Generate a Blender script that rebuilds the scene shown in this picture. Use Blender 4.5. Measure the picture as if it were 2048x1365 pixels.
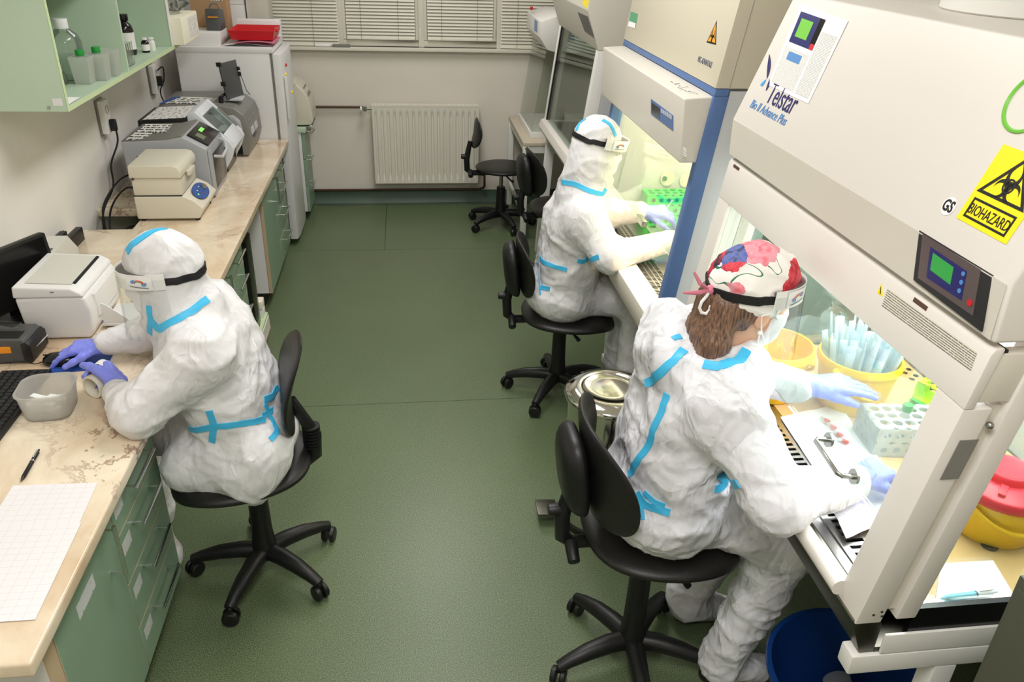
import bpy, bmesh, math, random
import numpy as np
from mathutils import Vector, Matrix, noise
from mathutils.bvhtree import BVHTree

for _o in list(bpy.data.objects): bpy.data.objects.remove(_o)
SC = bpy.context.scene
COL = SC.collection
random.seed(7)

# ------------------------------------------------------------------ camera
FPX, PITCH, YAW, ROLL, CAMH = 1595.03, math.radians(27.828), math.radians(8.125), math.radians(2.005), 2.041
CF = Vector((math.sin(YAW)*math.cos(PITCH), math.cos(YAW)*math.cos(PITCH), -math.sin(PITCH)))
CR = Vector((math.cos(YAW), -math.sin(YAW), 0)); CU = CR.cross(CF)
CR, CU = CR*math.cos(ROLL)+CU*math.sin(ROLL), -CR*math.sin(ROLL)+CU*math.cos(ROLL)
CC = Vector((0, 0, CAMH))
cd = bpy.data.cameras.new('camera'); cam = bpy.data.objects.new('camera', cd); COL.objects.link(cam)
cam.matrix_world = Matrix(((CR.x, CU.x, -CF.x, 0), (CR.y, CU.y, -CF.y, 0), (CR.z, CU.z, -CF.z, CAMH), (0, 0, 0, 1)))
cd.sensor_width = 36; cd.lens = 36*FPX/2048; cd.clip_start = .05; cd.clip_end = 100
SC.camera = cam

# ------------------------------------------------------------------ world, lamps, exposure
w = bpy.data.worlds.new('world'); SC.world = w; w.use_nodes = True
w.node_tree.nodes['Background'].inputs[0].default_value = (.75, .85, 1, 1)
w.node_tree.nodes['Background'].inputs[1].default_value = .12
vs = SC.view_settings
vs.view_transform = 'Standard'; vs.look = 'None'; vs.gamma = 1; vs.use_curve_mapping = False; vs.exposure = 0.08

def area(name, loc, sx, sy, power, col, rot=(0, 0, 0), spread=180):
    l = bpy.data.lights.new(name, 'AREA'); l.shape = 'RECTANGLE'; l.size = sx; l.size_y = sy
    l.energy = power; l.color = col; l.spread = math.radians(spread)
    o = bpy.data.objects.new(name, l); COL.objects.link(o); o.location = loc; o.rotation_euler = rot
    return o
CEIL = 2.85
LAMPS = [(.0, .25, 37), (.10, 2.75, 32), (.15, 4.95, 22)]  # first lamp is set near the camera as added flash-like fill
for (lx, ly, lp) in LAMPS:
    area('ceiling_lamp_light', (lx, ly, CEIL-.075), .5, 1.15, lp, (1, .985, .97))

# ------------------------------------------------------------------ materials
def lin(c):
    f = lambda v: (v/255/12.92) if v/255 <= .04045 else ((v/255+.055)/1.055)**2.4
    return (f(c[0]), f(c[1]), f(c[2]), 1)
M = {}
def nmat(name):
    m = bpy.data.materials.new(name); m.use_nodes = True; M[name] = m
    nt = m.node_tree; return m, nt, nt.nodes['Principled BSDF']
def N(nt, typ, **kw):
    n = nt.nodes.new(typ)
    for k, v in kw.items():
        if k in n.inputs: n.inputs[k].default_value = v
        else: setattr(n, k, v)
    return n
def mat(name, col, rough=.5, metal=0, spec=.5, bump=0, bscale=200, var=0, vscale=8, trans=0, ior=1.45, emit=0, sss=0, coat=0):
    m, nt, b = nmat(name); c = lin(col)
    b.inputs['Base Color'].default_value = c; b.inputs['Roughness'].default_value = rough
    b.inputs['Metallic'].default_value = metal; b.inputs['Specular IOR Level'].default_value = spec
    b.inputs['Transmission Weight'].default_value = trans; b.inputs['IOR'].default_value = ior
    if coat: b.inputs['Coat Weight'].default_value = coat
    if emit:
        b.inputs['Emission Color'].default_value = c; b.inputs['Emission Strength'].default_value = emit
    if sss:
        b.inputs['Subsurface Weight'].default_value = sss; b.inputs['Subsurface Radius'].default_value = (.01, .005, .003)
    if bump or var:
        tc = N(nt, 'ShaderNodeTexCoord')
    if bump:
        nz = N(nt, 'ShaderNodeTexNoise', Scale=bscale, Detail=3.0); bp = N(nt, 'ShaderNodeBump', Strength=bump, Distance=.002)
        nt.links.new(tc.outputs['Object'], nz.inputs['Vector']); nt.links.new(nz.outputs['Fac'], bp.inputs['Height'])
        nt.links.new(bp.outputs['Normal'], b.inputs['Normal'])
    if var:
        nz = N(nt, 'ShaderNodeTexNoise', Scale=vscale, Detail=4.0)
        nt.links.new(tc.outputs['Object'], nz.inputs['Vector'])
        cr = N(nt, 'ShaderNodeValToRGB'); e = cr.color_ramp.elements
        e[0].position = .3; e[1].position = .7
        e[0].color = tuple(x*(1-var) for x in c[:3])+(1,); e[1].color = tuple(min(1, x*(1+var)) for x in c[:3])+(1,)
        nt.links.new(nz.outputs['Fac'], cr.inputs['Fac']); nt.links.new(cr.outputs['Color'], b.inputs['Base Color'])
    return m
def glass_mat(name, tint, gloss=1.0, opac=0.0, rough=.02, film=None):
    # thin pane: transparent body, fresnel gloss, optional milky film
    m, nt, b = nmat(name); out = nt.nodes['Material Output']
    t = N(nt, 'ShaderNodeBsdfTransparent'); t.inputs[0].default_value = lin(tint)
    g = N(nt, 'ShaderNodeBsdfGlossy'); g.inputs['Roughness'].default_value = rough
    fr = N(nt, 'ShaderNodeFresnel', IOR=1.5)
    mu = N(nt, 'ShaderNodeMath', operation='MULTIPLY'); mu.inputs[1].default_value = gloss
    nt.links.new(fr.outputs[0], mu.inputs[0])
    last = t
    if opac:
        d = N(nt, 'ShaderNodeBsdfPrincipled'); d.inputs['Base Color'].default_value = lin(film or tint); d.inputs['Roughness'].default_value = .35
        tr = N(nt, 'ShaderNodeBsdfTranslucent'); tr.inputs[0].default_value = lin(film or tint)
        md = N(nt, 'ShaderNodeMixShader'); md.inputs[0].default_value = .55
        nt.links.new(d.outputs[0], md.inputs[1]); nt.links.new(tr.outputs[0], md.inputs[2])
        mx = N(nt, 'ShaderNodeMixShader'); mx.inputs[0].default_value = opac
        nt.links.new(t.outputs[0], mx.inputs[1]); nt.links.new(md.outputs[0], mx.inputs[2]); last = mx
    mx2 = N(nt, 'ShaderNodeMixShader')
    nt.links.new(mu.outputs[0], mx2.inputs[0]); nt.links.new(last.outputs[0], mx2.inputs[1]); nt.links.new(g.outputs[0], mx2.inputs[2])
    nt.links.new(mx2.outputs[0], out.inputs['Surface'])
    return m

mat('wall', (226, 219, 207), .75, bump=.06, bscale=60, var=.03, vscale=2)
mat('wall_left', (230, 226, 218), .75, bump=.06, bscale=60, var=.03, vscale=2)
mat('ceiling', (235, 233, 226), .8)
mat('melamine_green', (134, 160, 136), .38, var=.03, vscale=3)
mat('melamine_pale', (186, 206, 182), .42, var=.03, vscale=3)
mat('melamine_pale_edge', (196, 214, 168), .5)
mat('edge_beige', (196, 172, 140), .5)
mat('white_board', (226, 224, 222), .45)
mat('cream_metal', (224, 218, 210), .42)
mat('cream_band', (214, 208, 195), .45)
mat('gray_cream', (212, 206, 194), .45)
mat('white_metal', (232, 230, 224), .4)
mat('light_gray', (196, 196, 198), .42)
mat('blue_frame', (84, 112, 160), .45)
mat('fridge_white', (224, 223, 222), .35)
mat('radiator_white', (226, 221, 208), .35)
mat('chrome', (215, 215, 215), .16, 1)
mat('steel', (168, 168, 164), .28, 1, bump=.02, bscale=300)
mat('steel_dark', (108, 106, 96), .38, 1)
mat('lid_steel', (214, 212, 206), .1, 1)
mat('black_plastic', (22, 22, 23), .42, bump=.15, bscale=400)
mat('black_seat', (26, 25, 24), .38, bump=.25, bscale=500)
mat('black_gloss', (14, 14, 15), .2)
mat('black_matte', (18, 18, 19), .7)
mat('gasket', (20, 20, 20), .6)
mat('rubber', (36, 36, 37), .6)
mat('dark_gray', (78, 78, 78), .4)
mat('mid_gray', (128, 126, 120), .4)
mat('machine_gray', (168, 170, 174), .38, var=.02)
mat('machine_top', (120, 119, 113), .42, bump=.05, bscale=500)
mat('device_cream', (214, 208, 190), .42)
mat('device_white', (222, 224, 228), .35)
mat('printer_white', (226, 225, 223), .42)
mat('printer_top', (205, 204, 194), .42)
mat('blue_panel', (38, 78, 150), .35)
mat('navy', (34, 36, 104), .3)
mat('lcd_green', (52, 150, 70), .2, emit=.25)
mat('lcd_bright', (120, 200, 70), .3)
mat('led_green', (120, 240, 90), .3, emit=1.2)
mat('lcd_dim', (110, 125, 96), .3)
mat('red', (204, 30, 40), .35)
mat('red_lid', (226, 48, 66), .35)
mat('orange', (236, 150, 30), .4)
mat('yellow_sign', (252, 228, 30), .4)
mat('amber_sign', (236, 160, 40), .4)
mat('sign_black', (18, 18, 18), .5)
mat('ink_navy', (38, 36, 100), .5)
mat('ink_blue', (84, 138, 198), .5)
mat('ink_cyan', (70, 160, 220), .5)
mat('ink_gray', (90, 96, 116), .5)
mat('green_dot', (40, 110, 60), .4)
mat('label_green', (90, 160, 120), .5)
mat('paper', (238, 237, 236), .7)
mat('white_plastic', (238, 237, 234), .35)
mat('white_cap', (232, 233, 232), .4)
mat('label_blue', (130, 150, 185), .5)
mat('yellow_plastic', (250, 200, 20), .32, sss=.15)
mat('green_cap', (30, 150, 60), .4)
mat('rack_green', (60, 215, 90), .35, sss=.2)
mat('rack_lime', (190, 235, 50), .35, sss=.2)
mat('blue_tub', (22, 62, 128), .25, sss=.1)
mat('brown_pipe', (86, 62, 48), .4)
mat('copper_dark', (74, 44, 36), .35)
mat('window_white', (222, 217, 202), .4)
mat('slat', (226, 221, 205), .42)
mat('cord', (120, 110, 96), .8)
mat('red_tube', (226, 90, 84), .35)
mat('blue_sheet', (40, 150, 215), .5)
mat('mouse_pad', (34, 74, 150), .6, bump=.1, bscale=900)
mat('glove', (132, 142, 238), .42, bump=.12, bscale=140, sss=.1)
mat('tape', (70, 186, 232), .45)
mat('skin', (222, 176, 148), .5, sss=.2)
mat('brow', (60, 44, 36), .8)
mat('foam_gray', (112, 108, 104), .8)
mat('strap', (20, 20, 22), .75)
mat('mask', (242, 242, 246), .8)
mat('pearl', (245, 240, 235), .15)
mat('pen_blue', (130, 205, 225), .35)
mat('cardboard', (176, 142, 104), .7)
mat('styro', (240, 234, 212), .7, bump=.2, bscale=250)
mat('pale_blue_pack', (226, 241, 247), .35)
mat('cyan_print', (120, 200, 215), .45)
mat('swab_white', (236, 238, 236), .5)
mat('amber_bottle', (24, 12, 18), .15)
mat('pink_print', (206, 120, 140), .5)
glass_mat('sash_glass', (242, 249, 245), .45)
glass_mat('side_glass', (243, 250, 246), .45)
glass_mat('acrylic', (250, 252, 250), .45)
glass_mat('visor', (252, 253, 253), .16)
glass_mat('bag', (240, 242, 240), 1.6, rough=.12, opac=.12)
glass_mat('clear_plastic', (248, 251, 248), .8, opac=.14, rough=.08, film=(236, 240, 232))
glass_mat('frosted', (230, 234, 234), .7, opac=.55, rough=.25, film=(250, 251, 250))
glass_mat('frosted_rack', (235, 240, 240), .7, opac=.6, rough=.25, film=(240, 244, 244))
glass_mat('tub_plastic', (242, 242, 240), .5, opac=.45, rough=.3, film=(246, 245, 240))
glass_mat('pack_film', (235, 246, 250), .6, opac=.85, rough=.2, film=(232, 244, 249))
glass_mat('beaker', (240, 244, 240), .6, opac=.85, rough=.3, film=(236, 240, 232))
glass_mat('window_glass', (225, 235, 235), 1.0)
m = M['lid_steel']

def mat_floor():
    m, nt, b = nmat('floor_vinyl'); L = nt.links.new
    tc = N(nt, 'ShaderNodeTexCoord')
    n1 = N(nt, 'ShaderNodeTexNoise', Scale=300.0, Detail=2.5); n2 = N(nt, 'ShaderNodeTexNoise', Scale=2.2, Detail=3.0)
    n3 = N(nt, 'ShaderNodeTexVoronoi', Scale=330.0)
    for n in (n1, n2, n3): L(tc.outputs['Object'], n.inputs['Vector'])
    r = N(nt, 'ShaderNodeValToRGB'); e = r.color_ramp.elements
    e[0].position = .36; e[0].color = lin((68, 81, 57)); e[1].position = .66; e[1].color = lin((126, 140, 106))
    x = r.color_ramp.elements.new(.5); x.color = lin((95, 109, 78))
    L(n1.outputs['Fac'], r.inputs['Fac'])
    mx = N(nt, 'ShaderNodeMixRGB', blend_type='MULTIPLY'); mx.inputs[0].default_value = .35
    r2 = N(nt, 'ShaderNodeValToRGB'); r2.color_ramp.elements[0].color = (.75, .78, .7, 1); r2.color_ramp.elements[0].position = .3; r2.color_ramp.elements[1].position = .7
    L(n2.outputs['Fac'], r2.inputs['Fac']); L(r.outputs['Color'], mx.inputs[1]); L(r2.outputs['Color'], mx.inputs[2])
    # pale flecks
    lt = N(nt, 'ShaderNodeMath', operation='LESS_THAN'); lt.inputs[1].default_value = .17; L(n3.outputs['Distance'], lt.inputs[0])
    sc = N(nt, 'ShaderNodeMath', operation='MULTIPLY'); sc.inputs[1].default_value = .22; L(lt.outputs[0], sc.inputs[0])
    mx2 = N(nt, 'ShaderNodeMixRGB'); mx2.inputs[2].default_value = lin((186, 200, 160))
    L(sc.outputs[0], mx2.inputs[0]); L(mx.outputs[0], mx2.inputs[1]); L(mx2.outputs[0], b.inputs['Base Color'])
    b.inputs['Roughness'].default_value = .36
    bp = N(nt, 'ShaderNodeBump', Strength=.02, Distance=.001); L(n1.outputs['Fac'], bp.inputs['Height']); L(bp.outputs[0], b.inputs['Normal'])
mat_floor()
def mat_counter():
    m, nt, b = nmat('counter_marble'); L = nt.links.new
    tc = N(nt, 'ShaderNodeTexCoord')
    mp = N(nt, 'ShaderNodeMapping'); mp.inputs['Scale'].default_value = (1, .8, 1); mp.inputs['Rotation'].default_value = (0, 0, .5)
    L(tc.outputs['Object'], mp.inputs[0])
    n1 = N(nt, 'ShaderNodeTexNoise', Scale=3.0, Detail=6.0, Roughness=.62, Distortion=.5)
    n2 = N(nt, 'ShaderNodeTexNoise', Scale=4.2, Detail=8.0, Roughness=.68, Distortion=.8)
    n3 = N(nt, 'ShaderNodeTexNoise', Scale=1.6, Detail=2.0)
    for n in (n1, n2, n3): L(mp.outputs[0], n.inputs['Vector'])
    r = N(nt, 'ShaderNodeValToRGB'); e = r.color_ramp.elements
    e[0].position = .32; e[0].color = lin((204, 176, 142)); e[1].position = .62; e[1].color = lin((238, 224, 200))
    L(n1.outputs['Fac'], r.inputs['Fac'])
    # veins: thin band of noise around .5
    sb = N(nt, 'ShaderNodeMath', operation='SUBTRACT'); sb.inputs[1].default_value = .5; L(n2.outputs['Fac'], sb.inputs[0])
    ab = N(nt, 'ShaderNodeMath', operation='ABSOLUTE'); L(sb.outputs[0], ab.inputs[0])
    vr = N(nt, 'ShaderNodeValToRGB'); ve = vr.color_ramp.elements; ve[0].position = 0; ve[0].color = (1, 1, 1, 1); ve[1].position = .022; ve[1].color = (0, 0, 0, 1)
    L(ab.outputs[0], vr.inputs['Fac'])
    v3 = N(nt, 'ShaderNodeValToRGB'); v3.color_ramp.elements[0].position = .46; v3.color_ramp.elements[1].position = .6; L(n3.outputs['Fac'], v3.inputs['Fac'])
    mu = N(nt, 'ShaderNodeMath', operation='MULTIPLY'); L(vr.outputs['Color'], mu.inputs[0]); L(v3.outputs['Color'], mu.inputs[1])
    mu2 = N(nt, 'ShaderNodeMath', operation='MULTIPLY'); mu2.inputs[1].default_value = .8; L(mu.outputs[0], mu2.inputs[0])
    mx = N(nt, 'ShaderNodeMixRGB'); mx.inputs[2].default_value = lin((120, 66, 34)); L(mu2.outputs[0], mx.inputs[0]); L(r.outputs['Color'], mx.inputs[1])
    L(mx.outputs[0], b.inputs['Base Color']); b.inputs['Roughness'].default_value = .16
mat_counter()
def mat_tyvek(name, col, slope):
    """stiff non-woven: every crumple cell is a facet with its own tilt, creased where cells meet"""
    m, nt, b = nmat(name); L = nt.links.new
    b.inputs['Base Color'].default_value = lin(col); b.inputs['Roughness'].default_value = .5
    b.inputs['Subsurface Weight'].default_value = .06; b.inputs['Subsurface Radius'].default_value = (.01, .01, .01)
    tc = N(nt, 'ShaderNodeTexCoord'); hs = []
    for sc_, wp, sl, st in ((9.0, .10, slope, (1, 1, .7)), (24.0, .035, slope*.7, (1, 1, .8))):
        mp = N(nt, 'ShaderNodeMapping'); mp.inputs['Scale'].default_value = st; L(tc.outputs['Object'], mp.inputs[0])
        dn = N(nt, 'ShaderNodeTexNoise', Scale=sc_*.8, Detail=2.0); L(mp.outputs[0], dn.inputs['Vector'])
        sb = N(nt, 'ShaderNodeVectorMath', operation='SUBTRACT'); sb.inputs[1].default_value = (.5, .5, .5); L(dn.outputs['Color'], sb.inputs[0])
        sm = N(nt, 'ShaderNodeVectorMath', operation='SCALE'); sm.inputs['Scale'].default_value = wp; L(sb.outputs[0], sm.inputs[0])
        ad = N(nt, 'ShaderNodeVectorMath', operation='ADD'); L(mp.outputs[0], ad.inputs[0]); L(sm.outputs[0], ad.inputs[1])
        v = N(nt, 'ShaderNodeTexVoronoi', Scale=sc_); L(ad.outputs[0], v.inputs['Vector'])
        df = N(nt, 'ShaderNodeVectorMath', operation='SUBTRACT'); L(ad.outputs[0], df.inputs[0]); L(v.outputs['Position'], df.inputs[1])
        cs = N(nt, 'ShaderNodeVectorMath', operation='SUBTRACT'); cs.inputs[1].default_value = (.5, .5, .5); L(v.outputs['Color'], cs.inputs[0])
        dt = N(nt, 'ShaderNodeVectorMath', operation='DOT_PRODUCT'); L(df.outputs[0], dt.inputs[0]); L(cs.outputs[0], dt.inputs[1])
        k = N(nt, 'ShaderNodeMath', operation='MULTIPLY'); k.inputs[1].default_value = sl; L(dt.outputs['Value'], k.inputs[0]); hs.append(k)
    sm0 = N(nt, 'ShaderNodeMath', operation='ADD'); L(hs[0].outputs[0], sm0.inputs[0]); L(hs[1].outputs[0], sm0.inputs[1])
    mp = N(nt, 'ShaderNodeMapping'); mp.inputs['Scale'].default_value = (1, 1, .55); mp.inputs['Rotation'].default_value = (.5, .6, .2); L(tc.outputs['Object'], mp.inputs[0])
    rn = N(nt, 'ShaderNodeTexNoise', Scale=13.0, Detail=2.0, Roughness=.55, Distortion=.7); L(mp.outputs[0], rn.inputs['Vector'])
    r1 = N(nt, 'ShaderNodeMath', operation='SUBTRACT'); r1.inputs[1].default_value = .5; L(rn.outputs['Fac'], r1.inputs[0])
    r2 = N(nt, 'ShaderNodeMath', operation='ABSOLUTE'); L(r1.outputs[0], r2.inputs[0])
    r3 = N(nt, 'ShaderNodeMath', operation='MULTIPLY'); r3.inputs[1].default_value = -.07*slope; L(r2.outputs[0], r3.inputs[0])
    sm = N(nt, 'ShaderNodeMath', operation='ADD'); L(sm0.outputs[0], sm.inputs[0]); L(r3.outputs[0], sm.inputs[1])
    bp = N(nt, 'ShaderNodeBump', Strength=1.0, Distance=1.0); L(sm.outputs[0], bp.inputs['Height']); L(bp.outputs[0], b.inputs['Normal'])
mat_tyvek('tyvek', (222, 221, 222), .19)
mat_tyvek('tyvek_crisp', (222, 222, 226), .30)
mat_tyvek('napkin', (236, 236, 240), .2)
def mat_print(name, bg, ink, rows, cols, density=.5, rough=.6):
    # rows of word-like dashes on a sheet; runs on UV (u along text, v up)
    m, nt, b = nmat(name); L = nt.links.new
    tc = N(nt, 'ShaderNodeTexCoord'); sp = N(nt, 'ShaderNodeSeparateXYZ'); L(tc.outputs['UV'], sp.inputs[0])
    r = N(nt, 'ShaderNodeMath', operation='MULTIPLY'); r.inputs[1].default_value = rows; L(sp.outputs['Y'], r.inputs[0])
    fr = N(nt, 'ShaderNodeMath', operation='FRACT'); L(r.outputs[0], fr.inputs[0])
    fl = N(nt, 'ShaderNodeMath', operation='FLOOR'); L(r.outputs[0], fl.inputs[0])
    lt = N(nt, 'ShaderNodeMath', operation='LESS_THAN'); lt.inputs[1].default_value = .5; L(fr.outputs[0], lt.inputs[0])
    cx = N(nt, 'ShaderNodeMath', operation='MULTIPLY'); cx.inputs[1].default_value = cols; L(sp.outputs['X'], cx.inputs[0])
    cb = N(nt, 'ShaderNodeCombineXYZ'); L(cx.outputs[0], cb.inputs[0]); L(fl.outputs[0], cb.inputs[1])
    nz = N(nt, 'ShaderNodeTexNoise', Scale=1.0, Detail=2.0, Roughness=.7); L(cb.outputs[0], nz.inputs['Vector'])
    gt = N(nt, 'ShaderNodeMath', operation='GREATER_THAN'); gt.inputs[1].default_value = 1-density; L(nz.outputs['Fac'], gt.inputs[0])
    mu = N(nt, 'ShaderNodeMath', operation='MULTIPLY'); L(lt.outputs[0], mu.inputs[0]); L(gt.outputs[0], mu.inputs[1])
    mx = N(nt, 'ShaderNodeMixRGB'); mx.inputs[1].default_value = lin(bg); mx.inputs[2].default_value = lin(ink)
    L(mu.outputs[0], mx.inputs[0]); L(mx.outputs[0], b.inputs['Base Color']); b.inputs['Roughness'].default_value = rough
    return m
mat_print('print_text', (238, 236, 230), (110, 112, 118), 46, 60, .5)
mat_print('print_warn', (226, 219, 203), (120, 116, 108), 8, 90, .58, .42)
mat_print('print_label', (232, 230, 224), (110, 110, 116), 4, 10, .5)
mat_print('print_photos', (236, 234, 226), (60, 60, 62), 4, 9, .52)
mat_print('print_form', (232, 229, 224), (120, 116, 116), 9, 14, .46)
mat_print('print_drawer', (200, 203, 200), (120, 124, 124), 3, 7, .40)
mat_print('print_grid_dense', (238, 236, 236), (170, 164, 168), 34, 40, .4)
mat_print('print_box', (232, 230, 228), (60, 80, 150), 3, 9, .5)
def mat_table():
    m, nt, b = nmat('print_table'); L = nt.links.new
    tc = N(nt, 'ShaderNodeTexCoord'); sp = N(nt, 'ShaderNodeSeparateXYZ'); L(tc.outputs['UV'], sp.inputs[0])
    outs = []
    for ax, k, wd in (('X', 8, .025), ('Y', 15, .03)):
        a = N(nt, 'ShaderNodeMath', operation='MULTIPLY'); a.inputs[1].default_value = k; L(sp.outputs[ax], a.inputs[0])
        f = N(nt, 'ShaderNodeMath', operation='FRACT'); L(a.outputs[0], f.inputs[0])
        l = N(nt, 'ShaderNodeMath', operation='LESS_THAN'); l.inputs[1].default_value = wd; L(f.outputs[0], l.inputs[0]); outs.append(l)
    mx_ = N(nt, 'ShaderNodeMath', operation='MAXIMUM'); L(outs[0].outputs[0], mx_.inputs[0]); L(outs[1].outputs[0], mx_.inputs[1])
    h = N(nt, 'ShaderNodeMath', operation='MULTIPLY'); h.inputs[1].default_value = .35; L(mx_.outputs[0], h.inputs[0])
    mx = N(nt, 'ShaderNodeMixRGB'); mx.inputs[1].default_value = lin((236, 233, 235)); mx.inputs[2].default_value = lin((130, 126, 134))
    L(h.outputs[0], mx.inputs[0]); L(mx.outputs[0], b.inputs['Base Color']); b.inputs['Roughness'].default_value = .6
mat_table()
def mat_floral():
    m, nt, b = nmat('floral'); L = nt.links.new
    tc = N(nt, 'ShaderNodeTexCoord')
    dn = N(nt, 'ShaderNodeTexNoise', Scale=22.0, Detail=3.0); L(tc.outputs['Object'], dn.inputs['Vector'])
    ma = N(nt, 'ShaderNodeMixRGB'); ma.inputs[0].default_value = .045; L(tc.outputs['Object'], ma.inputs[1]); L(dn.outputs['Color'], ma.inputs[2])
    v = N(nt, 'ShaderNodeTexVoronoi', Scale=12.0); L(ma.outputs[0], v.inputs['Vector'])
    lt = N(nt, 'ShaderNodeMath', operation='LESS_THAN'); lt.inputs[1].default_value = .60; L(v.outputs['Distance'], lt.inputs[0])
    sp = N(nt, 'ShaderNodeSeparateColor'); L(v.outputs['Color'], sp.inputs[0])
    gt = N(nt, 'ShaderNodeMath', operation='GREATER_THAN'); gt.inputs[1].default_value = .18; L(sp.outputs[0], gt.inputs[0])
    mk = N(nt, 'ShaderNodeMath', operation='MULTIPLY'); L(lt.outputs[0], mk.inputs[0]); L(gt.outputs[0], mk.inputs[1])
    n2 = N(nt, 'ShaderNodeTexNoise', Scale=34.0, Detail=3.0, Distortion=1.2); L(tc.outputs['Object'], n2.inputs['Vector'])
    ad = N(nt, 'ShaderNodeMath', operation='MULTIPLY_ADD'); ad.inputs[1].default_value = .45; L(n2.outputs['Fac'], ad.inputs[0])
    sc = N(nt, 'ShaderNodeMath', operation='MULTIPLY'); sc.inputs[1].default_value = .55; L(sp.outputs[1], sc.inputs[0]); L(sc.outputs[0], ad.inputs[2])
    r = N(nt, 'ShaderNodeValToRGB'); el = r.color_ramp.elements
    cols = [(.1, (40, 60, 130)), (.22, (96, 110, 176)), (.32, (30, 30, 46)), (.42, (206, 44, 58)), (.55, (226, 96, 108)), (.7, (228, 160, 172)), (.85, (206, 70, 90))]
    el[0].position, el[0].color = cols[0][0], lin(cols[0][1]); el[1].position, el[1].color = cols[-1][0], lin(cols[-1][1])
    for p, c in cols[1:-1]: x = el.new(p); x.color = lin(c)
    L(ad.outputs[0], r.inputs['Fac'])
    mx = N(nt, 'ShaderNodeMixRGB'); mx.inputs[1].default_value = lin((242, 238, 232)); L(mk.outputs[0], mx.inputs[0]); L(r.outputs['Color'], mx.inputs[2])
    # thin green stems
    w3 = N(nt, 'ShaderNodeTexNoise', Scale=11.0, Detail=1.0, Distortion=.6); L(tc.outputs['Object'], w3.inputs['Vector'])
    s1 = N(nt, 'ShaderNodeMath', operation='SUBTRACT'); s1.inputs[1].default_value = .56; L(w3.outputs['Fac'], s1.inputs[0])
    s2 = N(nt, 'ShaderNodeMath', operation='ABSOLUTE'); L(s1.outputs[0], s2.inputs[0])
    s3 = N(nt, 'ShaderNodeMath', operation='LESS_THAN'); s3.inputs[1].default_value = .008; L(s2.outputs[0], s3.inputs[0])
    s4 = N(nt, 'ShaderNodeMath', operation='SUBTRACT'); s4.use_clamp = True; L(s3.outputs[0], s4.inputs[0]); L(mk.outputs[0], s4.inputs[1])
    mx2 = N(nt, 'ShaderNodeMixRGB'); mx2.inputs[2].default_value = lin((52, 120, 92)); L(s4.outputs[0], mx2.inputs[0]); L(mx.outputs[0], mx2.inputs[1])
    L(mx2.outputs[0], b.inputs['Base Color']); b.inputs['Roughness'].default_value = .7
mat_floral()
def mat_hair():
    m, nt, b = nmat('hair'); L = nt.links.new
    tc = N(nt, 'ShaderNodeTexCoord'); mp = N(nt, 'ShaderNodeMapping'); mp.inputs['Scale'].default_value = (260, 260, 16); L(tc.outputs['Object'], mp.inputs[0])
    nz = N(nt, 'ShaderNodeTexNoise', Scale=1.0, Detail=3.0); L(mp.outputs[0], nz.inputs['Vector'])
    r = N(nt, 'ShaderNodeValToRGB'); e = r.color_ramp.elements; e[0].position = .3; e[0].color = lin((62, 42, 34)); e[1].position = .72; e[1].color = lin((150, 114, 90))
    L(nz.outputs['Fac'], r.inputs['Fac']); L(r.outputs['Color'], b.inputs['Base Color']); b.inputs['Roughness'].default_value = .38
    bp = N(nt, 'ShaderNodeBump', Strength=.5, Distance=.004); L(nz.outputs['Fac'], bp.inputs['Height']); L(bp.outputs[0], b.inputs['Normal'])
mat_hair()

# ------------------------------------------------------------------ builders
LOCAL = set()
def root_of(p):
    while p.parent: p = p.parent
    return p
def tag(o, label, cat, group=None, kind=None):
    if label: o['label'] = label
    if cat: o['category'] = cat
    if group: o['group'] = group
    if kind: o['kind'] = kind
    return o
def thing(name, label, cat, loc=(0, 0, 0), rotz=0, group=None, local=False):
    o = bpy.data.objects.new(name, None); COL.objects.link(o); o.empty_display_size = .05
    o.location = loc; o.rotation_euler = (0, 0, rotz)
    tag(o, label, cat, group)
    if local or rotz: LOCAL.add(o.name)
    return o
def link_mesh(name, me, mt, parent=None, label=None, kind=None):
    o = bpy.data.objects.new(name, me); COL.objects.link(o)
    if mt:
        me.materials.clear(); me.materials.append(M[mt] if isinstance(mt, str) else mt)
    if parent: o.parent = parent
    if label: o['label'] = label
    if kind: o['kind'] = kind
    return o
def frame_z(d):
    d = Vector(d).normalized(); a = Vector((0, 0, 1)) if abs(d.z) < .95 else Vector((1, 0, 0))
    x = a.cross(d).normalized(); y = d.cross(x); return x, y, d
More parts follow.
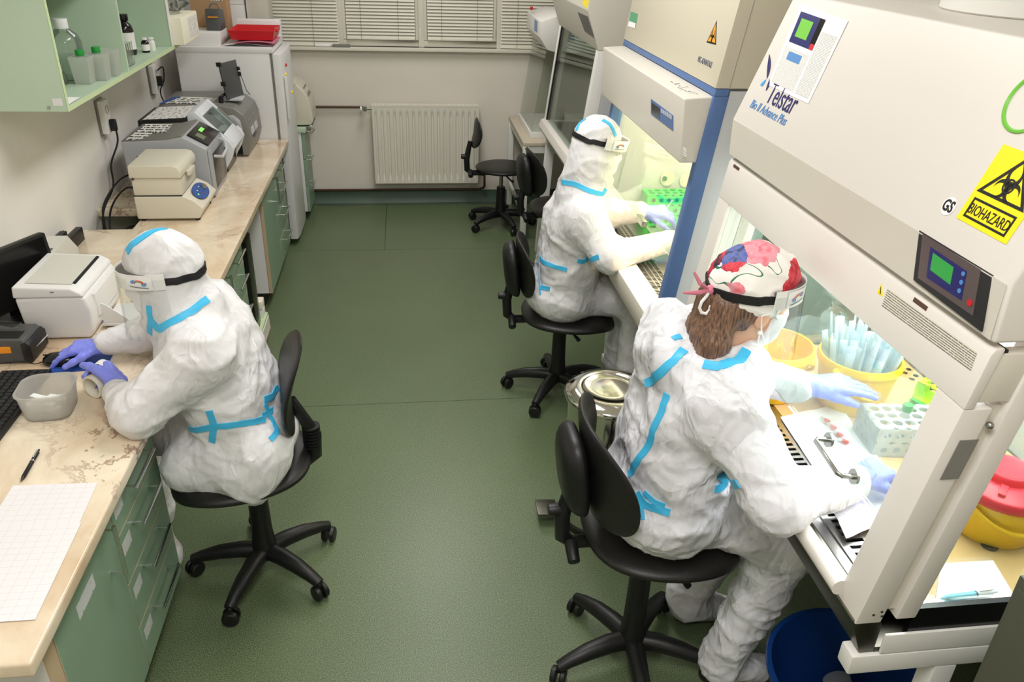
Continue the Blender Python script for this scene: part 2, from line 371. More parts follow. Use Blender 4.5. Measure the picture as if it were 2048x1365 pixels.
class MB:
    def __init__(s): s.bm = bmesh.new()
    def _f(s, vs):
        try: return s.bm.faces.new(vs)
        except ValueError: return None
    def box(s, x0, x1, y0, y1, z0, z1):
        v = [s.bm.verts.new((x, y, z)) for x in (x0, x1) for y in (y0, y1) for z in (z0, z1)]
        for q in ((0, 1, 3, 2), (4, 6, 7, 5), (0, 4, 5, 1), (2, 3, 7, 6), (0, 2, 6, 4), (1, 5, 7, 3)): s._f([v[i] for i in q])
        return s
    def obox(s, c, ax, ay, az, hx, hy, hz):
        c, ax, ay, az = map(Vector, (c, ax, ay, az))
        v = [s.bm.verts.new(c+ax*i*hx+ay*j*hy+az*k*hz) for i in (-1, 1) for j in (-1, 1) for k in (-1, 1)]
        for q in ((0, 1, 3, 2), (4, 6, 7, 5), (0, 4, 5, 1), (2, 3, 7, 6), (0, 2, 6, 4), (1, 5, 7, 3)): s._f([v[i] for i in q])
        return s
    def slab(s, quad, th, nrm=None):
        q = [Vector(p) for p in quad]; n = Vector(nrm).normalized() if nrm is not None else (q[1]-q[0]).cross(q[2]-q[0]).normalized()
        a = [s.bm.verts.new(p) for p in q]; b = [s.bm.verts.new(p+n*th) for p in q]; k = len(q)
        s._f(a[::-1]); s._f(b)
        for i in range(k): s._f([a[i], a[(i+1) % k], b[(i+1) % k], b[i]])
        return s
    def prism(s, pts, axis, a, b):
        def P(p, t): return {'y': (p[0], t, p[1]), 'x': (t, p[0], p[1]), 'z': (p[0], p[1], t)}[axis]
        A = [s.bm.verts.new(P(p, a)) for p in pts]; B = [s.bm.verts.new(P(p, b)) for p in pts]; k = len(pts)
        s._f(A); s._f(B[::-1])
        for i in range(k): s._f([A[i], B[i], B[(i+1) % k], A[(i+1) % k]])
        return s
    def tube(s, path, r, n=8, cap=True, closed=False):
        P = [Vector(p) for p in path]; k = len(P); rs = r if isinstance(r, (list, tuple)) else [r]*k
        rings = []; x = None
        for i in range(k):
            if closed: d = P[(i+1) % k]-P[i-1]
            else: d = P[min(i+1, k-1)]-P[max(i-1, 0)]
            d.normalize()
            if x is None: x = frame_z(d)[0]
            else:
                x = x-d*x.dot(d)
                x = x.normalized() if x.length > 1e-6 else frame_z(d)[0]
            y = d.cross(x)
            rings.append([s.bm.verts.new(P[i]+(x*math.cos(t)+y*math.sin(t))*rs[i]) for t in (2*math.pi*j/n for j in range(n))])
        for i in range(k if closed else k-1):
            A, B = rings[i], rings[(i+1) % k]
            for j in range(n): s._f([A[j], A[(j+1) % n], B[(j+1) % n], B[j]])
        if cap and not closed: s._f(rings[0][::-1]); s._f(rings[-1])
        return s
    def lathe(s, prof, n=24, c=(0, 0, 0), d=(0, 0, 1), sx=1, sy=1):
        c = Vector(c); x, y, z = frame_z(d)
        if abs(Vector(d).normalized().z) > .999: x, y = Vector((1, 0, 0)), Vector((0, 1, 0))*(1 if Vector(d).z > 0 else -1)
        rings = []
        for (r, h) in prof:
            if r < 1e-6: rings.append([s.bm.verts.new(c+z*h)])
            else: rings.append([s.bm.verts.new(c+z*h+x*math.cos(t)*r*sx+y*math.sin(t)*r*sy) for t in (2*math.pi*j/n for j in range(n))])
        for A, B in zip(rings, rings[1:]):
            for j in range(n):
                a = [A[0]] if len(A) == 1 else [A[j], A[(j+1) % n]]
                b = [B[0]] if len(B) == 1 else [B[(j+1) % n], B[j]]
                if len(a)+len(b) >= 3: s._f(a+b)
        return s
    def cyl(s, p0, p1, r0, r1=None, n=16):
        p0 = Vector(p0); p1 = Vector(p1); h = (p1-p0).length
        r1 = r0 if r1 is None else r1
        return s.lathe([(0, 0), (r0, 0), (r1, h), (0, h)], n, p0, p1-p0)
    def ball(s, c, r, n=12, sz=1):
        return s.lathe([(r*math.sin(math.pi*i/8), -r*math.cos(math.pi*i/8)*sz) for i in range(9)], n, c)
    def poly(s, pts):
        s._f([s.bm.verts.new(p) for p in pts]); return s
    def grid(s, fn, nu, nv, closed_u=False):
        V = [[s.bm.verts.new(fn(i/(nu if closed_u else nu-1), j/(nv-1))) for j in range(nv)] for i in range(nu)]
        for i in range(nu if closed_u else nu-1):
            for j in range(nv-1): s._f([V[i][j], V[(i+1) % nu][j], V[(i+1) % nu][j+1], V[i][j+1]])
        return s
    def mesh(s, name, bevel=0, seg=2, smooth=True, ang=40, off=(0, 0, 0), solid=0):
        bm = s.bm
        bmesh.ops.remove_doubles(bm, verts=bm.verts, dist=1e-6)
        if solid:
            bmesh.ops.recalc_face_normals(bm, faces=bm.faces)
            bmesh.ops.solidify(bm, geom=bm.faces[:], thickness=solid)
        bmesh.ops.recalc_face_normals(bm, faces=bm.faces)
        if bevel:
            es = [e for e in bm.edges if e.is_manifold and e.calc_face_angle(0) > .45]
            bmesh.ops.bevel(bm, geom=es, offset=bevel, segments=seg, affect='EDGES', profile=.6, clamp_overlap=True)
        bmesh.ops.translate(bm, verts=bm.verts, vec=-Vector(off))
        me = bpy.data.meshes.new(name); bm.to_mesh(me); bm.free()
        if smooth:
            me.polygons.foreach_set('use_smooth', [True]*len(me.polygons)); me.set_sharp_from_angle(angle=math.radians(ang))
        return me
    def build(s, name, mt, parent=None, bevel=0, seg=2, smooth=True, ang=40, label=None, kind=None, at=None, solid=0):
        off = (0, 0, 0)
        if parent is not None:
            r = root_of(parent)
            if r.name not in LOCAL: off = r.location
        elif at is not None: off = at
        o = link_mesh(name, s.mesh(name, bevel, seg, smooth, ang, off, solid), mt, parent, label, kind)
        if parent is None and at is not None: o.location = at
        return o
def copy_tree(o, parent=None):
    c = o.copy(); COL.objects.link(c); c.parent = parent
    if o.name in LOCAL: LOCAL.add(c.name)
    for ch in o.children: copy_tree(ch, c)
    return c
def struct(name, mb, mt, **k):
    o = mb.build(name, mt, **k); o['kind'] = 'structure'; return o
# pixel of the photograph -> point on a plane of the place
def ray(x, y): return CF+CR*((x-1024)/FPX)-CU*((y-682.5)/FPX)
def hit(x, y, p, n):
    d = ray(x, y); n = Vector(n); return CC+d*((Vector(p)-CC).dot(n)/d.dot(n))
def hx(x, y, v): return hit(x, y, (v, 0, 0), (1, 0, 0))
def hy(x, y, v): return hit(x, y, (0, v, 0), (0, 1, 0))
def hz(x, y, v): return hit(x, y, (0, 0, v), (0, 0, 1))
def sheet(name, quad, mt, parent=None, th=.0006, nrm=None, off=.0004, label=None, at=None):
    """thin printed sheet; quad order: bottom-left, bottom-right, top-right, top-left of the print"""
    q = [Vector(p) for p in quad]; n = (q[1]-q[0]).cross(q[3]-q[0]).normalized()
    if nrm is not None and n.dot(Vector(nrm)) < 0: n = -n
    o_ = Vector((0, 0, 0))
    if parent is not None and root_of(parent).name not in LOCAL: o_ = Vector(root_of(parent).location)
    elif parent is None and at is not None: o_ = Vector(at)
    vs_ = [p+n*off-o_ for p in q]+[p+n*(off+th)-o_ for p in q]
    me = bpy.data.meshes.new(name)
    me.from_pydata([tuple(v) for v in vs_], [], [(3, 2, 1, 0), (4, 5, 6, 7), (0, 1, 5, 4), (1, 2, 6, 5), (2, 3, 7, 6), (3, 0, 4, 7)])
    uv = me.uv_layers.new(name='UVMap'); cu = [(0, 0), (1, 0), (1, 1), (0, 1)]*2
    for lp in me.loops: uv.data[lp.index].uv = cu[lp.vertex_index]
    o = link_mesh(name, me, mt, parent, label)
    if parent is None and at is not None: o.location = at
    return o
def text(name, s, size, mt, parent, org, xd, yd, shear=0, sx=1, ext=.0004, align='LEFT', bold=0):
    cu = bpy.data.curves.new(name, 'FONT'); cu.body = s; cu.size = size; cu.extrude = ext; cu.shear = shear; cu.align_x = align; cu.offset = bold
    cu.resolution_u = 3
    t = bpy.data.objects.new('tmp', cu); me = bpy.data.meshes.new_from_object(t); me.name = name
    bpy.data.objects.remove(t); bpy.data.curves.remove(cu)
    xd = Vector(xd).normalized(); yd = Vector(yd); yd = (yd-xd*yd.dot(xd)).normalized(); zd = xd.cross(yd)
    o_ = Vector(org)
    if root_of(parent).name not in LOCAL: o_ = o_-Vector(root_of(parent).location)
    me.transform(Matrix(((xd.x*sx, yd.x, zd.x, o_.x), (xd.y*sx, yd.y, zd.y, o_.y), (xd.z*sx, yd.z, zd.z, o_.z), (0, 0, 0, 1))))
    return link_mesh(name, me, mt, parent)
def cushion(mb, w, h, t0, t1, fn, p=3.0, nr=8, ns=40):
    """rounded pad: superellipse outline w x h; fn(x, y, s) -> point, s from -1 (back) to 1 (front)"""
    def ring(rho, side):
        out = []
        for j in range(ns):
            a = 2*math.pi*j/ns; c, s_ = math.cos(a), math.sin(a)
            x = abs(c)**(2/p)*math.copysign(1, c)*w/2*rho; y = abs(s_)**(2/p)*math.copysign(1, s_)*h/2*rho
            th = (t1 if side > 0 else t0)*(1-rho**4)**.5 if rho < 1 else 0
            out.append(mb.bm.verts.new(fn(x, y, side*th)))
        return out
    rh = [1, .985, .95, .88, .75, .55, .3]
    fr = [ring(r, 1) for r in rh]; bk = [ring(r, -1) for r in rh[1:]]
    def strip(A, B):
        for j in range(ns): mb._f([A[j], A[(j+1) % ns], B[(j+1) % ns], B[j]])
    for A, B in zip(fr, fr[1:]): strip(A, B)
    strip(fr[0], bk[0])
    for A, B in zip(bk, bk[1:]): strip(A, B)
    mb._f(fr[-1]); mb._f(bk[-1])
    return mb
# ================================================================== the room
XL, XR, YN, YW = -1.49, 1.80, -.9, 6.27
fl = struct('floor', MB().box(XL-.1, XR+.1, YN-.1, YW+.1, -.12, -.004), 'gasket')
for (x0, x1, y0, y1) in [(XL, XR, YN, 1.239), (XL, XR, 1.241, 3.2385), (XL, XR, 3.2415, 5.2260), (XL, -.1645, 5.2290, YW), (-.1615, XR, 5.2290, YW)]:
    MB().box(x0, x1, y0, y1, -.004, 0).build('vinyl_sheet', 'floor_vinyl', fl)
struct('wall_left', MB().box(XL-.1, XL, YN, YW, 0, CEIL), 'wall_left')
struct('wall_right', MB().box(XR, XR+.1, YN, YW, 0, CEIL), 'wall')
struct('wall_near', MB().box(XL-.1, XR+.1, YN-.1, YN, 0, CEIL), 'wall')
WZ0, WZ1, WX0, WX1 = 1.185, 2.35, -1.28, 1.42
struct('wall_back', MB().box(XL-.1, XR+.1, YW, YW+.3, 0, WZ0).box(XL-.1, XR+.1, YW, YW+.3, WZ1, CEIL).box(XL-.1, WX0, YW, YW+.3, WZ0, WZ1).box(WX1, XR+.1, YW, YW+.3, WZ0, WZ1), 'wall')
struct('ceiling', MB().box(XL-.1, XR+.1, YN-.1, YW+.1, CEIL, CEIL+.1), 'ceiling')
for (lx, ly, lp) in LAMPS:
    t = thing('ceiling_lamp', {.25: 'white ceiling lamp added near the camera as fill light', 2.75: 'white fluorescent ceiling lamp over the middle of the room', 4.95: 'white fluorescent ceiling lamp nearest the window'}[ly], 'lamp', (lx, ly, CEIL), group='ceiling lamps')
    MB().box(lx-.28, lx+.28, ly-.62, ly+.62, CEIL-.06, CEIL).build('housing', 'white_metal', t, bevel=.006)
    MB().box(lx-.25, lx+.25, ly-.58, ly+.58, CEIL-.068, CEIL-.06).build('diffuser', 'white_plastic', t)
mat('skirting', (70, 92, 74), .4)
bb = struct('baseboard_back', MB().prism([(YW, .1), (YW-.006, .1), (YW-.01, .04), (YW-.03, .004), (YW-.045, .002), (YW, .0)], 'x', XL, XR), 'skirting')
struct('baseboard_right', MB().box(XR-.008, XR, YN, YW, 0, .1), 'skirting')

# ---- window with blinds
sill = struct('trim_1', MB().box(WX0-.03, WX1+.03, YW-.055, YW+.2, WZ0-.022, WZ0), 'window_white', bevel=.003)
sashes = [(-1.26, -.46, 1), (-.425, .125, 0), (.16, .70, 0), (.735, 1.40, 1)]
slat_me = {}
for k, (x0, x1, hang) in enumerate(sashes):
    z0 = WZ0+.002
    wn = bpy.data.objects.new('window_%d' % (k+1), None); COL.objects.link(wn); wn.location = ((x0+x1)/2, YW, z0); wn['kind'] = 'structure'
    f = .045; Y0, Y1 = YW+.02, YW+.08
    MB().box(x0-.02, x1+.02, Y0, Y1, z0, z0+f).box(x0-.02, x1+.02, Y0, Y1, WZ1-f, WZ1).box(x0-.02, x0+f-.02, Y0, Y1, z0+f, WZ1-f).box(x1+.02-f, x1+.02, Y0, Y1, z0+f, WZ1-f).build('window_frame', 'window_white', wn, bevel=.004)
    MB().box(x0+.02, x1-.02, YW+.05, YW+.056, z0+f, WZ1-f).build('pane', 'window_glass', wn)
    yb = YW-.008 if hang else YW+.012; bz = WZ0+.004 if hang else WZ0+.05
    bx0, bx1 = (x0-.005, x1+.005) if hang else (x0+.028, x1-.028)
    MB().box(bx0, bx1, yb-.012, yb+.012, bz, bz+.012).build('bottom_rail', 'slat', wn, bevel=.002)
    z = bz+.022; first = None
    th = math.radians(52); dy, dz = .0125*math.cos(th), .0125*math.sin(th)
    while z < 1.75:
        if first is None:
            first = MB().slab([(bx0, yb-dy, z-dz), (bx1, yb-dy, z-dz), (bx1, yb+dy, z+dz), (bx0, yb+dy, z+dz)], .0006).build('slat', 'slat', wn); zf = z
        else:
            o = first.copy(); COL.objects.link(o); o.parent = wn; o.location.z = z-zf
            if random.random() < .06: o.rotation_euler.y = random.uniform(-.006, .006)
        z += .0226
    MB().box(bx0, bx1, yb-.012, yb+.012, 1.76, WZ1-.06).build('blind_stack', 'slat', wn)
    for cx in (bx0+.12*(x1-x0)+.04, bx1-.22*(x1-x0)):
        MB().tube([(cx, yb-.014, bz), (cx, yb-.014, WZ1-.05)], .0011, 5).build('ladder_cord', 'cord', wn)
    if not hang:
        MB().box(x1+.0, x1+.018, YW+.008, YW+.02, WZ0+.06, WZ0+.13).build('hinge', 'window_white', wn, bevel=.003)
for k, (xa, xb, ya) in enumerate(((-.462, -.423, YW-.002), (.122, .163, YW+.01), (.70, .737, YW-.002))): struct('trim_%d' % (k+2), MB().box(xa, xb, ya, YW+.09, WZ0, WZ1), 'window_white', bevel=.004)
tag(MB().box(-.50, -.375, YW-.052, YW-.03, WZ0, WZ0+.022).build('sill_box', 'mid_gray', None, bevel=.004, at=(-.44, YW-.04, WZ0)), 'small flat grey metal box lying on the windowsill', 'box')
tag(MB().lathe([(0, 0), (.008, .004), (.011, .02), (.011, .1), (.007, .115), (0, .12)], 12, (-.63, YW-.042, WZ0+.011), (1, 0, 0)).build('sill_tube', 'white_plastic', None, at=(-.57, YW-.042, WZ0)), 'white plastic tube lying on the windowsill', 'tube')

# ---- radiator and its pipes
t = thing('radiator', 'white ribbed panel radiator under the window', 'radiator', (.162, 6.2, .19))
RX0, RX1, RZ0, RZ1 = -.238, .562, .192, .776
def radfn(u, v):
    x = RX0+u*(RX1-RX0); z = RZ0+v*(RZ1-RZ0); d = 0
    ph = (u*17-.5) % 1.0
    if .055 < v < .94 and .02 < u < .98:
        e = min(1, (v-.055)/.03, (.94-v)/.03); d = .013*e*max(0, min(1, (abs(ph-.5)-.28)/.10)) if abs(ph-.5) < .5 else .013*e
    return (x, 6.145+d, z)
vals = MB(); vals.grid(radfn, 205, 30); vals.build('front_panel', 'radiator_white', t, ang=60)
MB().box(RX0, RX1, 6.162, 6.175, RZ0, RZ1).box(RX0, RX1, 6.21, 6.222, RZ0, RZ1).build('panel_core', 'radiator_white', t, bevel=.003)
MB().box(RX0-.004, RX0+.002, 6.15, 6.225, RZ0+.02, RZ1+.012).box(RX1-.002, RX1+.004, 6.15, 6.225, RZ0+.02, RZ1+.012).build('side_cover', 'radiator_white', t, bevel=.002)
g = MB().box(RX0, RX1, 6.15, 6.156, RZ1, RZ1+.013).box(RX0, RX1, 6.182, 6.19, RZ1, RZ1+.013).box(RX0, RX1, 6.217, 6.223, RZ1, RZ1+.013)
for i in range(54):
    x = RX0+.012+i*(RX1-RX0-.024)/53; g.box(x-.0045, x+.0045, 6.156, 6.217, RZ1+.006, RZ1+.011)
g.build('top_grille', 'radiator_white', t)
MB().cyl((-.30, 6.19, .757), (-.242, 6.19, .757), .011).cyl((-.292, 6.16, .757), (-.292, 6.20, .757), .017).build('valve', 'steel', t, ang=30)
MB().cyl((-.325, 6.17, .757), (-.312, 6.17, .757), .02, n=16).build('valve_cap', 'white_plastic', t)
t2 = thing('heating_pipe', 'brown heating pipe running along the back wall to the radiator valve', 'pipe', (-.6, 6.23, .757))
MB().tube([(-1.3, 6.235, .757), (-.31, 6.235, .757), (-.3, 6.2, .757)], .010, 10).build('pipe', 'brown_pipe', t2)
t2 = thing('heating_pipe', 'thin dark red heating pipe above the green skirting', 'pipe', (0, 6.24, .12))
MB().tube([(-1.3, 6.245, .112), (.58, 6.245, .112), (.612, 6.235, .125), (.618, 6.2, .15), (.618, 6.195, .235), (.575, 6.19, .25), (.562, 6.19, .25)], .009, 10).build('pipe', 'copper_dark', t2)
MB().cyl((.565, 6.19, .25), (.60, 6.19, .25), .014).cyl((.602, 6.19, .245), (.602, 6.19, .29), .013, .010).build('valve', 'steel', t2)
tag(MB().tube([(-.7, 6.2, .004), (-.5, 6.19, .004), (-.3, 6.225, .004), (.1, 6.215, .004), (.35, 6.205, .004), (.62, 6.21, .004), (1.2, 6.2, .004)], .003, 6).build('floor_cable', 'dark_gray', None, at=(0, 6.2, 0)), 'thin grey cable lying along the foot of the back wall', 'cable')

# ================================================================== left worktop and base cabinets
XC, ZC = -.75, .74
mb = MB(); poly = [(XC, 1.175), (XC, 5.315), (XL, 5.315), (XL, 3.925), (-1.25, 3.925), (-1.25, 3.645), (XL, 3.645), (XL, 1.175)]
mb.prism(poly, 'z', ZC-.038, ZC)
tag(mb.build('worktop', 'counter_marble', None, bevel=.007, seg=3, at=(-1.1, 3.2, ZC-.038)), 'long beige marbled laminate worktop along the left wall', 'worktop')

def bar_handle(parent, p0, p1, out=(1, 0, 0), r=.0055, stand=.034):
    p0, p1, o = Vector(p0), Vector(p1), Vector(out); d = (p1-p0).normalized()
    mb = MB().cyl(p0+o*stand-d*.012, p1+o*stand+d*.012, r, n=10)
    for p in (p0, p1): mb.cyl(p, p+o*stand, r*.75, n=8)
    return mb.build('handle', 'chrome', parent)
def base_unit(label, y0, y1, kind, zs=(.1, .258, .418, .575, .698), xf=-.78, hinge=1, labels=()):
    t = thing('base_cabinet', label, 'cabinet', ((xf-1.3)/2, (y0+y1)/2, 0))
    MB().box(-1.30, xf-.021, y0+.001, y0+.018, .1, .70).box(-1.30, xf-.021, y1-.018, y1-.001, .1, .70).box(-1.30, xf-.021, y0+.018, y1-.018, .1, .116).box(-1.30, -1.292, y0+.018, y1-.018, .116, .70).box(-1.30, xf-.021, y0+.018, y1-.018, .684, .70).build('carcass', 'white_board', t)
    MB().box(-1.2, xf-.06, y0+.004, y1-.004, 0, .1).build('plinth', 'black_matte', t)
    if kind == 'door':
        d = MB().box(xf-.019, xf, y0+.0015, y1-.0015, .1, .698).build('door', 'melamine_green', t, bevel=.001, seg=1)
        for ya, yb in ((y0, y0+.0016), (y1-.0016, y1)): MB().box(xf-.0192, xf-.0005, ya, yb, .1, .698).build('edge_band', 'edge_beige', d)
        yh = y1-.07 if hinge > 0 else y0+.07
        bar_handle(d, (xf, yh, .535), (xf, yh, .70-.03))
        for (yl, zl) in labels: sheet('door_label', [(xf, yl-.055, zl-.02), (xf, yl+.055, zl-.02), (xf, yl+.055, zl+.02), (xf, yl-.055, zl+.02)], 'print_drawer', d, nrm=(1, 0, 0))
    else:
        for a, b in zip(zs, zs[1:]):
            d = MB().box(xf-.019, xf, y0+.0015, y1-.0015, a+.001, b-.0045).build('drawer', 'melamine_green', t, bevel=.001, seg=1)
            MB().box(xf-.0192, xf-.0004, y0, y1, b-.0045, b-.0015).build('edge_band', 'edge_beige', d)
            ym = (y0+y1)/2; hl = min(.08, (y1-y0)*.28)
            zt = b-.035
            bar_handle(d, (xf, ym-hl, zt), (xf, ym+hl, zt))
            if labels: sheet('drawer_label', [(xf, y0+.02, b-.075), (xf, y0+.085, b-.075), (xf, y0+.085, b-.035), (xf, y0+.02, b-.035)], 'print_drawer', d, nrm=(1, 0, 0))
    return t
base_unit('green door cabinet under the near end of the worktop with a paper label', 1.32, 1.708, 'door', labels=[(1.49, .60)])
base_unit('green four-drawer cabinet with paper labels beside the seated person at the worktop', 1.71, 2.095, 'drawer', labels=[1])
base_unit('green door cabinet half hidden behind the seated person at the worktop', 2.88, 3.285, 'door')
base_unit('green drawer cabinet beside the black computer under the worktop', 3.287, 3.655, 'drawer')
base_unit('green door cabinet with white side near the refrigerator', 4.316, 4.735, 'door')
base_unit('green drawer cabinet with chrome handles next to the refrigerator', 4.737, 5.16, 'drawer')
t = thing('end_panel', 'beige-edged white support panel under the near end of the worktop', 'panel', (-1.1, 1.29, 0))
MB().box(-1.3, -.785, 1.27, 1.317, .0, .70).build('panel', 'white_board', t)
MB().box(-.785, -.781, 1.27, 1.317, .0, .70).build('edge_band', 'edge_beige', t)
# computer on a trolley
t = thing('computer_trolley', 'low cream wooden trolley on casters under the worktop', 'trolley', (-1.0, 3.83, 0))
MB().box(-1.25, -.755, 3.70, 3.96, .135, .152).build('shelf', 'melamine_pale_edge', t, bevel=.002)
for xa, xb in ((-.77, -.752), (-1.25, -1.235)): MB().box(xa, xb, 3.70, 3.96, .07, .135).build('rail', 'white_board', t)
MB().box(-.772, -.750, 3.70, 3.96, .055, .070).build('edge_strip', 'edge_beige', t)
for y in (3.73, 3.93):
    for x in (-.80, -1.2): MB().cyl((x, y-.012, .026), (x, y+.012, .026), .026).box(x-.012, x+.012, y-.015, y+.015, .045, .07).build('caster', 'black_plastic', t)
t = thing('desktop_computer', 'tall black desktop computer standing on the trolley', 'computer', (-1.0, 3.80, .152))
MB().box(-1.22, -.80, 3.715, 3.875, .152, .625).build('case', 'black_plastic', t, bevel=.006)
MB().prism([(-.802, 3.715), (-.79, 3.715), (-.775, 3.735), (-.77, 3.795), (-.775, 3.855), (-.79, 3.875), (-.802, 3.875)], 'z', .152, .635).build('front_bezel', 'black_gloss', t, bevel=.003)
tag(MB().box(-.92, -.765, 3.89, 3.95, .152, .20).build('paper_stack', 'paper', None, bevel=.003, at=(-.85, 3.92, .152)), 'short stack of white paper on the trolley beside the computer', 'paper')
tag(MB().box(-.90, -.765, 3.885, 3.955, .20, .245).build('paper_bundle', 'styro', None, bevel=.006, at=(-.83, 3.92, .20)), 'cream paper bundle lying on top of the stacked paper on the trolley', 'paper')

# ================================================================== wall cupboard (open shelf)
ZS = 1.398
t = thing('wall_shelf', 'pale green open wall cupboard above the left worktop', 'shelf', (-1.345, 4.05, 1.38))
MB().box(XL+.002, -1.2, 3.10, 3.118, 1.38, 2.25).build('side_panel', 'melamine_pale', t, bevel=.0015, seg=1)
MB().box(XL+.002, -1.2, 3.118, 5.0, 1.38, ZS).build('bottom_shelf', 'melamine_pale', t, bevel=.0015, seg=1)
MB().box(-1.2, -1.1985, 3.10, 5.0, 1.38, ZS).build('edge_band', 'melamine_pale_edge', t); MB().box(-1.2, -1.1985, 3.10, 3.118, ZS, 2.25).build('edge_band', 'melamine_pale_edge', t)
MB().box(XL+.002, XL+.008, 3.118, 5.0, ZS, 2.25).build('back_panel', 'melamine_pale', t)
MB().box(XL+.008, -1.2, 3.845, 3.862, ZS, 2.25).build('divider', 'melamine_pale', t)
MB().box(XL+.008, -1.2, 4.62, 4.637, ZS, 2.25).build('end_board', 'melamine_pale', t); MB().box(-1.2, -1.198, 4.615, 4.66, ZS, 2.25).build('end_edge', 'white_board', t)
MB().box(XL+.008, -1.215, 3.118, 4.62, 1.80, 1.816).build('upper_shelf', 'melamine_pale', t)
MB().box(XL+.008, -1.2, 3.118, 5.0, 2.23, 2.25).build('top_board', 'melamine_pale', t)
for (x, z) in ((-1.47, 1.395), (-1.262, 1.395), (-1.43, 1.70)): MB().cyl((x, 3.0995, z), (x, 3.097, z), .006, n=10).build('screw', 'steel', t)
sheet('sticker', [(-1.245, 3.10, 1.402), (-1.212, 3.10, 1.402), (-1.212, 3.10, 1.428), (-1.245, 3.10, 1.428)], 'pink_print', t, nrm=(0, -1, 0))
bpy.data.objects['sticker'].data.materials[0] = M['white_board']

def bottle(label, loc, r, h, cap, body, capm, labelm=None, fill=None, name='bottle', group=None):
    x, y, z = loc; t = thing(name, label, 'bottle', loc, group=group)
    MB().lathe([(0, 0), (r*.94, 0), (r, .006), (r, h*.62), (r*.85, h*.74), (r*.4, h*.84), (r*.4, h*.9), (0, h*.9)], 20, loc).build('body', body, t, ang=50)
    MB().lathe([(0, h*.84), (cap, h*.84), (cap, h), (0, h)], 18, loc).build('cap', capm, t, bevel=.0015)
    if labelm: MB().lathe([(r*1.012, h*.14), (r*1.012, h*.56)], 20, loc).build('label', labelm, t)
    if fill: MB().lathe([(0, .004), (r*.93, .004), (r*.95, .01), (r*.95, h*fill), (0, h*fill)], 18, loc).build('liquid', 'clear_plastic', t)
    return t
def fm(col, n):
    return mat(n, col, .5)
fm((228, 226, 222), 'bottle_label'); fm((196, 205, 190), 'milky')
bottle('large clear bottle with white screw cap on the wall shelf', (-1.37, 3.66, ZS), .062, .235, .026, 'clear_plastic', 'white_cap', fill=.4)
t = thing('conical_flask', 'conical glass flask with a handwritten paper label on the wall shelf', 'flask', (-1.40, 3.535, ZS))
MB().lathe([(0, 0), (.055, 0), (.058, .006), (.03, .12), (.02, .15), (.02, .19), (.024, .193)], 20, (-1.40, 3.535, ZS)).build('body', 'clear_plastic', t, ang=50)
MB().lathe([(.045, .05), (.028, .135)], 14, (-1.40, 3.535, ZS)).build('label', 'print_form', t)
for i, (x, y, lb) in enumerate([(-1.285, 3.56, 'square white plastic beaker nearest the cupboard side panel'), (-1.25, 3.645, 'middle square white plastic beaker on the wall shelf'), (-1.24, 3.745, 'square white plastic beaker next to the cupboard divider')]):
    t = thing('square_beaker', lb, 'beaker', (x, y, ZS), group='square plastic beakers on the wall shelf')
    mb = MB(); a, b, h = .03, .037, .105
    V = []
    q = lambda s, z, i_: [mb.bm.verts.new((x+s*i*1, y+s*j, z)) for i, j in ((-1, -1), (1, -1), (1, 1), (-1, 1))]
    o0 = q(a, ZS, 0); o1 = q(b, ZS+h, 0); i1 = q(b-.003, ZS+h, 0); i0 = q(a-.003, ZS+.004, 0)
    mb._f(o0[::-1]); mb._f(i0)
    for A, B in ((o0, o1), (o1, i1), (i1, i0)):
        for k in range(4): mb._f([A[k], A[(k+1) % 4], B[(k+1) % 4], B[k]])
    mb.build('body', 'beaker', t)
    if i < 2:
        tc = thing('capped_tube', ['green-capped plastic tube standing in the beaker nearest the side panel', 'green-capped plastic tube standing in the middle beaker'][i], 'tube', (x+.0, y, ZS+.006), group='green-capped tubes in the beakers')
        MB().lathe([(0, 0), (.013, .004), (.013, .105), (0, .105)], 14, (x, y, ZS+.006)).build('body', 'frosted', tc)
        MB().lathe([(0, .102), (.017, .102), (.017, .124), (0, .124)], 16, (x, y, ZS+.006)).build('cap', 'green_cap', tc, bevel=.001)
k = 0
for iy in range(6):
    for ix in range(3):
        x, y = -1.285+ix*.026, 3.895+iy*.028
        k += 1
        tt = MB().lathe([(0, .003), (.006, 0), (.0105, .006), (.0105, .095), (.012, .096), (.012, .1)], 10, (x, y, ZS)).build('glass_vial', 'clear_plastic', None, at=(x, y, ZS))
        tag(tt, 'small empty clear glass vial standing in a dense cluster on the shelf', 'vial', 'clear vials on the wall shelf')
bottle('white plastic bottle with printed label behind the cupboard divider', (-1.41, 4.10, ZS), .045, .24, .024, 'milky', 'white_cap', 'print_label')
bottle('dark brown glass bottle with black cap and white label', (-1.335, 4.33, ZS), .04, .185, .026, 'amber_bottle', 'black_gloss', 'bottle_label')
bottle('small dark vial with white cap and label beside the brown bottle', (-1.272, 4.405, ZS), .019, .07, .012, 'amber_bottle', 'white_cap', 'print_label')
bottle('small white vial at the far end of the shelf row', (-1.262, 4.475, ZS), .018, .062, .015, 'bottle_label', 'white_cap')
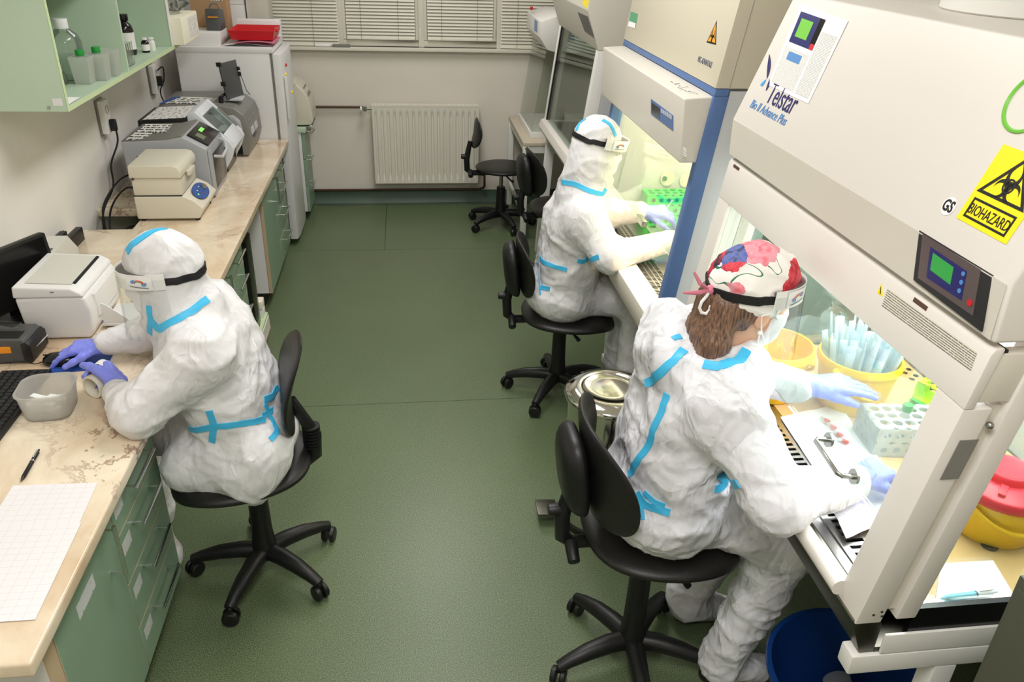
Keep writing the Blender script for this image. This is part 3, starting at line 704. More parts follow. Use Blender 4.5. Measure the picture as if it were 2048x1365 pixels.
# crumpled plastic bag and folded leaflet
def crumple(mb, c, r, seed, sx=1, sy=1, sz=1, amp=.35, n=22):
    rnd = Vector((seed*3.1, seed*1.7, seed*.9))
    def fn(u, v):
        a, b = u*2*math.pi, v*math.pi
        d = Vector((math.sin(b)*math.cos(a), math.sin(b)*math.sin(a), -math.cos(b)))
        k = 1+amp*(abs(noise.noise(d*2.3+rnd))*1.6-.4)+amp*.4*noise.noise(d*6+rnd)
        return Vector(c)+Vector((d.x*sx, d.y*sy, max(d.z, -.6)*sz))*r*k
    mb.grid(fn, n, 14, True); return mb
tag(crumple(MB(), (-1.40, 3.33, ZS+.30), .06, 3, 1, 1.4, 1.2).build('plastic_bag', 'bag', None, at=(-1.40, 3.33, ZS+.2), ang=25), 'crumpled clear plastic bag hanging at the top of the shelf', 'bag')
t = thing('leaflet', 'folded white leaflet with a red mark at the shelf edge', 'paper', (-1.245, 3.17, ZS))
MB().slab([(-1.27, 3.125, ZS+.001), (-1.202, 3.125, ZS+.003), (-1.205, 3.25, ZS+.004), (-1.25, 3.22, ZS+.01)], .0008).build('sheet', 'paper', t)
MB().slab([(-1.27, 3.13, ZS+.004), (-1.235, 3.13, ZS+.006), (-1.243, 3.165, ZS+.012), (-1.262, 3.16, ZS+.012)], .0008).build('red_mark', 'red', t)
# styrofoam box with bags at the end of the shelf
t = thing('styrofoam_box', 'cream styrofoam box at the far end of the wall shelf', 'box', (-1.26, 4.84, ZS))
MB().box(-1.46, -1.145, 4.66, 5.03, ZS, 1.535).build('body', 'styro', t, bevel=.006)
sheet('print', [(-1.145, 4.80, 1.42), (-1.145, 5.0, 1.42), (-1.145, 5.0, 1.52), (-1.145, 4.80, 1.52)], 'print_form', t, nrm=(1, 0, 0))
tag(crumple(MB(), (-1.26, 4.86, 1.60), .105, 5, 1.0, 1.1, .75).build('plastic_bag', 'bag', None, at=(-1.26, 4.86, 1.535), ang=25), 'crumpled clear plastic bag lying in the styrofoam box', 'bag')

# ================================================================== refrigerator and what stands on it
t = thing('refrigerator', 'white refrigerator at the far end of the left worktop', 'refrigerator', (-1.05, 5.57, 0))
MB().box(-1.37, -.815, 5.325, 5.83, .03, 1.285).build('body', 'fridge_white', t, bevel=.008)
MB().box(-1.37, -.795, 5.322, 5.833, 1.265, 1.30).build('top_cover', 'fridge_white', t, bevel=.006)
MB().box(-.815, -.80, 5.335, 5.82, .05, 1.26).build('door_gasket', 'mid_gray', t)
d = MB().prism([(-.80, 5.325), (-.752, 5.325), (-.742, 5.40), (-.740, 5.575), (-.742, 5.75), (-.752, 5.83), (-.80, 5.83)], 'z', .05, 1.262).build('door', 'fridge_white', t, bevel=.006)
MB().box(-.742, -.726, 5.345, 5.362, .86, 1.13).build('handle', 'fridge_white', d, bevel=.004)
for (y, z, c) in ((5.45, 1.18, 'red'), (5.40, 1.13, 'yellow_sign'), (5.62, .98, 'yellow_sign')):
    MB().cyl((-.742, y, z), (-.732, y, z), .009, n=12).build('magnet', c, d)
MB().box(-1.3, -.83, 5.36, 5.8, 0, .03).build('foot', 'black_matte', t)
FT = 1.30
tag(MB().box(-1.35, -1.11, 5.36, 5.63, FT, FT+.075).build('glove_carton', 'print_box', None, bevel=.003, at=(-1.2, 5.5, FT)), 'flat white and blue carton on the refrigerator under the styrofoam box', 'box')
t = thing('paper_sheets', 'loose curling paper sheets under the red tray', 'paper', (-.95, 5.5, FT))
def curl(u, v): return (-1.10+u*.29, 5.36+v*.36, FT+.002+.014*abs(math.sin(u*3.3))*(1-v)+.006*v)
MB().grid(curl, 14, 8).build('sheet', 'paper', t, solid=.0006)
def curl2(u, v): return (-1.02+u*.24, 5.345+v*.32, FT+.02+.01*math.sin(u*3))
MB().grid(curl2, 10, 6).build('sheet', 'pink_print', t, solid=.0006)
t = thing('letter_tray', 'red plastic letter tray on the refrigerator', 'tray', (-.95, 5.56, FT+.03))
def tray(mb, x0, x1, y0, y1, z0, z1, th=.003, fl=.015):
    for (q) in (((x0, y0), (x1, y0)), ((x1, y0), (x1, y1)), ((x1, y1), (x0, y1)), ((x0, y1), (x0, y0))):
        (ax, ay), (bx, by) = q
        cx, cy = (x0+x1)/2, (y0+y1)/2
        s = lambda x, c: x+math.copysign(fl, x-c)
        mb.slab([(ax, ay, z0), (bx, by, z0), (s(bx, cx), s(by, cy), z1), (s(ax, cx), s(ay, cy), z1)], th)
    mb.box(x0, x1, y0, y1, z0, z0+th); return mb
tray(MB(), -1.04, -.80, 5.40, 5.68, FT+.035, FT+.09).build('body', 'red', t)
MB().box(-.80, -.775, 5.50, 5.62, FT+.07, FT+.088).build('front_lip', 'red', t, bevel=.003)
tag(MB().box(-1.06, -.79, 5.71, 5.80, FT+.0, FT+.115).build('white_box', 'paper', None, bevel=.003, at=(-.92, 5.75, FT)), 'long white box standing behind the red tray', 'box')
t = thing('tool_case', 'dark grey case with an orange stripe on the refrigerator', 'case', (-1.15, 5.55, FT+.0755))
MB().prism([(5.47, FT+.0755), (5.62, FT+.0755), (5.60, FT+.19), (5.49, FT+.2)], 'x', -1.20, -1.11).build('body', 'dark_gray', t, bevel=.008)
MB().box(-1.185, -1.125, 5.475, 5.482, FT+.15, FT+.157).build('stripe', 'orange', t)
MB().tube([(-1.19, 5.55, FT+.19), (-1.17, 5.55, FT+.225), (-1.13, 5.55, FT+.225), (-1.115, 5.55, FT+.19)], .006, 6).build('handle', 'mid_gray', t)
t = thing('cardboard_box', 'brown cardboard box with a white shipping label', 'box', (-1.25, 5.62, FT+.23))
MB().box(-1.32, -1.10, 5.66, 5.79, FT+.0, FT+.40).build('body', 'cardboard', t, bevel=.003)
sheet('shipping_label', [(-1.19, 5.66, FT+.23), (-1.12, 5.66, FT+.23), (-1.12, 5.66, FT+.36), (-1.19, 5.66, FT+.36)], 'print_label', t, nrm=(0, -1, 0))
# cartons in the far corner behind the refrigerator
for i, (x0, x1, z0, z1, y0, lb) in enumerate([(-1.47, -1.27, 0, 1.55, 5.95, 'tall grey-white carton in the corner behind the cardboard box'), (-1.262, -1.045, 0, 1.485, 5.93, 'white carton standing in the corner left of the blinds'), (-1.262, -1.045, 1.487, 1.75, 5.95, 'small white carton stacked on top of the corner carton'), (-1.025, -.885, 1.29, 1.75, 5.86, 'light grey carton in front of the left blind')]):
    if i == 3: z0 = 0; x0, x1 = -1.03, -.89
    if i == 3: continue
    t = thing('carton', lb, 'box', ((x0+x1)/2, y0+.1, z0), group='cartons in the far left corner')
    MB().box(x0, x1, y0, y0+.2, z0, z1).build('body', 'white_board', t, bevel=.003)
t = thing('wall_cabinet', 'light grey narrow cabinet beside the left blind', 'cabinet', (-.97, 6.1, 1.24))
MB().box(-1.035, -.895, 5.98, 6.21, 1.31, 1.9).build('body', 'gray_cream', t, bevel=.004)
MB().box(-1.037, -.893, 5.975, 6.212, 1.29, 1.312).build('rail', 'white_board', t, bevel=.003)
# pedestal with a beige bench device
t = thing('pedestal', 'white drawer pedestal with green fronts on casters beside the refrigerator', 'cabinet', (-.9, 6.0, 0))
MB().box(-1.03, -.735, 5.85, 6.20, .07, .655).build('carcass', 'white_board', t, bevel=.002)
MB().box(-1.035, -.70, 5.84, 6.205, .657, .69).build('top', 'melamine_pale', t, bevel=.002)
for a, b in ((.07, .265), (.268, .46), (.463, .655)):
    d = MB().box(-.733, -.715, 5.852, 6.198, a, b).build('drawer', 'melamine_green', t, bevel=.001, seg=1)
    bar_handle(d, (-.715, 5.97, b-.03), (-.715, 6.09, b-.03), r=.005, stand=.028)
for y in (5.90, 6.15):
    for x in (-.78, -.98): MB().cyl((x, y-.012, .028), (x, y+.012, .028), .028).box(x-.014, x+.014, y-.015, y+.015, .045, .07).build('caster', 'rubber', t)
t = thing('bench_centrifuge', 'beige bench centrifuge with curved lid on the drawer pedestal', 'device', (-.86, 6.02, .69))
prof = [(-1.03, .70), (-.66, .70), (-.645, .73), (-.65, .80), (-.665, .87), (-.69, .93), (-.73, .975), (-.80, 1.005), (-.90, 1.015), (-1.03, 1.015)]
MB().prism(prof, 'y', 5.88, 6.17).build('housing', 'device_cream', t, bevel=.01, seg=3)
MB().prism([(-.80, 1.012), (-.74, .984), (-.78, .955), (-.86, .925), (-1.03, .90), (-1.03, 1.02)], 'y', 5.876, 6.174).build('lid', 'device_cream', t, bevel=.004)
MB().slab([(-.672, 5.95, .885), (-.672, 6.11, .885), (-.705, 6.11, .947), (-.705, 5.95, .947)], .003, (1, 0, .5)).build('control_panel', 'mid_gray', t)
MB().box(-1.01, -.66, 5.90, 6.15, .69, .70).build('foot', 'black_matte', t)
t = thing('power_adapter', 'small chrome clip hanging at the pedestal corner', 'clip', (-.68, 5.90, .66))
MB().tube([(-.69, 5.87, .69), (-.66, 5.87, .70), (-.64, 5.87, .675), (-.66, 5.87, .65), (-.69, 5.87, .66)], .005, 6).build('loop', 'steel', t)
# ================================================================== devices on the left worktop
def xz(x, y, Y): p = hy(x, y, Y); return (p.x, p.z)
# --- cream incubating shaker with blue oval panel
t = thing('bench_shaker', 'cream benchtop device with hinged lid and blue oval control panel', 'device', (-1.1, 3.88, ZC))
y0, y1 = 3.74, 4.04
MB().prism([(-1.248, .752), (-.972, .752), (-.945, .80), (-.985, .84), (-1.03, .862), (-1.248, .862)], 'y', y0, y1).build('base', 'device_cream', t, bevel=.007, seg=3)
MB().box(-1.245, -1.032, y0+.004, y1-.004, .864, .945).build('chamber', 'device_cream', t, bevel=.006)
MB().box(-1.246, -1.034, y0+.002, y1-.002, .859, .865).build('seam', 'gasket', t)
l = MB().prism([(-1.252, .945), (-1.024, .945), (-1.022, .975), (-1.035, .998), (-1.06, 1.006), (-1.25, 1.006)], 'y', y0-.003, y1+.003).build('lid', 'device_cream', t, bevel=.008, seg=3)
MB().box(-1.024, -1.008, 3.84, 3.95, .93, .952).build('latch', 'device_cream', l, bevel=.003)
MB().cyl((-1.235, y0-.006, .945), (-1.235, y0+.0, .945), .006, n=10).build('hinge_pin', 'brown_pipe', l)
# panel on the slanted front
pc = Vector((-1.0, 3.885, .846)); pn = Vector((.48, 0, .877)); px = Vector((0, 1, 0)); py = pn.cross(px)
pn2 = Vector((.45, 0, .55)).normalized(); pu = Vector((0, 1, 0)); pv = pn2.cross(pu).normalized()
pc = Vector((-.984, 3.885, .8425))
mb = MB(); mb.slab([pc+pu*.098*math.cos(a)+pv*.04*math.sin(a) for a in (2*math.pi*i/32 for i in range(32))], .003, pn2); pan = mb.build('control_panel', 'blue_panel', t)
MB().cyl(pc+pu*.055+pn2*.002, pc+pu*.055+pn2*.016, .015, .013).build('dial', 'steel', pan)
for (u, v, c) in ((.0, .008, 'green_dot'), (-.06, -.002, 'led_green'), (-.012, -.016, 'red'), (.02, .018, 'white_plastic'), (-.03, .012, 'white_plastic')):
    MB().cyl(pc+pu*u+pv*v+pn2*.002, pc+pu*u+pv*v+pn2*.005, .006 if c == 'green_dot' else .004, n=10).build('button', c, pan)
for x in (-1.23, -.985):
    for y in (3.765, 4.01): MB().cyl((x, y, ZC), (x, y, .753), .012, n=10).build('foot', 'black_matte', t)
# --- grey cycler with black display
t = thing('thermal_cycler', 'grey benchtop instrument with angled black display and vent slots', 'device', (-1.2, 4.28, ZC))
A, B, Cc, D, E_ = [xz(*q, 4.09) for q in ((241, 284), (329, 281), (363, 274), (413, 299), (416, 372))]
prof = [(A[0]+.01, ZC+.005), A, B, Cc, D, (D[0]+.003, ZC+.005)]
y0, y1 = 4.09, 4.46
MB().prism(prof, 'y', y0, y1).build('housing', 'machine_gray', t, bevel=.008, seg=3)
MB().prism([A, B, Cc, (Cc[0]-.01, Cc[1]+.004), (B[0], B[1]+.004), (A[0]+.005, A[1]+.004)], 'y', y0+.004, y1-.004).build('top_cover', 'machine_top', t)
# display on the slanted face
s0, s1 = Vector((Cc[0], 0, Cc[1])), Vector((D[0], 0, D[1])); sn = Vector((s0.z-s1.z, 0, s1.x-s0.x)).normalized()
f = lambda u, y: s0.lerp(s1, u)+Vector((0, y, 0))
dp = MB().slab([f(.1, y0+.05), f(.98, y0+.05), f(.98, y1-.03), f(.1, y1-.03)], .008, sn).build('display_panel', 'black_gloss', t, bevel=.002)
MB().slab([p+sn*.008 for p in (f(.35, y0+.09), f(.7, y0+.09), f(.7, y0+.15), f(.35, y0+.15))], .001, sn).build('screen', 'lcd_dim', dp)
for i in range(4): MB().slab([p+sn*.008 for p in (f(.3+.0*i, y0+.19+i*.018), f(.45, y0+.19+i*.018), f(.45, y0+.202+i*.018), f(.3, y0+.202+i*.018))], .001, sn).build('digit', 'led_green', dp)
fx = D[0]+.003
MB().box(fx-.004, fx+.006, y0+.06, y1-.02, ZC+.03, D[1]-.05).build('front_door', 'black_gloss', t, bevel=.002)
MB().box(fx-.002, fx+.010, y0, y0+.055, ZC+.01, D[1]-.01).build('front_pillar', 'machine_gray', t, bevel=.005)
MB().tube([(fx, y0+.10, D[1]-.06), (fx+.045, y0+.11, D[1]-.065), (fx+.05, y0+.2, D[1]-.05), (fx+.03, y0+.28, D[1]-.03), (fx, y0+.30, D[1]-.02)], .008, 8).build('door_handle', 'light_gray', t)
for c in range(3):
    for r in range(3):
        for k in range(5):
            x = A[0]+.06+c*.043; z = A[1]-.07-r*.034-k*.0062
            o = MB().box(x, x+.034, y0-.0012, y0+.001, z-.0035, z).build('vent_slot', 'black_matte', t)
def pile(label, quads, mt, name='printed_sheet', cat='paper'):
    t_ = thing(name, label, cat, tuple(sum((Vector(q) for q in quads[0]), Vector())/4))
    for q in quads: sheet('sheet', q, mt, t_, nrm=(0, 0, 1), off=.0005)
    return t_
zt = A[1]+.006
pile('printed photo sheets lying on the grey instrument', [[(A[0]+.02, y0+.015, zt), (A[0]+.14, y0+.005, zt), (A[0]+.165, y0+.19, zt), (A[0]+.03, y0+.2, zt+.004)], [(A[0]+.04, y0+.15, zt+.005), (A[0]+.175, y0+.15, zt+.003), (A[0]+.165, y0+.33, zt+.003), (A[0]+.03, y0+.33, zt+.005)]], 'print_photos')
# --- instrument with white hood and clear window
t = thing('hooded_instrument', 'black and white instrument with a sloping clear-window hood', 'device', (-1.2, 4.68, ZC))
y0, y1 = 4.50, 4.86
MB().prism([(-1.41, ZC+.005), (-1.41, 1.035), (-1.13, 1.05), (-1.05, .96), (-1.03, ZC+.005)], 'y', y0+.01, y1-.01).build('body', 'black_plastic', t, bevel=.004)
def hood(Y0, Y1): return [(-1.15, 1.02), (-1.15, 1.075), (-1.11, 1.085), (-.945, .915), (-.932, .88), (-.95, .83), (-.985, .775), (-.995, ZC+.004), (-1.02, ZC+.004), (-1.01, .79), (-.98, .85), (-.975, .89), (-1.11, 1.02)]
MB().prism(hood(0, 0), 'y', y0, y0+.045).build('hood_side', 'device_white', t, bevel=.004)
MB().prism(hood(0, 0), 'y', y1-.045, y1).build('hood_side', 'device_white', t, bevel=.004)
MB().prism([(-1.15, 1.02), (-1.15, 1.075), (-1.11, 1.085), (-1.08, 1.054), (-1.10, 1.02)], 'y', y0+.045, y1-.045).build('hood_top', 'device_white', t, bevel=.003)
MB().prism([(-.985, .957), (-.945, .915), (-.932, .88), (-.95, .86), (-.985, .90)], 'y', y0+.045, y1-.045).build('hood_nose', 'device_white', t, bevel=.003)
MB().slab([(-1.08, y0+.04, 1.05), (-.983, y0+.04, .95), (-.983, y1-.04, .95), (-1.08, y1-.04, 1.05)], .003, (1, 0, 1)).build('window', 'sash_glass', t)
MB().slab([(-1.06, y1-.04, 1.036), (-.965, y1-.04, .937), (-.965, y1-.008, .937), (-1.06, y1-.008, 1.036)], .003, (1, 0, 1)).build('control_strip', 'mid_gray', t)
MB().box(-1.01, -.985, y0+.05, y1-.05, ZC+.01, .88).build('lower_front', 'black_gloss', t)
for i in range(6): MB().box(-1.04, -1.0, y0+.10+i*.03, y0+.115+i*.03, .93, .955).build('tube_holder', 'light_gray', t)
pile('white printed form taped to the hooded instrument', [[(-1.385, y0+.02, 1.0375), (-1.165, y0+.02, 1.049), (-1.165, y1-.02, 1.049), (-1.385, y1-.02, 1.0375)]], 'print_form')
# --- large dark grey analyser
t = thing('analyser', 'large dark grey analyser with rounded front next to the refrigerator', 'device', (-1.2, 5.09, ZC))
y0, y1 = 4.89, 5.30
prof = [(-1.42, ZC+.005), (-1.42, 1.02), (-1.35, 1.04), (-1.06, 1.04), (-.98, 1.025), (-.93, .985), (-.91, .92), (-.905, .82), (-.93, ZC+.005)]
MB().prism(prof, 'y', y0, y1).build('housing', 'mid_gray', t, bevel=.01, seg=3, ang=50)
MB().prism([(-1.40, 1.038), (-1.35, 1.043), (-1.06, 1.043), (-.98, 1.028), (-.93, .988), (-.91, .93), (-.93, .93), (-1.0, 1.0), (-1.40, 1.0)], 'y', y0+.012, y1+.0).build('top_cover', 'machine_top', t, bevel=.004, ang=50)
MB().prism([(-1.06, .98), (-.99, .985), (-.955, .955), (-.945, .90), (-.97, .90), (-.98, .94), (-1.0, .955), (-1.06, .955)], 'y', y0-.006, y0+.02).build('intake_frame', 'light_gray', t, bevel=.004)
MB().box(-1.06, -.97, y0-.003, y0+.002, .86, .955).build('intake', 'black_matte', t)
MB().box(-1.02, -.96, y0-.003, y0+.002, ZC+.012, .82).build('lower_slot', 'black_gloss', t)
for (a, b) in ((.05, .15), (.18, .27)):
    fr = lambda u, y: Vector((-.906+(.90-u)*.05, y, u))
    MB().slab([(-.9065, y0+a, .86), (-.9065, y0+b, .86), (-.918, y0+b, .945), (-.918, y0+a, .945)], .003, (1, 0, .1)).build('front_window', 'light_gray', t)
MB().box(-.909, -.900, y0+.09, y0+.19, .835, .850).build('handle', 'dark_gray', t, bevel=.003)
pile('sheet of small photographs with a blue edge on the analyser', [[(-1.37, y0+.03, 1.0435), (-1.12, y0+.02, 1.0435), (-1.10, y0+.19, 1.0435), (-1.32, y0+.22, 1.0435)]], 'print_photos')
MB().slab([(-1.40, y0+.02, 1.0425), (-1.375, y0+.02, 1.0435), (-1.325, y0+.22, 1.0435), (-1.37, y0+.22, 1.0425)], .001, (0, 0, 1)).build('blue_corner', 'blue_panel', t)
t = thing('tablet', 'grey tablet standing in a holder on the dark analyser', 'tablet', (-1.0, 5.07, 1.043))
a, b = Vector((-1.03, 4.965, 1.055)), Vector((-.965, 5.13, 1.055)); up = Vector((-.02, -.01, .205)); n_ = Vector((.9, -.4, .05)).normalized()
MB().slab([a, b, b+up, a+up], .006, n_).build('shell', 'dark_gray', t, bevel=.002)
MB().slab([a-n_*.001+up*.03, b-n_*.001+up*.03, b-n_*.001+up*.97, a-n_*.001+up*.97], -.001, n_).build('screen', 'black_gloss', t)
for (p, s) in ((a+up*.98, .012), (a+up*.45, .012), (b+up*.6, .012), (b+up*.75, .010)):
    MB().obox(p+n_*.003, n_, (b-a).normalized(), up.normalized(), .012, .01, s).build('clamp', 'black_plastic', t, bevel=.002)
MB().box(-1.05, -.95, 4.99, 5.10, 1.044, 1.056).build('foot', 'light_gray', t, bevel=.003)
MB().cyl((-1.06, 4.95, 1.043), (-1.06, 4.95, 1.075), .014).cyl((-1.06, 4.95, 1.075), (-1.035, 4.99, 1.09), .008).build('joint', 'black_plastic', t)
MB().tube([b+up*.7, b+up*.45+Vector((.012, .02, 0)), b+up*.1+Vector((.02, .03, 0)), b+Vector((.03, .06, -.01))], .002, 5).build('charging_cable', 'black_matte', t)

# --- wall sockets, plugs and cables
def socket(label, yc, zc, h=.16, w_=.085):
    t_ = thing('wall_socket', label, 'socket', (XL, yc, zc), group='wall sockets')
    MB().box(XL+.001, XL+.038, yc-w_/2, yc+w_/2, zc-h/2, zc+h/2).build('box', 'white_plastic', t_, bevel=.008)
    MB().box(XL+.0, XL+.012, yc-w_/2-.006, yc+w_/2+.006, zc-h/2-.006, zc+h/2+.006).build('back_plate', 'mid_gray', t_, bevel=.004)
    for dz in (-.035, .035): MB().lathe([(.019, .0), (.021, .003), (.017, .003)], 16, (XL+.0375, yc, zc+dz), (1, 0, 0)).build('outlet', 'light_gray', t_)
    return t_
socket('white double wall socket under the near part of the wall shelf', 4.22, 1.12)
socket('white double wall socket near the refrigerator', 5.14, 1.14)
def cable(label, pts, r=.004, plug=None, name='power_cable'):
    t_ = thing(name, label, 'cable', tuple(pts[-1]))
    # smooth by subdividing
    P = [Vector(p) for p in pts]; Q = []
    for i in range(len(P)-1):
        p0, p1, p2, p3 = P[max(i-1, 0)], P[i], P[i+1], P[min(i+2, len(P)-1)]
        for k in range(6):
            u = k/6; Q.append(.5*((2*p1)+(p2-p0)*u+(2*p0-5*p1+4*p2-p3)*u*u+(3*p1-p0-3*p2+p3)*u**3))
    Q.append(P[-1]); MB().tube(Q, r, 6).build('cord', 'black_matte', t_)
    if plug: MB().box(plug[0], plug[0]+.032, plug[1]-.012, plug[1]+.012, plug[2]-.05, plug[2]+.008).build('plug', 'black_plastic', t_, bevel=.008, seg=3)
    return t_
cable('black power cable from the near wall socket down behind the worktop', [(-1.44, 4.24, 1.09), (-1.43, 4.22, 1.0), (-1.46, 4.15, .9), (-1.455, 4.10, .8), (-1.44, 3.84, .72), (-1.42, 3.80, .45)], .0045, (XL+.038, 4.22, 1.10))
cable('black cable looping out of the wall socket near the refrigerator', [(-1.44, 5.14, 1.19), (-1.42, 5.19, 1.20), (-1.43, 5.20, 1.12), (-1.45, 5.16, 1.06), (-1.43, 5.17, .96), (-1.45, 5.31, .86), (-1.45, 5.31, .80)], .004, (XL+.038, 5.14, 1.15))
cable('black cable curling through the gap at the back of the worktop', [(-1.37, 4.2, .84), (-1.40, 4.05, .85), (-1.44, 3.9, .78), (-1.43, 3.82, .70), (-1.42, 3.78, .4)], .0045)
cable('dark cable beside the shaker dropping behind the worktop', [(-1.26, 3.97, .80), (-1.36, 4.02, .82), (-1.41, 3.90, .76), (-1.39, 3.76, .66), (-1.38, 3.74, .4)], .0045)
cable('dark cable lying across the gap at the back of the worktop', [(-1.26, 3.9, .66), (-1.32, 3.8, .69), (-1.38, 3.77, .6), (-1.38, 3.7, .4)], .005)

# ================================================================== near desk area
# --- laser printer
t = thing('laser_printer', 'white laser printer on the worktop in front of the seated person', 'printer', (-1.16, 2.7, ZC))
x0, x1, y0, y1 = -1.283, -1.055, 2.55, 2.85
MB().prism([(x0+.012, ZC+.004), (x1-.022, ZC+.004), (x1-.006, ZC+.03), (x1, ZC+.1), (x1-.012, .895), (x0-.002, .895)], 'y', y0, y1).build('body', 'printer_white', t, bevel=.012, seg=3)
MB().prism([(x0-.004, .896), (x1-.014, .896), (x1-.02, .91), (x1-.05, .928), (x0+.0, .938)], 'y', y0-.003, y1+.003).build('top_cover', 'printer_white', t, bevel=.008, seg=3)
MB().slab([(x0+.03, y0+.03, .9375), (x1-.055, y0+.03, .9295), (x1-.055, y1-.02, .9295), (x0+.03, y1-.02, .9375)], .002, (0, 0, 1)).build('output_tray', 'printer_top', t)
MB().slab([(x1-.054, y0+.04, .928), (x1-.046, y0+.04, .926), (x1-.046, y1-.02, .926), (x1-.054, y1-.02, .928)], .0035, (0, 0, 1)).build('paper_slot', 'black_matte', t)
MB().box(x1-.012, x1+.003, y0+.05, y1-.03, .80, .885).build('front_door', 'printer_white', t, bevel=.004)
MB().box(x1-.004, x1+.10, y0+.07, y1-.06, .752, .762).build('paper_tray', 'printer_white', t, bevel=.003)
MB().slab([(x1, y0+.075, .763), (x1+.095, y0+.075, .763), (x1+.02, y0+.075, .83), (x1-.002, y0+.075, .84)], .004, (0, 1, 0)).build('tray_side', 'printer_white', t)
MB().box(x0+.012, x0+.05, y0-.0015, y0+.001, .845, .885).build('side_hatch', 'printer_white', t)
MB().box(x0+.115, x0+.127, y0-.004, y0-.002, .915, .9195).build('button', 'mid_gray', t)
MB().box(x0+.02, x1-.03, y0+.02, y1-.02, ZC, ZC+.005).build('foot', 'black_matte', t)
# --- label printer
t = thing('label_printer', 'dark grey label printer with an orange button and a label coming out', 'printer', (-1.3, 2.44, ZC))
x0, x1, y0, y1 = -1.45, -1.195, 2.39, 2.51
MB().prism([(x0, ZC), (x1-.014, ZC), (x1-.006, ZC+.012), (x1-.006, .80), (x1-.02, .825), (x0, .832)], 'y', y0, y1).build('body', 'dark_gray', t, bevel=.007, seg=3)
MB().prism([(x1-.008, ZC+.004), (x1, ZC+.012), (x1, .803), (x1-.012, .815), (x1-.03, .81), (x1-.03, ZC+.004)], 'y', y0-.002, y1+.002).build('front', 'black_plastic', t, bevel=.004)
sheet('label_strip', [(x1+.001, y0+.035, .782), (x1+.001, y0+.085, .782), (x1+.022, y0+.085, .80), (x1+.022, y0+.035, .80)], 'paper', t, nrm=(1, 0, 1), th=.001)
MB().box(x0+.155, x0+.195, y0-.003, y0+.002, .78, .803).build('button', 'orange', t, bevel=.002)
MB().slab([(x0+.12, y0+.012, .829), (x1-.035, y0+.012, .8265), (x1-.035, y0+.06, .8265), (x0+.12, y0+.06, .829)], .001, (0, 0, 1)).build('top_plate', 'black_plastic', t)
MB().slab([(x0, y0+.07, .835), (x1-.06, y0+.07, .831), (x1-.06, y1-.01, .831), (x0, y1-.01, .86)], .004, (0, 0, 1)).build('cover', 'acrylic', t)
# --- monitor at the wall
t = thing('monitor', 'black computer monitor turned toward the seated person', 'monitor', (-1.38, 2.72, ZC), )
a, b = Vector((-1.30, 2.90, .785)), Vector((-1.475, 2.53, .785)); up = Vector((-.015, 0, .215)); d_ = (b-a).normalized(); n_ = d_.cross(up).normalized()
if n_.x < 0: n_ = -n_
MB().slab([a, b, b+up, a+up], .03, n_).build('housing', 'black_plastic', t, bevel=.006)
MB().slab([a+d_*.015+up*.06+n_*.03, b-d_*.0+up*.06+n_*.03, b+up*.95+n_*.03, a+d_*.015+up*.95+n_*.03], .001, n_).build('screen', 'black_gloss', t)
c = (a+b)/2
MB().cyl((c.x-.0, c.y+.03, ZC), (c.x, c.y+.03, ZC+.012), .08, n=20).cyl((c.x, c.y+.03, ZC+.01), (c.x, c.y+.03, ZC+.06), .02).build('stand', 'black_plastic', t)
t = thing('document_scanner', 'off-white flat scanner with dark slot on the worktop at the left wall', 'scanner', (-1.40, 3.1, ZC))
MB().prism([(2.95, ZC), (3.27, ZC), (3.27, .80), (3.20, .875), (2.95, .855)], 'x', XL+.01, -1.345).build('body', 'printer_top', t, bevel=.006)
MB().slab([(XL+.02, 2.99, .858), (-1.36, 2.99, .858), (-1.36, 3.08, .866), (XL+.02, 3.08, .866)], .002, (0, -.1, 1)).build('slot', 'dark_gray', t)
for i, (xx, lb) in enumerate(((-1.472, 'black perforated plastic strip closest to the left wall'), (-1.425, 'black perforated plastic strip with a squared end behind the laser printer'))):
    t = thing('perforated_strip', lb, 'strip', (xx, 3.33, ZC))
    ya, yb = 3.28, (3.47 if i == 0 else 3.52)
    MB().box(xx-.014, xx+.014, ya, yb, ZC, ZC+.058).build('body', 'black_plastic', t, bevel=.003)
    for k in range(12 if i == 0 else 14): MB().cyl((xx, ya+.012+k*.016, ZC+.058), (xx, ya+.012+k*.016, ZC+.0592), .003, n=6).build('hole', 'dark_gray', t)
# --- keyboard, mouse, pad
t = thing('keyboard', 'black computer keyboard at the left edge of the worktop', 'keyboard', (-1.18, 2.12, ZC))
kx0, kx1, ky0, ky1 = -1.265, -1.12, 1.90, 2.325
MB().box(kx0, kx1, ky0, ky1, ZC, ZC+.015).build('case', 'black_plastic', t, bevel=.004)
key = None
for r in range(6):
    for c_ in range(21):
        x = kx0+.014+r*.0225; y = ky0+.014+c_*.0195
        if key is None: key = MB().prism([(x-.0085, ZC+.015), (x+.0085, ZC+.015), (x+.007, ZC+.021), (x-.007, ZC+.021)], 'y', y-.0082, y+.0082).build('key', 'rubber', t, smooth=False); k0 = (x, y)
        else:
            o = key.copy(); COL.objects.link(o); o.parent = t; o.location = (x-k0[0], y-k0[1], 0)
tag(sheet('mouse_pad', [(-1.135, 2.318, ZC), (-.965, 2.335, ZC), (-.975, 2.47, ZC), (-1.14, 2.455, ZC)], 'mouse_pad', None, th=.003, off=.0, nrm=(0, 0, 1), at=(-1.05, 2.39, ZC)), 'dark blue mouse pad with white lettering under the gloved hand', 'mouse pad')
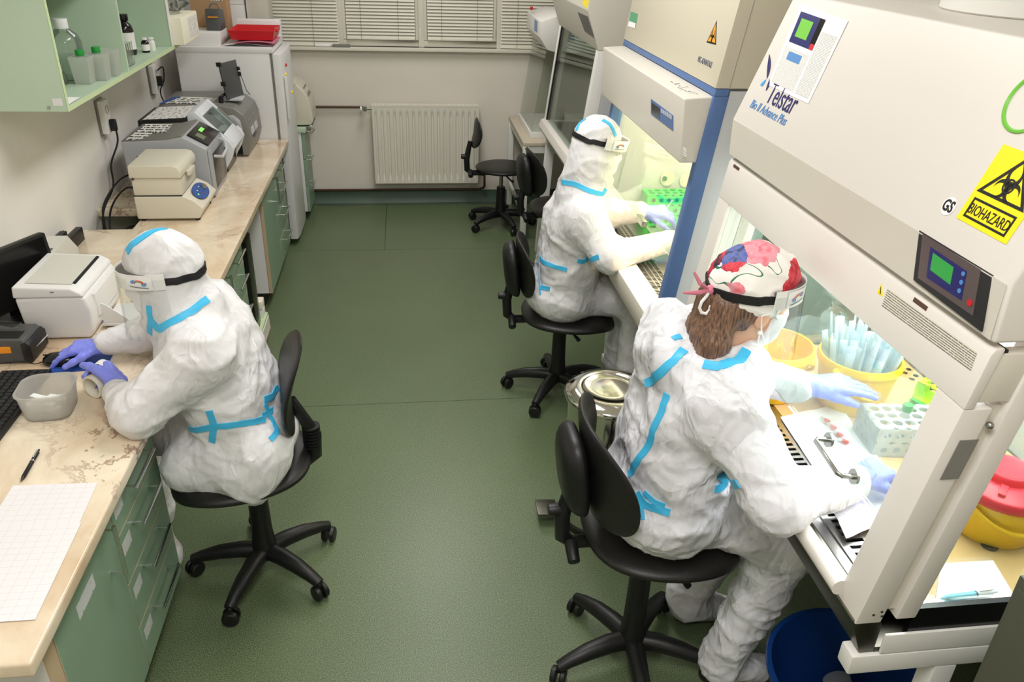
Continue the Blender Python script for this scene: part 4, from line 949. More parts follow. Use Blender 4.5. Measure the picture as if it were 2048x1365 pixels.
for k_, (dx, dy, l_) in enumerate(((0, 0, .012), (.008, .004, .02), (.015, .008, .014), (.022, .012, .010))):
    MB().obox((-1.0+dx, 2.338+dy, ZC+.0034), Vector((.5, .86, 0)), Vector((-.86, .5, 0)), (0, 0, 1), l_/2, .0016, .0003).build('print_stroke', 'paper', bpy.data.objects['mouse_pad'])
t = thing('computer_mouse', 'black computer mouse under the seated person’s gloved hand'.replace('’', ''), 'mouse', (-1.115, 2.385, ZC+.003))
MB().lathe([(0, 0), (.95, 0), (1, .2), (.92, .55), (.7, .85), (.35, .98), (0, 1)], 20).build('tmp', 'black_gloss', None)
mo = bpy.data.objects['tmp']; mo.name = 'shell'; mo.data.transform(Matrix.Diagonal((.055, .031, .034, 1))); mo.parent = t
MB().box(-1.163, -1.12, 2.384, 2.386, ZC+.03, ZC+.034).build('button_seam', 'rubber', t)
cable('thin black mouse cable between keyboard and mouse', [(-1.16, 2.385, ZC+.012), (-1.19, 2.375, ZC+.006), (-1.22, 2.37, ZC+.02), (-1.28, 2.36, ZC+.02), (-1.33, 2.37, ZC+.004)], .0016, name='mouse_cable')
# --- plastic tub with swab packets
t = thing('plastic_tub', 'translucent white plastic tub holding small packets on the worktop', 'container', (-1.04, 2.1, ZC))
def rr(w_, d_, r, n=6):
    out = []
    for cx, cy, a0 in ((w_/2-r, d_/2-r, 0), (-w_/2+r, d_/2-r, 90), (-w_/2+r, -d_/2+r, 180), (w_/2-r, -d_/2+r, 270)):
        for i in range(n+1): a_ = math.radians(a0+90*i/n); out.append((cx+r*math.cos(a_), cy+r*math.sin(a_)))
    return out
def tubmesh(mb, c, levels, rot=0):
    """levels: (w, d, r, z) from outer bottom up and back down the inside"""
    rings = []
    for (w_, d_, r, z) in levels:
        rings.append([mb.bm.verts.new((c[0]+x*math.cos(rot)-y*math.sin(rot), c[1]+x*math.sin(rot)+y*math.cos(rot), c[2]+z)) for x, y in rr(w_, d_, r)])
    n = len(rings[0])
    for A_, B_ in zip(rings, rings[1:]):
        for j in range(n): mb._f([A_[j], A_[(j+1) % n], B_[(j+1) % n], B_[j]])
    mb._f(rings[0][::-1]); mb._f(rings[-1]); return mb
tubmesh(MB(), (-1.04, 2.10, ZC), [(.115, .115, .03, 0), (.125, .125, .035, .01), (.142, .138, .04, .08), (.150, .146, .042, .081), (.150, .146, .042, .085), (.139, .135, .04, .085), (.122, .120, .034, .012), (.11, .11, .03, .004)], .1).build('body', 'tub_plastic', t, ang=50)
for i in range(11):
    a_ = random.uniform(-.5, .5); cx, cy = -1.04+random.uniform(-.018, .018), 2.10+random.uniform(-.03, .035); z = ZC+.012+i*.0042
    ux, uy = Vector((math.cos(a_), math.sin(a_), random.uniform(-.08, .08))).normalized(), None
    uy = Vector((0, 0, 1)).cross(ux).normalized(); uz = ux.cross(uy)
    o = MB().obox((cx, cy, z), ux, uy, uz, .035, .009, .0016).build('swab_packet', 'swab_white', None, bevel=.001, seg=1, at=(cx, cy, z))
    tag(o, 'small white packet lying in the pile inside the plastic tub', 'packet', 'packets in the plastic tub')
# --- pen, sheets
def pen(label, a, b, r, body, tip, clip=None, endm=None, z=0):
    a, b = Vector(a), Vector(b); d_ = b-a; L_ = d_.length; dn = d_.normalized()
    t_ = thing('pen', label, 'pen', tuple((a+b)/2))
    MB().lathe([(0, 0), (.0012, .0), (r*.8, L_*.1), (r, L_*.16), (r, L_*.68), (r*.95, L_*.9), (0, L_*.9)], 12, a, dn).build('barrel', body, t_, ang=50)
    MB().lathe([(r*1.04, L_*.6), (r*1.04, L_*.63)], 12, a, dn).build('ring', tip, t_)
    MB().lathe([(r*1.02, L_*.64), (r*1.02, L_*.9), (r*.5, L_*.92), (r*.5, L_), (0, L_)], 12, a, dn).build('cap', endm or body, t_)
    s = Vector((0, 0, 1)); MB().obox(a+dn*L_*.8+s*(r+.002), dn, s.cross(dn), s, L_*.13, .0018, .0009).build('clip', clip or tip, t_)
    return t_
pen('black ballpoint pen lying on the worktop above the printed sheets', hz(42, 963, .7455), hz(78, 900, .7455), .0055, 'black_gloss', 'chrome', 'chrome')
def paper(label, quad, mt): return tag(sheet('paper_sheet', quad, mt, None, nrm=(0, 0, 1), th=.0008, at=tuple(sum((Vector(p) for p in quad), Vector())/4)), label, 'paper', 'printed sheets on the worktop')
paper('printed form partly covered by another sheet on the near worktop', [(-1.0, 1.45, ZC+.0002), (-.79, 1.452, ZC+.0002), (-.804, 1.742, ZC+.0002), (-1.008, 1.747, ZC+.0002)], 'print_table')
paper('sheet with a printed table at the near corner of the worktop', [(-.995, 1.288, ZC+.0012), (-.783, 1.287, ZC+.0012), (-.792, 1.587, ZC+.0012), (-1.004, 1.592, ZC+.0012)], 'print_table')
# ================================================================== near safety cabinet (right foreground)
TY0, TY1 = 1.05, 2.25
SLP = .147
def S(z, off=0): return .865+(z-.81)*SLP+off
SN = Vector((-1, 0, SLP)).normalized()
t = thing('safety_cabinet', 'large cream biological safety cabinet with a yellow hazard sign in the right foreground', 'lab cabinet', (1.2, 1.65, .71))
TEL = t
# support frame and lower front
MB().prism([(.898, .721), (.862, .815), (.885, .83), (.905, .83), (.93, .80), (.93, .721)], 'y', TY0+.004, TY1-.004).build('front_apron', 'steel_dark', t, bevel=.002)
MB().tube([(.868, TY0+.075, .836), (.868, TY1-.075, .836)], .02, 14).build('arm_rest', 'cream_metal', t)
MB().prism([(.888, .832), (.905, .815), (.93, .802), (.955, .802), (.955, .796), (.925, .796), (.89, .81)], 'y', TY0+.06, TY1-.06).build('front_channel', 'steel', t)
GR0, GR1 = .955, 1.035
MB().box(GR0, GR0+.018, TY0+.06, TY1-.06, .80, .806).build('grille_rail', 'steel', t)
MB().box(GR1-.018, GR1, TY0+.06, TY1-.06, .80, .806).build('grille_rail', 'steel', t)
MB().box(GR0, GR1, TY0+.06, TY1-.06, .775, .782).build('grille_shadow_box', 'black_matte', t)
bar = None
for i in range(48):
    y = TY0+.075+i*.0222
    if bar is None: bar = MB().box(GR0+.018, GR1-.018, y-.0055, y+.0055, .80, .806).build('grille_bar', 'steel', t); by = y
    else:
        o = bar.copy(); COL.objects.link(o); o.parent = t; o.location.y = y-by
MB().box(GR1, 1.62, TY0+.02, TY1-.02, .796, .803).build('work_surface', 'steel', t)
sheet('reflection_tint', [(1.05, TY0+.025, .803), (1.60, TY0+.025, .803), (1.60, TY1-.03, .803), (1.05, TY1-.03, .803)], 'cream_band', t, nrm=(0, 0, 1), th=.0006)  # amber sheet paints the yellow buckets' reflection onto the steel floor
bpy.data.objects['reflection_tint'].data.materials[0] = mat('reflection_amber', (206, 172, 120), .22)
MB().box(.93, 1.66, TY0+.004, TY1-.004, .721, .735).build('base_pan', 'steel_dark', t)
MB().box(.99, 1.66, TY0+.003, TY0+.016, .735, .838).build('side_sill', 'black_gloss', t)
MB().box(.94, 1.66, TY0-.004, TY0+.003, .722, .775).build('side_plate', 'white_metal', t, bevel=.002)
MB().box(.93, 1.66, TY1-.016, TY1-.003, .735, .838).build('side_sill', 'steel', t)
MB().box(1.62, 1.70, TY0+.004, TY1-.004, .721, 1.95).build('back_wall', 'white_metal', t)
MB().box(1.612, 1.62, TY0+.02, TY1-.02, .803, 1.45).build('inner_back', 'light_gray', t)
hole = None
for i in range(26):
    for k in range(2):
        y = TY0+.09+i*.04; x = 1.555+k*.025
        if hole is None: hole = MB().cyl((x, y, .8036), (x, y, .8052), .0085, n=10).build('rear_hole', 'black_matte', t); h0 = (x, y)
        else:
            o = hole.copy(); COL.objects.link(o); o.parent = t; o.location = (x-h0[0], y-h0[1]+.02*k, 0)
# side panes
for yy in (TY0+.022, TY1-.028):
    MB().prism([(S(.835, .10), .835), (1.615, .835), (1.615, 1.44), (S(1.44, .10), 1.44)], 'y', yy, yy+.006).build('side_pane', 'side_glass', t)
MB().prism([(S(.84, .10), .84), (S(1.44, .10), 1.44), (S(1.44, .112), 1.44), (S(.84, .112), .84)], 'y', TY1-.034, TY1-.028).build('pane_gasket', 'gasket', t)
MB().prism([(S(.84, .17), .84), (S(1.44, .17), 1.44), (S(1.44, .215), 1.44), (S(.84, .215), .84)], 'y', TY1-.034, TY1-.028).build('guide_rail', 'steel_dark', t)
# slanted front columns
def slant(o0, o1, z0, z1): return [(S(z0, o0), z0), (S(z1, o0), z1), (S(z1, o1), z1), (S(z0, o1), z0)]
for (ya, yb, yi, yj) in ((TY0, TY0+.077, TY0-.004, TY0+.05), (TY1-.077, TY1, TY1-.05, TY1+.004)):
    MB().prism(slant(0, .056, .81, 1.318), 'y', ya, yb).build('front_column', 'cream_metal', t, bevel=.004)
    MB().prism(slant(.056, .085, .835, 1.318), 'y', ya+.012 if ya == TY0 else ya, yb if ya == TY0 else yb-.012).build('column_recess', 'cream_band', t)
    MB().prism(slant(.082, .125, .82, 1.43), 'y', yi, yj).build('rear_column', 'cream_metal', t, bevel=.004)
for (dx, z) in ((.03, .835), (.045, .842), (.05, .83)): MB().cyl((S(z, dx), TY0-.0015, z), (S(z, dx), TY0+.002, z), .003, n=8).build('screw', 'steel', t)
MB().ball((S(1.30, .062), TY0-.002, 1.285), .007).build('knob', 'steel', t)
# grey plate on the near column
pl = [(S(1.17, .022), TY0-.0005, 1.17), (S(1.17, .058), TY0-.0005, 1.17), (S(1.255, .058), TY0-.0005, 1.255), (S(1.255, .022), TY0-.0005, 1.255)]
MB().slab(pl, .0015, (0, -1, 0)).build('name_plate', 'mid_gray', t)
# front panel over the window, with top lip
MB().prism([(S(1.318), 1.318), (S(1.425), 1.425), (S(1.43, .006), 1.436), (S(1.43, .022), 1.437), (S(1.43, .022), 1.43), (S(1.318, .02), 1.318)], 'y', TY0, TY1).build('front_panel', 'cream_metal', t, bevel=.003)
MB().box(S(1.43, .02), .99, TY0+.006, TY1-.006, 1.425, 1.431).build('gap_cover', 'gasket', t)
MB().prism(slant(.02, .082, 1.33, 1.425), 'y', TY0+.002, TY0+.03).build('panel_end', 'cream_band', t, bevel=.003)
for y in (1.255, 2.19): MB().prism([(S(1.42, -.0006), 1.419), (S(1.428, -.0006), 1.4275), (S(1.428, .003), 1.4275), (S(1.42, .003), 1.419)], 'y', y-.022, y+.022).build('catch', 'brown_pipe', t)
# sliding glass
MB().prism([(S(1.012, .012), 1.012), (S(1.33, .012), 1.33), (S(1.33, .017), 1.33), (S(1.012, .017), 1.012)], 'y', TY0+.078, TY1-.078).build('sliding_window', 'sash_glass', t)
ha, hb = Vector((S(1.045, .012), 1.355, 1.045)), Vector((S(1.035, .012), 1.236, 1.035))
hd = MB().tube([ha, ha+SN*.03, ha+SN*.038+(hb-ha)*.06, hb+SN*.038-(hb-ha)*.06, hb+SN*.03, hb], .006, 10).build('window_handle', 'steel', t)
for p in (ha, hb): MB().cyl(p, p+SN*.006, .017).build('rosette', 'steel', hd)
# upper body
prof = [(.952, 1.447), (.947, 1.553), (1.068, 1.889), (1.70, 1.889), (1.70, 1.447)]
MB().prism(prof, 'y', TY0, TY1).build('upper_housing', 'cream_metal', t, bevel=.006, seg=3)
MB().slab([(.9505, TY0+.008, 1.45), (.9505, TY1-.004, 1.45), (.9462, TY1-.004, 1.55), (.9462, TY0+.008, 1.55)], .0008, (-1, 0, 0)).build('front_band', 'cream_band', t)
MB().box(1.10, 1.62, TY0+.02, TY1-.02, 1.435, 1.447).build('inner_ceiling', 'white_metal', t)
MB().lathe([(0, 0), (.22, 0), (.225, .004), (.225, .032), (.218, .036), (.19, .036), (.18, .10), (0, .10)], 48, (1.455, 1.78, 1.889)).build('exhaust_collar', 'white_metal', t, ang=50)
# display on the band
XB = .9495
hb_ = lambda x, y: hx(x, y, XB)
dis = MB().slab([hb_(1842, 461), hb_(1990, 551), hb_(1966, 664), hb_(1830, 560)], .004, (-1, 0, 0)).build('display_panel', 'rubber', t, bevel=.001)
p4 = lambda pts: [hx(x, y, XB-.004) for x, y in pts]
MB().slab(p4([(1846, 468), (1962, 540), (1946, 632), (1836, 556)]), .0008, (-1, 0, 0)).build('fascia', 'foam_gray', dis)
bpy.data.objects['fascia'].data.materials[0] = mat('fascia_brown', (92, 80, 80), .3)
MB().slab(p4([(1862, 494), (1935, 543), (1924, 601), (1854, 555)]), .0014, (-1, 0, 0)).build('keypad', 'navy', dis)
MB().slab(p4([(1868, 506), (1909, 535), (1902, 570), (1862, 540)]), .002, (-1, 0, 0)).build('lcd_screen', 'lcd_green', dis)
for (x, y) in ((1927, 548), (1923, 565), (1919, 582)): MB().cyl(hx(x, y, XB-.0054), hx(x, y, XB-.0054)+Vector((-.0012, 0, 0)), .0042, n=12).build('key', 'ink_blue', dis)
MB().cyl(hx(1940, 606, XB-.0048), hx(1940, 606, XB-.0048)+Vector((-.0016, 0, 0)), .0062, n=14).build('power_key', 'red', dis)
MB().cyl(hb_(1476, 273), hb_(1476, 273)+Vector((-.0012, 0, 0)), .0095, n=18).build('green_dot', 'green_dot', t)
q = [hb_(1486, 291), hb_(1505, 304), hb_(1507, 277), hb_(1488, 264)]
sheet('class_label', q, 'print_label', t, nrm=(-1, 0, 0), off=.0008)
# slanted face: stickers, logo, hazard sign
SP, SNN = Vector((.947, 0, 1.553)), Vector((-.359, 0, .128)).normalized()
SD = Vector((.128, 0, .359)).normalized()          # up the slope
h3 = lambda x, y: hit(x, y, SP, SNN)
def onface(name, px, mt, parent=t, th=.0006, off=.0004): return sheet(name, [h3(*p) for p in px], mt, parent, th=th, nrm=SNN, off=off)
ins = onface('instruction_sheet', [(1536, 170), (1617, 208), (1697, 42), (1601, 9)], 'paper')
SQ = [h3(*p) for p in ((1536, 170), (1617, 208), (1697, 42), (1601, 9))]
sq = lambda u, v: SQ[0].lerp(SQ[1], u).lerp(SQ[3].lerp(SQ[2], u), v)
def onsheet(name, u0, u1, v0, v1, mt, off=.0012): return sheet(name, [sq(u0, v0), sq(u1, v0), sq(u1, v1), sq(u0, v1)], mt, ins, th=.0003, nrm=SNN, off=off)
onsheet('print', .05, .60, .05, .50, 'print_text'); onsheet('print', .65, .95, .05, .80, 'print_text')
onsheet('photo', .08, .62, .56, .93, 'navy'); onsheet('photo_screen', .16, .42, .64, .86, 'lcd_bright', .0018)
onsheet('photo_edge', .52, .62, .62, .93, 'black_gloss', .0016); onsheet('photo_key', .54, .62, .56, .63, 'red', .0018)
onsheet('diagram', .18, .48, .36, .46, 'ink_blue', .0018)
Yd = Vector((0, -1, 0))
def ftext(name, s, px, size, mt, **k): return text(name, s, size, mt, t, h3(*px)+SNN*.0008, Yd, SD, **k)
ftext('brand_lettering', 'Telstar', (1530, 203), .080, 'ink_navy', sx=.74)
ftext('model_lettering', 'Bio II Advance Plus', (1499, 214), .034, 'ink_blue', sx=.88, shear=.2)
c = h3(1532, 158)
def leaf(name, p0, p1, wd, mt):
    p0, p1 = h3(*p0), h3(*p1); d_ = p1-p0; s = d_.cross(SNN).normalized(); pts = []
    for i in range(13): u = i/12; pts.append(p0+d_*u+s*wd*math.sin(math.pi*u**.8)+SNN*.0006)
    for i in range(11, 0, -1): u = i/12; pts.append(p0+d_*u-s*wd*.25*math.sin(math.pi*u)+SNN*.0006)
    MB().slab(pts, .0006, SNN).build(name, mt, t)
leaf('logo_leaf', (1534, 158), (1539, 108), .012, 'ink_navy'); leaf('logo_leaf', (1532, 182), (1540, 158), .009, 'ink_navy'); leaf('logo_leaf', (1521, 170), (1533, 159), .010, 'ink_cyan')
# hazard sign
sg = onface('hazard_sign', [(1913, 436), (2010, 493), (2075, 345), (1998, 285)], 'yellow_sign')
bl = h3(1913, 436); 
U = Vector((0, -1, 0)); V = SD
def F(u, v, e=.0012): return O3+U*u+V*v+SNN*e
O3 = h3(1913, 436); br = h3(2010, 493); W_ = (br-O3).dot(U); tl = h3(1998, 285); H_ = (tl-O3).dot(V)
for nm_ in ('hazard_sign',): bpy.data.objects.remove(sg)
sg = sheet('hazard_sign', [F(0, 0, 0), F(W_, 0, 0), F(W_, H_, 0), F(0, H_, 0)], 'yellow_sign', t, nrm=SNN)
def ring_poly(name, outer, inner, mt, par, e=.0012, th=.0004):
    mb = MB(); n = len(outer); o1 = [mb.bm.verts.new(F(*p, e)) for p in outer]; i1 = [mb.bm.verts.new(F(*p, e)) for p in inner]
    o2 = [mb.bm.verts.new(F(*p, e+th)) for p in outer]; i2 = [mb.bm.verts.new(F(*p, e+th)) for p in inner]
    for k in range(n):
        l_ = (k+1) % n
        for a_, b_ in ((o2, i2), (i1, o1), (o1, o2), (i2, i1)): mb._f([a_[k], a_[l_], b_[l_], b_[k]])
    return mb.build(name, mt, par)
def scale_to(pts, c, k): return [(c[0]+(x-c[0])*k, c[1]+(y-c[1])*k) for x, y in pts]
bw0, bw1, bh0, bh1 = W_*.09, W_*.91, H_*.06, H_*.06+.036
ring_poly('text_frame', [(bw0, bh0), (bw1, bh0), (bw1, bh1), (bw0, bh1)], [(bw0+.004, bh0+.004), (bw1-.004, bh0+.004), (bw1-.004, bh1-.004), (bw0+.004, bh1-.004)], 'sign_black', sg)
text('hazard_lettering', 'BIOHAZARD', .026, 'sign_black', sg, F(W_*.5, bh0+.0085, .0014), U, V, sx=.70, align='CENTER')
tri = [(W_*.05, H_*.06+.046), (W_*.95, H_*.06+.046), (W_*.5, H_*.95)]; ctr = (W_*.5, H_*.06+.046+(H_*.89-.046)*.345)
ring_poly('triangle_frame', tri, scale_to(tri, ctr, .80), 'sign_black', sg)
def crescent(par, cx, cy, r, ang, mt='sign_black', e=.0012):
    # open horn ring of the hazard emblem, opening outwards along ang
    mb = MB(); th = .0004; A1 = []; A2 = []
    for i in range(29):
        a_ = ang+math.radians(28+i*304/28); wdt = r*.42*math.sin(math.pi*i/28)**.6+r*.03
        A1.append((cx+r*math.cos(a_), cy+r*math.sin(a_))); A2.append((cx+math.cos(ang)*r*.12+(r-wdt)*math.cos(a_), cy+math.sin(ang)*r*.12+(r-wdt)*math.sin(a_)))
    o1 = [mb.bm.verts.new(F(*p, e)) for p in A1]; i1 = [mb.bm.verts.new(F(*p, e)) for p in A2]; o2 = [mb.bm.verts.new(F(*p, e+th)) for p in A1]; i2 = [mb.bm.verts.new(F(*p, e+th)) for p in A2]
    for k in range(28):
        for a_, b_ in ((o2, i2), (i1, o1), (o1, o2), (i2, i1)): mb._f([a_[k], a_[k+1], b_[k+1], b_[k]])
    mb.build('emblem_horn', mt, par)
R_ = W_*.125
for k in range(3):
    a_ = math.radians(90+120*k); crescent(sg, ctr[0]+R_*.92*math.cos(a_), ctr[1]+R_*.92*math.sin(a_), R_, a_)
rp = lambda r: [(ctr[0]+r*math.cos(2*math.pi*i/24), ctr[1]+r*math.sin(2*math.pi*i/24)) for i in range(24)]
ring_poly('emblem_ring', rp(R_*.80), rp(R_*.60), 'sign_black', sg, e=.0013)
# round test mark
gs = MB().cyl(h3(1898, 413)+SNN*.0002, h3(1898, 413)+SNN*.001, .017, n=22).build('test_mark', 'paper', t)
text('test_lettering', 'GS', .029, 'sign_black', gs, h3(1898, 413)-Vector((0, -1, 0))*.0145-SD*.009+SNN*.0012, Yd, SD, sx=.8, bold=.0008)
# green round logo at the frame edge
cg = h3(2062, 205)
mb = MB(); pts = [cg+Yd*.05*math.cos(a_)+SD*.05*math.sin(a_)+SNN*.0005 for a_ in (2*math.pi*i/36 for i in range(36))]; mb.tube(pts, .0035, 5, closed=True); mb.build('round_logo', 'lcd_bright', t)
# warning text on the front panel
PF, PNn = Vector((S(1.318), 0, 1.318)), SN
h4 = lambda x, y: hit(x, y, PF, PNn)
q = [h4(1764, 612), h4(1942, 742), h4(1955, 706), h4(1776, 577)]
o = sheet('warning_text', q, 'print_warn', t, nrm=PNn, th=.0003)
w3_ = [h4(1754, 586), h4(1766, 594), h4(1764, 566)]
MB().slab(w3_, .0006, PNn).build('warning_triangle', 'yellow_sign', t)
MB().slab([p+PNn*.0007 for p in (h4(1760, 588), h4(1762, 589), h4(1763, 574), h4(1762, 574))], .0003, PNn).build('exclamation', 'sign_black', t)
# lamp of the cabinet
area('safety_cabinet_lamp', (1.36, 1.65, 1.43), .42, 1.05, 21, (.95, .98, 1))
tb = MB().cyl((1.3, TY0+.1, 1.437), (1.3, TY1-.1, 1.437), .008, n=10).build('lamp_tube', 'white_plastic', t)
# --- stand
t = thing('cabinet_stand', 'white steel stand carrying the near safety cabinet', 'stand', (1.25, 1.65, 0))
for yy, y2 in ((1.045, 1.09), (2.21, 2.255)):
    MB().box(.88, 1.68, yy, y2, .668, .7195).build('cross_beam', 'white_metal', t, bevel=.005)
    MB().box(1.08, 1.13, yy, y2, .05, .668).build('leg', 'white_metal', t, bevel=.004)
    MB().box(1.55, 1.60, yy, y2, .05, .668).build('leg', 'white_metal', t, bevel=.004)
    MB().box(.92, 1.68, yy, y2, 0, .05).build('foot', 'white_metal', t, bevel=.005)
MB().box(.95, 1.0, 1.09, 2.21, .672, .7195).build('rail', 'white_metal', t, bevel=.004)
MB().box(1.62, 1.67, 1.09, 2.21, .672, .7195).build('rail', 'white_metal', t, bevel=.004)

# ---------------------------------------------------------------- inside the near cabinet
ZW = .8046
def bucket(label, c, r0, r1, h, mt='yellow_plastic', group=None, tilt=0):
    t_ = thing('bucket', label, 'bucket', c, group=group)
    MB().lathe([(0, 0), (r0, 0), (r0+.002, .006), (r1, h*.86), (r1+.006, h*.86), (r1+.007, h*.90), (r1+.004, h), (r1-.002, h), (r1-.003, h*.9), (r0-.002, .01), (0, .008)], 40, c).build('body', mt, t_, ang=45)
    pts = [Vector(c)+Vector(((r1+.012)*math.cos(a_), (r1+.012)*math.sin(a_)*.9-.02*math.sin(a_), h*.88-.085*math.sin(a_))) for a_ in (math.pi*i/20 for i in range(21))]
    R3 = Matrix.Rotation(tilt, 3, 'Z'); pts = [Vector(c)+R3 @ (p-Vector(c)) for p in pts]
    MB().tube(pts, .005, 8).build('handle', mt, t_)
    for s_ in (1, -1):
        v = R3 @ Vector((s_*(r1+.01), 0, h*.88)); MB().ball(Vector(c)+v, .011, 10).build('handle_lug', mt, t_)
    return t_
bucket('empty yellow plastic bucket beside the woman in the floral cap', (1.062, 1.952, ZW+.0015), .085, .107, .16, tilt=-.9, group='yellow buckets in the near cabinet')
bucket('yellow plastic bucket filled with wrapped swabs in the near cabinet', (1.285, 1.87, ZW), .09, .112, .16, tilt=-2.6, group='yellow buckets in the near cabinet')
i = 0
for k in range(46):
    r = .086*math.sqrt((k+.5)/46); a_ = k*2.39996
    bx, by_ = 1.285+r*.82*math.cos(a_), 1.87+r*.82*math.sin(a_); lean = Vector((.22*math.cos(a_)*r/.086, .22*math.sin(a_)*r/.086, 1)).normalized()
    ux = frame_z(lean)[0]; R3 = Matrix.Rotation(random.uniform(0, 3), 3, lean); ux = R3 @ ux; uy = lean.cross(ux)
    h = .215+random.uniform(-.02, .03)
    mb = MB(); b0 = Vector((bx, by_, ZW+.02))
    def fpk(u, v, b0=b0, ux=ux, uy=uy, lean=lean, h=h):
        a2 = 2*math.pi*u; w_ = .0105*(1-.15*abs(v-.5)); d2 = .0052*math.sin(math.pi*min(max(v, .04), .96))**.5
        return b0+lean*h*v+ux*w_*math.cos(a2)+uy*d2*math.sin(a2)+ux*.002*noise.noise(Vector((k, v*6, 0)))
    mb.grid(fpk, 8, 7, True)
    t_ = thing('wrapped_swab', 'swab in clear and blue wrapping standing packed in the yellow bucket', 'swab', tuple(b0), group='wrapped swabs in the bucket')
    mb.build('wrapper', 'pack_film' if k % 3 else 'pale_blue_pack', t_)
    MB().cyl(b0+lean*.02, b0+lean*(h-.03), .0026, n=6).build('stick', 'cyan_print' if k % 2 else 'white_plastic', t_)
def tube_rack(label, org, ux, uy, nx, ny, pitch, h, hole_r, mt, levels=(.0, .5, 1.0), name='tube_rack', group=None, margin=.012, z=ZW):
    """rack of plates with real holes carried on end walls; origin is a bottom corner"""
    o = Vector(org); ux, uy = Vector(ux).normalized(), Vector(uy).normalized(); LX, LY = nx*pitch+2*margin, ny*pitch+2*margin
    t_ = thing(name, label, 'rack', tuple(o), group=group)
    for lv in levels:
        zz = lv*(h-.003)+.0
        if lv == 0:
            MB().slab([o, o+ux*LX, o+ux*LX+uy*LY, o+uy*LY], .003, (0, 0, 1)).build('bottom_plate', mt, t_); continue
        mb = MB(); n = 12; up = Vector((0, 0, 1))
        for i_ in range(nx):
            for j_ in range(ny):
                x0 = margin*(i_ > 0)+i_*pitch; x1 = margin+(i_+1)*pitch+(margin if i_ == nx-1 else 0)
                y0 = margin*(j_ > 0)+j_*pitch; y1 = margin+(j_+1)*pitch+(margin if j_ == ny-1 else 0)
                cx, cy = margin+(i_+.5)*pitch, margin+(j_+.5)*pitch
                P = lambda a, b, c: o+ux*a+uy*b+up*c
                inn, outr = [], []
                for q_ in range(n):
                    a_ = 2*math.pi*(q_+.5)/n; c_, s_ = math.cos(a_), math.sin(a_); inn.append((cx+hole_r*c_, cy+hole_r*s_))
                    k_ = min(((x1-cx) if c_ > 0 else (cx-x0))/max(abs(c_), 1e-6), ((y1-cy) if s_ > 0 else (cy-y0))/max(abs(s_), 1e-6)); outr.append((cx+k_*c_, cy+k_*s_))
                for z_ in (zz, zz+.003):
                    iv = [mb.bm.verts.new(P(a, b, z_)) for a, b in inn]; ov = [mb.bm.verts.new(P(a, b, z_)) for a, b in outr]
                    for q_ in range(n): mb._f([iv[q_], iv[(q_+1) % n], ov[(q_+1) % n], ov[q_]])
                    if z_ == zz: il = iv
                for q_ in range(n): mb._f([il[q_], il[(q_+1) % n], iv[(q_+1) % n], iv[q_]])
        mb.build('plate', mt, t_)
    for s_ in (0, 1):
        b = o+ux*(LX-.003)*s_; MB().slab([b, b+uy*LY, b+uy*LY+Vector((0, 0, h)), b+Vector((0, 0, h))], .003, ux).build('end_wall', mt, t_)
    return t_
def rack_side(parent, base, dr, nx, nz, pitch, margin, h, r, mt):
    """rack wall with round windows, built with real holes"""
    mb = MB(); dr = Vector(dr).normalized(); base = Vector(base); hz_ = h/nz
    for i_ in range(nx):
        for j_ in range(nz):
            x0 = margin+i_*pitch-(margin if i_ == 0 else 0); x1 = margin+(i_+1)*pitch+(margin if i_ == nx-1 else 0); cx, cz = margin+(i_+.5)*pitch, (j_+.5)*hz_; n = 12
            iv, ov = [], []
            for q_ in range(n):
                a_ = 2*math.pi*(q_+.5)/n; c_, s2 = math.cos(a_), math.sin(a_); k_ = min(((x1-cx) if c_ > 0 else (cx-x0))/max(abs(c_), 1e-6), hz_/2/max(abs(s2), 1e-6))
                iv.append(mb.bm.verts.new(base+dr*(cx+r*c_)+Vector((0, 0, cz+r*s2)))); ov.append(mb.bm.verts.new(base+dr*(cx+k_*c_)+Vector((0, 0, cz+k_*s2))))
            for q_ in range(n): mb._f([iv[q_], iv[(q_+1) % n], ov[(q_+1) % n], ov[q_]])
    mb.build('side_wall', mt, parent, solid=.0025)
ro = Vector((1.205, 1.60, ZW)); ru = Vector((.12, .99, 0)).normalized(); rv = Vector((.99, -.12, 0)).normalized()
r1 = tube_rack('translucent white tube rack holding one green-capped tube in the near cabinet', ro, rv, ru, 5, 3, .034, .09, .0135, 'frosted_rack')
for s_ in (0, 1): rack_side(r1, ro+rv*(5*.034+.024)*s_, ru, 3, 2, .034, .012, .09, .009, 'frosted_rack')
for s_ in (0, 1): rack_side(r1, ro+ru*(3*.034+.024)*s_, rv, 5, 2, .034, .012, .09, .009, 'frosted_rack')
def tube_in(label, p, h, r, capm, bodym='frosted', group=None, caph=.018):
    t_ = thing('sample_tube', label, 'tube', tuple(p), group=group)
    MB().lathe([(0, 0), (r*.4, 0), (r, h*.14), (r, h), (0, h)], 14, p).build('body', bodym, t_, ang=50)
    MB().lathe([(0, h-.003), (r*1.22, h-.003), (r*1.22, h+caph), (0, h+caph)], 16, p).build('cap', capm, t_, bevel=.0015)
    return t_
tube_in('sample tube with a green cap standing in the white rack', ro+ru*(.012+1.5*.034)+rv*(.012+2.5*.034)+Vector((0, 0, .004)), .105, .0105, 'green_cap')
tube_rack('bright green tube rack in the near cabinet under the lime rack', (1.46, 1.66, ZW), (-.45, 1, 0), (1, .45, 0), 4, 2, .026, .062, .010, 'rack_green', (0, 1.0))
tube_rack('lime yellow tube rack stacked on the bright green rack', (1.47, 1.665, ZW+.0625), (-.45, 1, 0), (1, .45, 0), 4, 2, .026, .055, .010, 'rack_lime', (0, 1.0))
